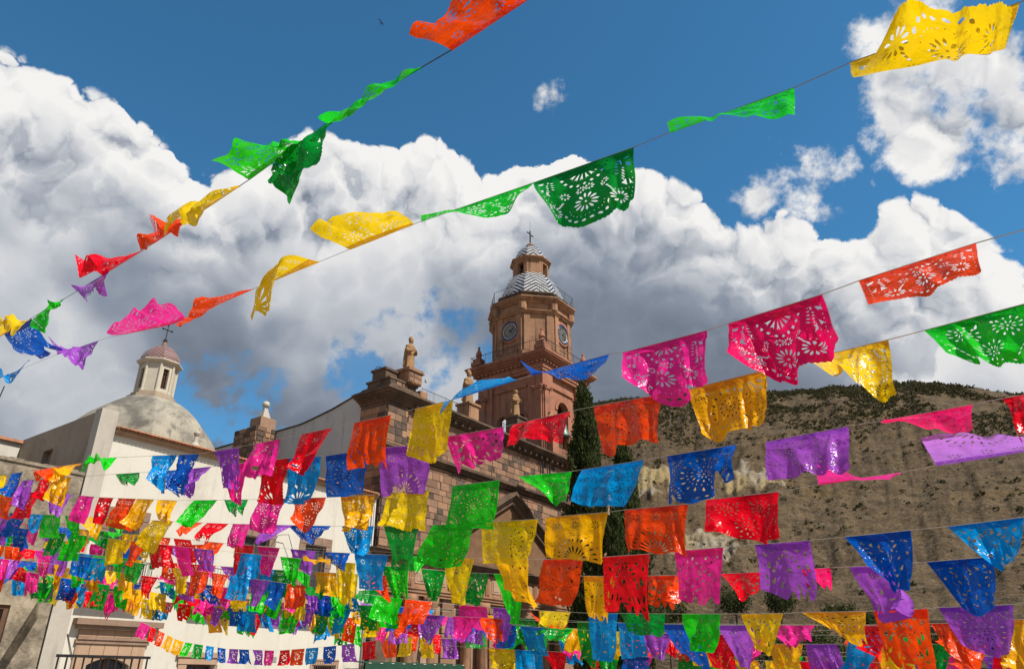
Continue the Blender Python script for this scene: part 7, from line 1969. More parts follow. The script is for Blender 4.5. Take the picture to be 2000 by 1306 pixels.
 (17,11,'red','B',48,[-2348,15551,5271,-2214,15483,5247,-2083,15416,5224,-1952,15348,5202,-1822,15278,5185,-2216,15483,4884,-2091,15427,4854,-1966,15374,4825,-1845,15339,4797,-1726,15309,4770]),
 (17,12,'yellow','B',26,[-3350,16062,5450,-3040,15904,5395,-3426,15713,5365,-3117,15572,5252]),
 (17,13,'gold','B',27,[-3747,16264,5521,-3412,16093,5462,-3606,16131,5167,-3459,16025,5053]),
 (18,1,'gold','B',80,[4654,7589,4420,4699,7502,4418,4744,7418,4415,4787,7335,4413,4830,7254,4410,4522,7463,4059,4564,7345,4076,4607,7235,4093,4651,7130,4110,4696,7030,4126]),
 (18,2,'darkgreen','b',79,[4143,8725,4462,4188,8587,4456,4231,8453,4449,4273,8323,4443,4324,8216,4439,3953,8424,4423,3985,8296,4401,4017,8172,4379,4048,8054,4357,4088,7958,4337]),
 (18,3,'cyan','B',73,[3943,9348,4492,3990,9202,4485,4036,9060,4479,4080,8922,4472,4123,8789,4466,3946,9350,4059,3942,9225,4066,3938,9105,4073,3935,8989,4079,3933,8877,4086]),
 (18,4,'pink','C',58,[3180,11093,4585,3260,11012,4579,3339,10931,4573,3416,10852,4567,3488,10761,4560,3117,10852,4287,3143,10794,4276,3173,10747,4265,3205,10713,4255,3239,10684,4245]),
 (18,5,'red','B',60,[2735,11548,4620,2824,11457,4613,2912,11367,4606,2999,11279,4599,3084,11192,4593,2866,11523,4182,2915,11440,4163,2964,11360,4145,3012,11281,4127,3060,11203,4109]),
 (18,6,'orange','C',49,[2443,11847,4642,2520,11768,4636,2596,11691,4631,2671,11614,4625,2744,11539,4619,2401,11692,4269,2440,11633,4259,2480,11584,4251,2523,11550,4242,2579,11574,4235]),
 (18,7,'purple','B',65,[1979,12263,4683,2091,12168,4673,2201,12074,4663,2309,11982,4653,2414,11877,4645,2070,12037,4369,2113,11954,4337,2159,11892,4307,2209,11854,4277,2273,11895,4250]),
 (18,8,'darkgreen','C',44,[628,13408,4812,990,13105,4771,390,13122,4747,745,12879,4568]),
 (18,9,'cyan','C',48,[141,13811,4875,248,13722,4861,355,13634,4847,459,13548,4834,563,13462,4821,257,13770,4475,330,13719,4449,402,13646,4423,472,13560,4397,541,13475,4371]),
 (18,10,'blue','B',44,[-354,14221,4938,59,13879,4885,-279,14190,4527,82,13717,4514]),
 (18,11,'purple','B',39,[-871,14649,5004,-482,14327,4954,-916,14477,4641,-553,14118,4624]),
 (19,1,'cyan','B',78,[5872,9918,4190,5946,9837,4187,6019,9759,4184,6091,9681,4182,6162,9604,4179,5686,9919,3817,5738,9791,3836,5796,9681,3855,5857,9580,3873,5919,9484,3890]),
 (19,2,'purple','C',70,[5245,10597,4214,5322,10513,4211,5398,10432,4208,5472,10351,4205,5545,10272,4203,5103,10657,3800,5172,10579,3802,5239,10503,3803,5306,10428,3804,5372,10354,3805]),
 (19,3,'red','C',66,[4623,11271,4238,4704,11183,4235,4785,11096,4232,4863,11010,4229,4941,10926,4226,4594,11182,3832,4636,11047,3854,4684,10934,3876,4735,10831,3897,4788,10735,3917]),
 (19,4,'red','C',67,[4187,11699,4257,4282,11616,4252,4375,11535,4248,4464,11443,4244,4549,11351,4241,4118,11586,3866,4195,11495,3869,4272,11408,3872,4345,11315,3875,4416,11222,3878]),
 (19,5,'yellow','C',66,[3793,12042,4277,3892,11956,4272,3989,11871,4267,4085,11787,4262,4180,11705,4258,3739,11875,3911,3777,11821,3905,3823,11792,3898,3896,11846,3890,3931,11784,3884]),
 (19,6,'gold','C',47,[3414,12371,4297,3489,12307,4293,3562,12243,4289,3635,12180,4286,3706,12117,4282,3498,12178,3947,3524,12115,3937,3553,12062,3926,3584,12017,3916,3617,11983,3905]),
 (19,7,'green','B',45,[3053,12686,4315,3128,12620,4311,3203,12555,4308,3277,12491,4304,3350,12427,4300,3139,12447,4008,3157,12383,3995,3176,12331,3981,3198,12290,3968,3224,12262,3955]),
 (19,8,'darkgreen','C',44,[2701,12992,4333,3007,12726,4318,2604,13009,3907,2959,12733,3872]),
 (19,9,'blue','B',47,[1905,13578,4390,1998,13513,4382,2090,13449,4375,2182,13385,4368,2272,13323,4361,1821,13587,3941,1927,13521,3943,2032,13456,3946,2137,13391,3949,2228,13256,3952]),
 (19,10,'darkgreen','C',46,[1460,13886,4424,1555,13821,4416,1649,13755,4409,1742,13691,4402,1834,13627,4395,1530,13653,4111,1555,13601,4085,1583,13568,4059,1613,13564,4033,1655,13649,4008]),
 (19,11,'pink','B',46,[1009,14199,4458,1109,14130,4450,1207,14062,4443,1304,13994,4435,1400,13927,4428,872,13869,4535,979,13793,4480,1085,13723,4426,1190,13658,4373,1293,13598,4320]),
 (19,12,'red','B',50,[542,14523,4494,655,14444,4485,768,14366,4477,879,14289,4468,989,14213,4460,779,14513,4086,802,14438,4080,820,14275,4074,841,14185,4068,866,14160,4063]),
 (19,13,'cyan','B',51,[61,14795,4527,183,14729,4519,304,14663,4511,424,14598,4502,542,14522,4494,49,14634,4154,184,14585,4135,318,14540,4117,451,14503,4099,584,14467,4081]),
 (19,14,'yellow','B',51,[-436,15065,4561,-310,14996,4553,-186,14929,4544,-62,14862,4536,60,14796,4527,-391,14887,4201,-280,14826,4186,-171,14767,4171,-62,14710,4156,46,14656,4142]),
 (16,1,'cyan','B',29,[-3270,14685,5275,-2947,14497,5277,-3387,14684,4780,-3098,14491,4804]),
 (16,2,'green','B',36,[-4484,15381,5269,-4051,15139,5268,-4545,15386,4825,-4155,15135,4828]),
 (16,3,'darkgreen','C',35,[-5027,15610,5300,-4608,15433,5276,-4972,15272,5188,-4566,15099,5138]),
 (16,4,'cyan','B',29,[-5451,15790,5325,-5102,15642,5305,-5469,15739,4911,-5136,15655,4873]),
 (16,5,'blue','C',28,[-5824,15948,5347,-5478,15802,5327,-5626,15878,4996,-5286,15710,4980]),
 (16,6,'purple','B',30,[-6221,16120,5378,-5837,15954,5348,-6089,15973,5030,-5948,15797,4982]),
 (16,7,'pink','B',30,[-6618,16299,5429,-6220,16119,5378,-6541,15977,5278,-6116,15858,5127]),
 (16,8,'red','B',26,[-7062,16500,5486,-6707,16340,5440,-6950,16321,5151,-6630,16131,5118]),
 (16,9,'orange','C',32,[-7581,16735,5552,-7122,16527,5493,-7583,16383,5443,-7089,16191,5351]),
 (16,10,'yellow','C',27,[-8024,16907,5617,-7643,16763,5560,-7972,16838,5211,-7568,16657,5172]),
 (16,11,'gold','B',31,[-8508,17079,5692,-8064,16921,5623,-8415,16945,5323,-7985,16797,5244]),
 (16,12,'pink','B',25,[-8949,17236,5761,-8578,17104,5703,-8918,17285,5322,-8517,16913,5361]),
 (16,13,'darkgreen','B',29,[-9433,17392,5852,-9011,17259,5771,-9435,17024,5823,-9031,16922,5603]),
 (16,14,'cyan','B',23,[-9843,17515,5938,-9499,17412,5866,-9707,17379,5589,-9584,17326,5466]),
 (16,15,'pink','B',30,[-10314,17656,6037,-9856,17519,5941,-10186,17361,5862,-9838,17565,5523]),
 (16,16,'purple','C',28,[-12959,21283,6570,-10416,17686,6059,-12971,21324,6085,-10486,17684,5637]),
 (20,1,'orange','B',50,[-2483,12800,5606,-2357,12706,5589,-2232,12614,5572,-2109,12523,5555,-1988,12433,5538,-2404,12501,5407,-2237,12462,5323,-2077,12453,5242,-2051,12331,5214,-2031,12243,5190]),
 (20,2,'yellow','B',33,[-2921,13124,5666,-2573,12866,5618,-2736,13024,5318,-2599,12744,5228]),
 (20,3,'gold','C',41,[-3479,13537,5742,-3028,13203,5680,-3319,13440,5381,-2947,13133,5281]),
 (20,4,'green','B',31,[-3945,13882,5806,-3579,13611,5756,-3818,13579,5653,-3517,13393,5441]),
 (20,5,'darkgreen','B',36,[-4407,14224,5869,-3959,13892,5808,-4517,14235,5406,-4019,13918,5370]),
 (20,6,'cyan','B',34,[-4827,14535,5927,-4391,14212,5867,-4688,14625,5465,-4283,14172,5469]),
 (20,7,'blue','C',36,[-5374,14828,5995,-4931,14599,5940,-5224,14766,5619,-4817,14422,5608]),
 (20,8,'purple','B',29,[-5727,15009,6039,-5358,14819,5993,-5476,15139,5686,-5246,14700,5624]),
 (20,9,'pink','B',31,[-6238,15273,6102,-5832,15064,6052,-6236,14964,5891,-5752,14793,5805]),
 (20,10,'red','B',33,[-6704,15514,6159,-6253,15281,6104,-6669,15182,6011,-6208,15048,5798]),
 (20,11,'orange','B',29,[-7243,15792,6226,-6833,15580,6175,-7114,15670,5866,-6714,15421,5834]),
 (20,12,'gold','B',25,[-8113,16160,6344,-7770,16027,6296,-8042,16016,5977,-7742,15839,5946]),
 (20,13,'green','C',32,[-8617,16356,6415,-8167,16181,6352,-8459,16392,6031,-8274,16179,5906]),
 (20,14,'darkgreen','B',28,[-9095,16542,6483,-8688,16384,6425,-9008,16209,6370,-8580,16129,6172]),
 (20,15,'cyan','B',29,[-9540,16715,6545,-9109,16547,6485,-9447,16624,6160,-9263,16517,6027]),
 (20,16,'purple','B',30,[-10573,17064,6703,-10127,16936,6630,-10569,16730,6533,-10059,16656,6389]),
 (20,17,'red','B',31,[-11518,17335,6859,-11042,17198,6781,-11555,17376,6376,-11083,17234,6319]),
 (20,18,'orange','B',25,[-12051,17488,6947,-11655,17374,6882,-12062,17541,6527,-11755,17371,6410]),
 (21,1,'green','C',40,[-2387,13988,5220,-1968,13649,5180,-2305,13859,4842,-1882,13503,4812]),
 (21,2,'darkgreen','C',39,[-2855,14365,5264,-2423,14016,5223,-2752,14409,4847,-2365,13981,4811]),
 (21,3,'darkgreen','B',28,[-3292,14717,5305,-2959,14449,5274,-3367,14405,5110,-2984,14156,5036]),
 (21,4,'blue','B',37,[-3731,15071,5347,-3276,14704,5304,-3741,14742,5185,-3256,14360,5200]),
 (21,5,'purple','C',37,[-4237,15440,5392,-3777,15108,5351,-4065,15511,4966,-3860,15113,4932]),
 (21,6,'pink','B',26,[-4628,15685,5424,-4293,15475,5397,-4528,15742,4965,-4182,15532,4963]),
 (21,7,'red','B',29,[-5084,15972,5462,-4703,15733,5430,-5080,15617,5391,-4675,15433,5210]),
 (21,8,'orange','B',27,[-5467,16213,5494,-5101,15983,5463,-5330,15931,5299,-5005,15701,5240]),
 (21,9,'yellow','B',27,[-5902,16486,5529,-5518,16245,5498,-5860,16165,5355,-5496,15983,5218]),
 (21,10,'green','B',31,[-6440,16811,5574,-5996,16545,5537,-6332,16676,5210,-5857,16489,5153]),
 (21,11,'pink','C',27,[-6826,16904,5606,-6488,16823,5578,-6694,16985,5199,-6429,16874,5160]),
 (21,12,'orange','C',29,[-7176,16989,5635,-6809,16900,5604,-7065,17065,5211,-6709,16788,5226]),
 (21,13,'blue','C',32,[-8021,17192,5704,-7606,17092,5670,-7938,17081,5321,-7750,17057,5269]),
 (21,14,'gold','B',25,[-8371,17276,5733,-8040,17197,5706,-8249,17086,5414,-8097,16976,5375]),
 (21,15,'pink','C',29,[-8753,17392,5775,-8354,17272,5732,-8644,17232,5427,-8258,17092,5393]),
 (21,16,'red','B',31,[-9340,17609,5855,-8870,17436,5791,-9244,17512,5470,-8976,17341,5397]),
 (21,17,'orange','B',27,[-9733,17755,5910,-9321,17602,5853,-9573,17594,5590,-9356,17428,5486]),
 (21,18,'yellow','B',31,[-10309,17968,5989,-9829,17791,5923,-10315,18005,5494,-9803,17743,5510]),
 (21,19,'yellow','C',23,[-10678,18105,6040,-10303,17966,5988,-10539,17791,5934,-10183,17697,5760]),
 (21,20,'green','C',22,[-11118,18262,6101,-10763,18136,6052,-11079,18325,5667,-10688,18081,5649]),
 (21,21,'darkgreen','B',27,[-11560,18416,6163,-11120,18263,6101,-11473,18477,5757,-10987,18096,5771]),
 (21,22,'cyan','B',29,[-12075,18595,6235,-11595,18428,6168,-11939,18559,5848,-11477,18285,5815]),
 (21,23,'blue','B',21,[-12456,18728,6288,-12093,18602,6237,-12494,18356,6224,-12063,18290,6025]),
 (22,1,'orange','B',45,[-518,13299,4969,-416,13230,4959,-316,13161,4949,-217,13093,4940,-119,13026,4930,-547,12965,4831,-472,12938,4728,-399,12945,4629,-285,12881,4613,-172,12817,4597]),
 (22,2,'pink','C',50,[-1029,13649,5019,-911,13568,5008,-793,13488,4996,-677,13408,4985,-563,13330,4974,-944,13479,4664,-908,13407,4636,-874,13370,4609,-845,13415,4587,-809,13332,4559]),
 (22,3,'purple','B',51,[-1674,14090,5082,-1546,14003,5070,-1420,13916,5058,-1295,13831,5045,-1172,13747,5033,-1603,14028,4677,-1552,14022,4648,-1491,13928,4616,-1431,13836,4584,-1373,13746,4552]),
 (22,4,'orange','B',50,[-2272,14500,5141,-2139,14409,5128,-2008,14319,5115,-1879,14230,5103,-1751,14143,5090,-2095,14439,4771,-2064,14297,4740,-2044,14225,4713,-2035,14228,4690,-2011,14126,4662]),
 (22,5,'yellow','B',28,[-2698,14766,5189,-2390,14573,5154,-2785,14772,4729,-2472,14581,4731]),
 (22,6,'gold','B',29,[-3098,15016,5234,-2771,14811,5197,-2975,14737,5020,-2717,14601,4868]),
 (22,7,'green','C',33,[-3547,15297,5284,-3158,15054,5241,-3488,15195,4890,-3249,14971,4842]),
 (22,8,'darkgreen','B',31,[-3928,15536,5327,-3556,15303,5285,-3874,15574,4878,-3616,15314,4783]),
 (22,9,'cyan','B',29,[-4308,15773,5370,-3945,15546,5329,-4198,15595,5033,-4075,15537,4912]),
 (22,10,'blue','B',30,[-4745,16047,5419,-4357,15804,5375,-4495,16142,5014,-4276,15852,4929]),
 (22,11,'purple','B',26,[-5169,16308,5469,-4818,16093,5427,-5104,16278,5057,-4742,16142,4992]),
 (22,12,'pink','B',29,[-5547,16497,5528,-5164,16305,5468,-5442,16165,5449,-5080,16046,5203]),
 (22,13,'red','B',27,[-5979,16715,5597,-5602,16525,5537,-5974,16383,5436,-5599,16204,5351]),
 (22,14,'purple','C',30,[-6453,16953,5672,-6031,16741,5605,-6267,17052,5256,-5932,16806,5176]),
 (22,15,'yellow','B',30,[-6908,17181,5744,-6471,16962,5675,-6682,17193,5395,-6392,16790,5324]),
 (22,16,'gold','C',31,[-7364,17410,5816,-6900,17177,5743,-7150,17360,5471,-6911,17122,5329]),
 (22,17,'green','B',23,[-7704,17581,5870,-7351,17404,5814,-7572,17444,5518,-7229,17265,5459]),
 (22,18,'darkgreen','B',29,[-8188,17824,5947,-7735,17597,5875,-8081,17482,5931,-7543,17322,5736]),
 (22,19,'blue','C',30,[-9081,18116,6107,-8639,17981,6026,-8984,17980,5741,-8803,17941,5546]),
 (22,20,'pink','B',24,[-9866,18355,6250,-9499,18243,6183,-9896,18387,5755,-9491,18117,5794]),
 (22,21,'red','B',23,[-10322,18495,6333,-9965,18386,6268,-10338,18536,5826,-10027,18402,5746]),
 (22,22,'orange','B',27,[-10736,18621,6409,-10311,18491,6331,-10676,18551,6007,-10251,18270,6016]),
 (22,23,'green','B',23,[-11636,18894,6578,-11256,18779,6505,-11492,18796,6215,-11155,18763,6103]),
 (22,24,'darkgreen','B',24,[-12503,19155,6743,-12084,19029,6663,-12305,19120,6390,-12112,18913,6267]),
 (22,25,'cyan','C',26,[-12956,19292,6829,-12513,19158,6744,-12894,18931,6832,-12463,18814,6625]),
 (22,26,'blue','C',26,[-13500,19456,6932,-13036,19316,6844,-13381,19305,6586,-12928,19262,6452]),
]

# ------------------------------------------------------------------ cut plastic banners (papel picado)
COL = {'purple': (0.40, 0.085, 0.60), 'lilac': (0.55, 0.20, 0.78), 'pink': (0.90, 0.022, 0.30), 'hotpink': (0.90, 0.004, 0.13), 'red': (0.88, 0.001, 0.010),
       'orange': (0.97, 0.072, 0.0), 'gold': (0.95, 0.47, 0.001), 'yellow': (0.93, 0.63, 0.002), 'green': (0.012, 0.62, 0.006), 'darkgreen': (0.002, 0.30, 0.022),
       'cyan': (0.002, 0.31, 0.74), 'blue': (0.002, 0.105, 0.52)}
CNAME = {'purple': 'purple', 'lilac': 'lilac', 'pink': 'pink', 'hotpink': 'hot pink', 'red': 'red', 'orange': 'orange', 'gold': 'golden', 'yellow': 'yellow',
         'green': 'bright green', 'darkgreen': 'dark green', 'cyan': 'light blue', 'blue': 'deep blue'}
ASPECT = 0.84                                           # height over width


def film_mat(name, c):
    m, N = new_mat('plastic_film_' + name)
    tcn = N.n('ShaderNodeTexCoord')
    v = tcn.outputs['Object']
    ge = N.n('ShaderNodeNewGeometry')
    wr = N.m('ADD', N.m('MULTIPLY', N.noise(v, 9.0, 4, 0.55, 0.6), 1.0), N.m('MULTIPLY', N.noise(v, 30.0, 3, 0.5, 0.3), 0.13))
    vo_ = N.n('ShaderNodeTexVoronoi', feature='F1')
    N.put(vo_.inputs['Vector'], N.vm('ADD', v, N.vm('SCALE', N.n('ShaderNodeTexNoise').outputs[1], 0.0)))
    vo_.inputs['Scale'].default_value = 8.0
    wr = N.m('ADD', wr, N.m('MULTIPLY', vo_.outputs['Distance'], 0.75))
    bn = N.n('ShaderNodeBump')
    bn.inputs['Strength'].default_value = 0.75
    bn.inputs['Distance'].default_value = 0.035
    N.put(bn.inputs['Height'], wr)
    nrm = bn.outputs[0]
    cc = N.mix(N.mr(N.noise(v, 5.0, 3), 0.35, 0.65), c, tuple(min(1.0, x * 0.86) for x in c))
    df = N.n('ShaderNodeBsdfDiffuse')
    N.put(df.inputs[0], cc)
    N.t.links.new(nrm, df.inputs['Normal'])
    tr_ = N.n('ShaderNodeBsdfTranslucent')
    N.put(tr_.inputs[0], cc)
    N.t.links.new(nrm, tr_.inputs['Normal'])
    m1 = N.n('ShaderNodeMixShader')
    m1.inputs[0].default_value = 0.42
    N.t.links.new(df.outputs[0], m1.inputs[1])
    N.t.links.new(tr_.outputs[0], m1.inputs[2])
    tp = N.n('ShaderNodeBsdfTransparent')
    tp.inputs[0].default_value = (*[min(1.0, 0.04 + 0.96 * x) for x in c], 1)
    m2 = N.n('ShaderNodeMixShader')
    m2.inputs[0].default_value = 0.07
    N.t.links.new(m1.outputs[0], m2.inputs[1])
    N.t.links.new(tp.outputs[0], m2.inputs[2])
    gl = N.n('ShaderNodeBsdfGlossy')
    gl.inputs['Roughness'].default_value = 0.19
    gl.inputs['Color'].default_value = (0.9, 0.9, 0.9, 1)
    N.t.links.new(nrm, gl.inputs['Normal'])
    lw = N.n('ShaderNodeLayerWeight')
    lw.inputs[0].default_value = 0.5
    N.t.links.new(nrm, lw.inputs['Normal'])
    fr = N.m('MULTIPLY_ADD', N.m('POWER', lw.outputs['Facing'], 4.0), 0.22, 0.017)
    m3 = N.n('ShaderNodeMixShader')
    N.t.links.new(fr, m3.inputs[0])
    N.t.links.new(m2.outputs[0], m3.inputs[1])
    N.t.links.new(gl.outputs[0], m3.inputs[2])
    return finish(m, N, m3.outputs[0])


M_TWINE = surf('pale_twine', (0.55, 0.49, 0.40), (0.45, 0.40, 0.33), 30.0, 0.9, 0.1, 0.001)
FILM = {k: film_mat(k, c) for k, c in COL.items()}


def petal(x, y, ang, ln, wd, k=6, tear=0.0):
    """a leaf shaped hole starting at (x, y)"""
    ca_, sa = math.cos(ang), math.sin(ang)
    P = []
    if k == 4:
        loc_ = [(0, 0), (ln * (.5 + .2 * tear), wd / 2), (ln, 0), (ln * (.5 + .2 * tear), -wd / 2)]
    else:
        loc_ = [(0, 0), (ln * .35, wd * (.36 - .1 * tear)), (ln * .72, wd * (.40 + .12 * tear)), (ln, 0), (ln * .72, -wd * (.40 + .12 * tear)), (ln * .35, -wd * (.36 - .1 * tear))]
    for u, v in loc_:
        P.append((x + u * ca_ - v * sa, y + u * sa + v * ca_))
    return P


def dot(x, y, r, k=6):
    return [(x + r * math.cos(2 * math.pi * i / k), y + r * math.sin(2 * math.pi * i / k)) for i in range(k)]


def daisy(x, y, r0, r1, n_, wd, k=6, a0=0.0, a1=2 * math.pi, tear=0.3):
    full = abs(a1 - a0 - 2 * math.pi) < 1e-6
    return [petal(x + r0 * math.cos(t), y + r0 * math.sin(t), t, r1 - r0, wd, k, tear) for t in [a0 + (a1 - a0) * i / (n_ if full else n_ - 1) for i in range(n_)]]


def holes(design, lod, var=0):
    h = []
    k = 6 if lod == 0 else 4
    rd = random.Random({'A': 1, 'B': 2, 'C': 3, 'D': 4}[design])
    if lod == 2:
        h += daisy(.5, .42, .07, .2, 9, .05, 4)
        for x, y in ((.18, .18), (.82, .18), (.18, .66), (.82, .66), (.5, .72), (.35, .14), (.65, .14)):
            h.append(petal(x - .04, y, rd.uniform(0, 3), .09, .06, 4))
        return h
    if design == 'A':
        for i in range(8):
            t = RAD(12 + 156 * i / 7)
            h.append([(.5 + .07 * math.cos(t), .06 + .07 * math.sin(t)), (.5 + .165 * math.cos(t - .10), .06 + .165 * math.sin(t - .10)), (.5 + .145 * math.cos(t), .06 + .145 * math.sin(t)), (.5 + .165 * math.cos(t + .10), .06 + .165 * math.sin(t + .10))])
        for i in range(11):
            t = RAD(4 + 172 * i / 10)
            h.append(dot(.5 + .235 * math.cos(t), .06 + .235 * math.sin(t), .019, 4))
        for s in (-1, 1):
            X = lambda x: .5 + s * x
            A_ = lambda t: t if s > 0 else math.pi - t
            h.append(petal(X(.38), .10, A_(-.15), .10, .055, k, .6))
            h.append(petal(X(.40), .15, A_(.9), .09, .05, k, .6))
            h.append(petal(X(.345), .095, A_(1.4), .085, .022, k))
            for i in range(5):
                h.append(petal(X(.305 - .006 * i), .115 + .045 * i, A_(.15), .036, .018, k))
                h.append(petal(X(.355 - .004 * i), .20 + .038 * i, A_(.9), .04, .018, k))
            h.append([(X(.335), .44), (X(.375), .36), (X(.385), .455)])
            h.append([(X(.41), .36), (X(.42), .45), (X(.45), .445)])
            h += daisy(X(.19), .40, .02, .05, 8, .018, k)
            h += daisy(X(.31), .645, .035, .088, 11, .024, k)
            for i in range(3):
                h.append(petal(X(.20 + .02 * i), .485 + .03 * i, A_(.7), .045, .018, k))
            for i in range(9 if lod == 0 else 4):
                h.append(dot(X(.455), .08 + i * (.075 if lod == 0 else .16), .0065, 5))
            for i in range(4):
                h.append(dot(X(.30 + .035 * i), .54 - .012 * i, .006, 5))
        h += daisy(.46, .38, .018, .05, 8, .018, k) + daisy(.545, .38, .018, .05, 8, .018, k)
        h += daisy(.5, .575, .045, .115, 12, .026, k)
        h.append(dot(.5, .575, .012, 6))
        for i in range(8):
            t = RAD(18 + 144 * i / 7)
            cx, cy = .5 + .20 * math.cos(t), .62 + .20 * math.sin(t)
            h.append(petal(cx - .022 * math.sin(t), cy + .022 * math.cos(t), t - math.pi / 2, .044, .034, k))
        if lod == 0:
            for i in range(12):
                t = RAD(8 + 164 * i / 11)
                h.append(dot(.5 + .155 * math.cos(t), .60 + .155 * math.sin(t), .005, 5))
    elif design == 'B' and var == 1:
        for (x, y, r) in ((.27, .27, .17), (.73, .27, .17), (.5, .60, .19)):
            h.append(dot(x, y, .014, 6))
            h += daisy(x, y, r * .22, r * .5, 9, .017, k)
            h += daisy(x, y, r * .62, r * .92, 12 if lod == 0 else 9, .022, k, .2, .2 + 2 * math.pi, 1.0)
        for s in (-1, 1):
            for i in range(5):
                h.append(petal(.5 + s * (.28 + .03 * i), .74 - .05 * i, -.8 * s if s > 0 else math.pi + .8, .05, .018, k))
                h.append(dot(.5 + s * .455, .12 + .15 * i, .009, 5))
            h.append(petal(.5 + s * .06, .10, RAD(90) - s * .5, .09, .03, k, .7))
        for i in range(7 if lod == 0 else 4):
            h.append(petal(.12 + .12 * i * (1 if lod == 0 else 2), .80, 0, .04, .016, 4))
    elif design == 'B' and var == 2:
        rd = random.Random(19)
        for r_ in range(4):
            for c_ in range(5):
                x, y = .12 + .19 * c_ + (.04 if r_ % 2 else -.03), .13 + .195 * r_
                rr = rd.uniform(.045, .075)
                h += daisy(x, y, rr * .35, rr, rd.choice((6, 7, 8)) if lod == 0 else 5, .017, k, rd.uniform(0, 1), None or 2 * math.pi + 0.0) if False else daisy(x, y, rr * .35, rr, (6, 7, 8)[(r_ + c_) % 3] if lod == 0 else 5, .017, k)
                h.append(petal(x + .085, y - .06, rd.uniform(0, 3), .04, .016, k))
    elif design == 'B' and var == 3:
        for i in range(9):
            t = RAD(6 + 168 * i / 8)
            h.append(petal(.5 + .07 * math.cos(t), .82 - .07 * math.sin(t), -t, .14, .03, k, 1.0))
        for i in range(13 if lod == 0 else 9):
            t = RAD(6 + 168 * i / (12 if lod == 0 else 8))
            h.append(petal(.5 + .26 * math.cos(t), .82 - .26 * math.sin(t), -t, .09, .03, k, .8))
            h.append(dot(.5 + .40 * math.cos(t), .82 - .40 * math.sin(t), .012, 5))
        for (x, y) in ((.2, .2), (.5, .2), (.8, .2)):
            h += daisy(x, y, .025, .075, 8, .018, k)
        for i in range(10 if lod == 0 else 5):
            h.append(petal(.06 + .092 * i * (1 if lod == 0 else 2), .075, 0, .035, .018, 4))
    elif design == 'B':
        h.append(dot(.5, .43, .016, 6))
        h += daisy(.5, .43, .035, .08, 10, .017, k)
        h += daisy(.5, .43, .105, .15, 14 if lod == 0 else 11, .023, k, .2, .2 + 2 * math.pi, 1.0)
        if lod == 0:
            h += daisy(.5, .43, .178, .205, 22, .010, 4)
        h += daisy(.5, .43, .23, .29, 18 if lod == 0 else 13, .028, k, .1, .1 + 2 * math.pi, 1.0)
        for (x, y, a0) in ((.05, .08, 0), (.95, .08, math.pi / 2), (.95, .80, math.pi), (.05, .80, 1.5 * math.pi)):
            h += daisy(x, y, .05, .10, 5, .020, k, a0 + .15, a0 + math.pi / 2 - .15)
            h += daisy(x, y, .145, .195, 7 if lod == 0 else 5, .022, k, a0 + .1, a0 + math.pi / 2 - .1, 1.0)
            if lod == 0:
                h += daisy(x, y, .22, .245, 9, .010, 4, a0 + .08, a0 + math.pi / 2 - .08)
        for x, y in ((.5, .065), (.40, .07), (.60, .07), (.5, .795), (.40, .79), (.60, .79)):
            h.append(petal(x - .025, y, 0, .05, .026, k))
        for s in (-1, 1):
            for i in range(5):
                h.append(dot(.5 + s * .445, .29 + i * .07, .010, 5))
                h.append(petal(.5 + s * .37, .30 + i * .065, .4 * s, .03 * s, .018, k))
    else:
        # figures: open hat, round face, big leaves and scrolls
        if var:
            rd = random.Random(100 + var)
            pts_ = []
            for _ in range(400):
                x, y = rd.uniform(.08, .92), rd.uniform(.1, .76)
                if all(math.hypot(x - a, y - b) > (.105 if lod == 0 else .14) for a, b in pts_):
                    pts_.append((x, y))
            for i, (x, y) in enumerate(pts_):
                h.append(petal(x - .03, y, rd.uniform(0, 3.1), rd.uniform(.05, .10), rd.uniform(.02, .05), k, rd.uniform(0, 1)))
                if i % 3 == 0:
                    h.append(dot(x + .05, y - .045, .01, 5))
            return h
        h.append(dot(.5, .40, .035, 7))
        h += daisy(.5, .40, .06, .085, 12 if lod == 0 else 8, .012, 4)
        for i in range(7):
            t = math.pi + .25 + i * (math.pi - .5) / 6
            h.append(petal(.5 + .15 * math.cos(t), .38 + .15 * math.sin(t), t + .5, .085, .045, k, .8))
        for s in (-1, 1):
            X = lambda x: .5 + s * x
            A_ = lambda t: t if s > 0 else math.pi - t
            h.append(petal(X(.23), .36, A_(1.1), .15, .06, k, .5))
            h.append(petal(X(.32), .30, A_(1.3), .14, .07, k, .9))
            h.append(petal(X(.40), .14, A_(2.2), .11, .055, k, .7))
            h.append(petal(X(.12), .56, A_(1.2), .16, .05, k, .3))
            h.append(petal(X(.26), .56, A_(1.0), .14, .06, k, .6))
            h.append(petal(X(.40), .52, A_(1.6), .13, .045, k, .2))
            h.append(petal(X(.18), .12, A_(.2), .09, .04, k, .6))
            h.append(petal(X(.36), .70, A_(.4), .08, .035, k, .6))
            h.append(dot(X(.07), .66, .022, 6))
            for i in range(5):
                h.append(dot(X(.45), .16 + .13 * i, .009, 5))
        h.append(petal(.46, .12, .1, .09, .05, k))
        h.append(petal(.45, .73, .05, .11, .045, k))
    return h


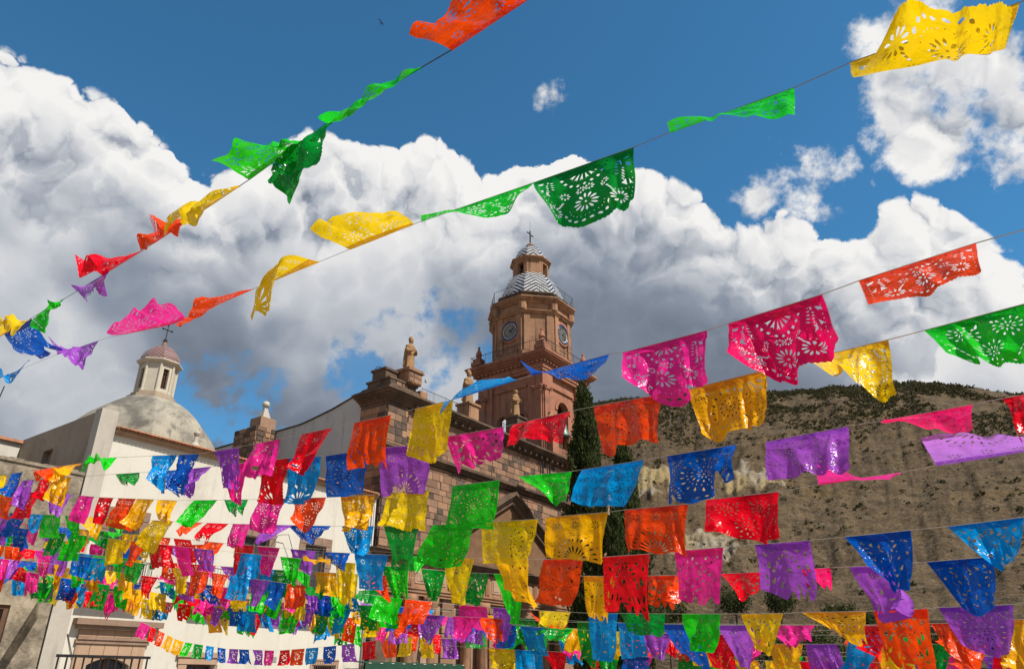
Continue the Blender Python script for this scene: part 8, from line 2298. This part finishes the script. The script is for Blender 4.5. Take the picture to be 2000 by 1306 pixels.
def outline(design, lod, torn=0):
    """scalloped edge in units of the width, y down"""
    n_s = (26, 14, 6)[lod]
    n_b = (28, 16, 8)[lod]
    amp = (.010, .012, 0.0)[lod]
    rd = random.Random(77 + torn)
    P = [(x, 0.0) for x in np.linspace(0, 1, (20, 12, 7)[lod])]
    ys = np.linspace(0, 1, n_s * 2 + 1)[1:]

    def yb(x):
        if design == 'A':
            return .77 + .055 * abs(math.sin(math.pi * (x * 3 + .0))) + .07 * max(0.0, 1 - ((x - .5) / .24) ** 2) ** .5 * (abs(x - .5) < .24)
        return ASPECT
    tear = {}
    if torn:
        for i in range(3):
            tear[rd.uniform(.1, .9)] = (rd.uniform(.05, .11), rd.uniform(.10, .30))

    def cut(x):
        c = 0.0
        for x0, (w_, d_) in tear.items():
            c = max(c, d_ * max(0.0, 1 - abs(x - x0) / w_))
        return c
    for i, y in enumerate(ys):
        P.append((1 + (amp if i % 2 == 0 else 0), y * yb(1.0)))
    for i, x in enumerate(np.linspace(1, 0, n_b * 2 + 1)[1:]):
        P.append((x, yb(x) - cut(x) + (amp * 1.1 if i % 2 == 0 else 0)))
    for i, y in enumerate(ys[::-1][1:]):
        P.append((0 - (amp if i % 2 == 0 else 0), y * yb(0.0)))
    return P


def inside(poly, pts_):
    poly = np.asarray(poly)
    x, y = pts_[:, 0], pts_[:, 1]
    res = np.zeros(len(pts_), bool)
    j = len(poly) - 1
    for i in range(len(poly)):
        xi, yi, xj, yj = *poly[i], *poly[j]
        c = ((yi > y) != (yj > y))
        if abs(yj - yi) > 1e-12:
            res ^= c & (x < (xj - xi) * (y - yi) / (yj - yi) + xi)
        j = i
    return res


TEMPL = {}


def template(design, lod, torn, var=0):
    key = (design, lod, torn, var)
    if key in TEMPL:
        return TEMPL[key]
    ol = outline(design, lod, torn)
    hs = holes(design, lod, var)
    V = [Vector(p) for p in ol]
    n_ = len(V)
    E_ = [(i, (i + 1) % n_) for i in range(n_)]
    for hpoly in hs:
        k = len(V)
        V += [Vector(p) for p in hpoly]
        m_ = len(hpoly)
        E_ += [(k + i, k + (i + 1) % m_) for i in range(m_)]
    gx, gy = ((26, 22), (14, 12), (7, 6))[lod]
    rd = random.Random(5)
    for i in range(1, gx):
        for j in range(1, gy):
            V.append(Vector((i / gx + rd.uniform(-.004, .004), j / gy * ASPECT + rd.uniform(-.004, .004))))
    vo, eo, fo, *_ = delaunay_2d_cdt(V, E_, [], 0, 1e-5)
    vo = np.array([v[:] for v in vo])
    fo = np.array([f for f in fo if len(f) == 3])
    cen = vo[fo].mean(axis=1)
    keep = inside(ol, cen)
    for hpoly in hs:
        hp = np.asarray(hpoly)
        bb = (cen[:, 0] > hp[:, 0].min()) & (cen[:, 0] < hp[:, 0].max()) & (cen[:, 1] > hp[:, 1].min()) & (cen[:, 1] < hp[:, 1].max())
        ii = np.where(bb & keep)[0]
        if len(ii):
            keep[ii[inside(hpoly, cen[ii])]] = False
    fo = fo[keep]
    used = np.unique(fo)
    remap = -np.ones(len(vo), int)
    remap[used] = np.arange(len(used))
    TEMPL[key] = (vo[used], remap[fo])
    return TEMPL[key]


def crom(t, n_):
    """Catmull-Rom weights of n_ even control points at parameters t (0..1)"""
    x = np.clip(t, -0.06, 1.06) * (n_ - 1)
    if n_ == 2:
        return np.stack([1 - x, x], 1)
    i = np.clip(np.floor(x).astype(int), 0, n_ - 2)
    f = x - i
    w = np.stack([-.5 * f + f ** 2 - .5 * f ** 3, 1 - 2.5 * f ** 2 + 1.5 * f ** 3, .5 * f + 2 * f ** 2 - 1.5 * f ** 3, -.5 * f ** 2 + .5 * f ** 3], 1)
    W_ = np.zeros((len(t), n_ + 2))
    rows = np.arange(len(t))
    for k in range(4):
        np.add.at(W_, (rows, i + k), w[:, k])
    # phantom end points: 2*p0 - p1 and 2*pn - pn-1
    R_ = W_[:, 1:-1].copy()
    R_[:, 0] += 2 * W_[:, 0]
    R_[:, 1] -= W_[:, 0]
    R_[:, -1] += 2 * W_[:, -1]
    R_[:, -2] -= W_[:, -1]
    return R_


def film_mesh(name, uv, tris, ctrl, rs, mat, amp, hem=0.0):
    """bend a flat template through its control grid, with ripples"""
    nc_ = 2 if len(ctrl) == 4 else 5
    nr = len(ctrl) // nc_
    Cg = ctrl.reshape(nr, nc_, 3)
    u, v = uv[:, 0], uv[:, 1] / ASPECT
    Wu, Wv = crom(u, nc_), crom(v, nr)
    P = np.einsum('ni,nj,jik->nk', Wu, Wv, Cg)
    tx = Cg[0, -1] - Cg[0, 0]
    dn = Cg[-1].mean(0) - Cg[0].mean(0)
    nm = np.cross(tx, dn)
    nm /= np.linalg.norm(nm) + 1e-9
    k1, k2 = rs.uniform(1.0, 1.9), rs.uniform(2.4, 3.8)
    p1, p2, p3 = rs.uniform(0, 6.28, 3)
    vv = np.clip(v, 0, 1.2)
    rip = vv ** .8 * (np.sin(6.283 * (k1 * u + .25 * v) + p1) + .42 * np.sin(6.283 * (k2 * u - .3 * v) + p2)) + .35 * np.sin(6.283 * (.9 * v + .3 * u) + p3) * vv
    cr = np.array([noise.noise((float(a) * 5 + p1, float(b) * 5, p2)) for a, b in uv]) * .5 * np.clip(vv * 3, 0, 1) if len(uv) > 400 else 0.0
    txu = tx / (np.linalg.norm(tx) + 1e-9)
    disp = amp * (rip + cr)
    side = np.zeros(len(uv))
    if amp > 0:
        for _k in range(int(rs.integers(1, 4))):
            u0, tl_, wd_, ht = rs.uniform(.1, .9), rs.uniform(-.25, .25), rs.uniform(.035, .075), rs.uniform(-1, 1) * amp * 2.6
            disp = disp + ht * np.exp(-((u - u0 - tl_ * v) / wd_) ** 2) * np.clip(vv * 1.6, 0, 1)
        c0 = rs.uniform(-1, 1, 2) * (.035 if len(uv) > 900 else .08)
        disp = disp + (c0[0] * (1 - u) + c0[1] * u) * np.clip((vv - .55) / .45, 0, 1.2) ** 2
        side = (.012 if len(uv) > 900 else .035) * np.sin(3.0 * v + p1) * vv * rs.uniform(-1, 1) + .012 * np.sin(9 * u + p2) * vv
    P = P + nm * disp[:, None] + txu * side[:, None] + nm * hem
    o0 = Cg[0].mean(0)
    me = bpy.data.meshes.new(name)
    V = P - o0
    me.vertices.add(len(V))
    me.vertices.foreach_set('co', V.astype(np.float32).ravel())
    me.loops.add(len(tris) * 3)
    me.loops.foreach_set('vertex_index', tris.astype(np.int32).ravel())
    me.polygons.add(len(tris))
    me.polygons.foreach_set('loop_start', np.arange(0, len(tris) * 3, 3, dtype=np.int32))
    me.polygons.foreach_set('use_smooth', np.ones(len(tris), bool))
    me.materials.append(mat)
    me.update(calc_edges=True)
    me.validate()
    return me, o0


ORD = ['first', 'second', 'third', 'fourth', 'fifth', 'sixth', 'seventh', 'eighth', 'ninth', 'tenth', 'eleventh', 'twelfth', 'thirteenth', 'fourteenth', 'fifteenth',
       'sixteenth', 'seventeenth', 'eighteenth', 'nineteenth', 'twentieth']


def ordinal(n_):
    if n_ <= 20:
        return ORD[n_ - 1]
    t = {2: 'twenty', 3: 'thirty', 4: 'forty'}[n_ // 10]
    return t + '-' + ORD[n_ % 10 - 1] if n_ % 10 else {2: 'twentieth', 3: 'thirtieth', 4: 'fortieth'}[n_ // 10]


SNAME = {1: 'steep top left string', 2: 'highest long string', 13: 'lowest wall string'}
for k in [*range(3, 13), 14, 15, 16, 17, 18, 19, 20, 21, 22]:
    SNAME[k] = ordinal(k) + ' string down' if k < 13 else ['upper short left', 'middle short left', 'lower short left', 'bottom centre', 'bottom right', 'lowest right', 'upper crowded', 'middle crowded', 'lower crowded'][k - 14] + ' string'

gx_, gy_ = 12, 2
hem_uv = np.array([(i / gx_, j * .058) for j in range(gy_ + 1) for i in range(gx_ + 1)])
hem_tr = np.array([t for j in range(gy_) for i in range(gx_) for t in ((j * 13 + i, j * 13 + i + 1, j * 13 + 14 + i), (j * 13 + i, j * 13 + 14 + i, j * 13 + 13 + i))])

for s_id, pts_ in STRINGS.items():
    P = [Vector(p) / 1000 for p in pts_]
    mb = MB().tube([p - P[0] for p in P], 0.0016 if s_id == 2 else (0.0022 if s_id > 1 else 0.0026), 5)
    o = mesh_obj('banner_string', mb.v, mb.f, (M_STRING if s_id == 2 else M_TWINE) if s_id > 1 else M_CABLE)
    o.location = P[0]
    tag(o, 'thin cord carrying banners, the ' + SNAME[s_id], 'string', 'strings of banners')

order = sorted(range(len(BANNERS)), key=lambda i: -BANNERS[i][4])
singles = set(order[:300])                      # those that show largest; the tiny rest is one mass
far_v, far_f, far_m, far_n = [], [], [], 0
film_ix = {k: i for i, k in enumerate(COL)}

for bi, (s_id, nth, cname, design, wpx, cs) in enumerate(BANNERS):
    edge_on = design.islower()
    design = design.upper()
    rs = np.random.default_rng(1000 + bi)
    ctrl = np.array(cs, float).reshape(-1, 3) / 1000
    lod = 0 if wpx >= 84 else (1 if wpx >= 30 else 2)
    torn = int(rs.integers(1, 4)) if (design == 'C' and rs.random() < .6) or (design == 'B' and rs.random() < .12) else 0
    var = int(rs.integers(0, 4)) if design == 'B' and lod < 2 else (int(rs.integers(0, 3)) if design == 'C' and lod < 2 else 0)
    uv, tris = template(design, lod, torn, var)
    if rs.random() < .5:
        uv = uv * np.array([-1, 1]) + np.array([1, 0])
    amp = rs.uniform(.014, .030) if lod == 0 else rs.uniform(.024, .055)
    if edge_on:
        amp *= .4
    me, o0 = film_mesh('paper_banner', uv, tris, ctrl, rs, FILM[cname], amp)
    if bi not in singles:
        far_v.append(np.array([v.co[:] for v in me.vertices]) + o0)
        far_f.append(tris + far_n)
        far_m += [film_ix[cname]] * len(tris)
        far_n += len(uv)
        bpy.data.meshes.remove(me)
        continue
    o = bpy.data.objects.new('paper_banner', me)
    col.objects.link(o)
    o.location = o0
    lab = '%s plastic banner, %s from the right on the %s' % (CNAME[cname], ordinal(nth), SNAME[s_id])
    tag(o, lab, 'banner', 'papel picado banners')
    if wpx >= 40:
        rs2 = np.random.default_rng(1000 + bi)
        me2, _ = film_mesh('hem', hem_uv, hem_tr, ctrl, rs2, FILM[cname], 0.0, 0.004)
        h2 = bpy.data.objects.new('hem', me2)
        col.objects.link(h2)
        h2.parent = o
if far_v:
    o = mesh_obj('distant_banners', np.concatenate(far_v), np.concatenate(far_f), FILM['purple'], smooth=True)
    for k in list(COL)[1:]:
        o.data.materials.append(FILM[k])
    o.data.polygons.foreach_set('material_index', far_m)
    tag(o, 'mass of tiny many coloured banners crowding the strings near the white house', 'banners', kind='stuff')
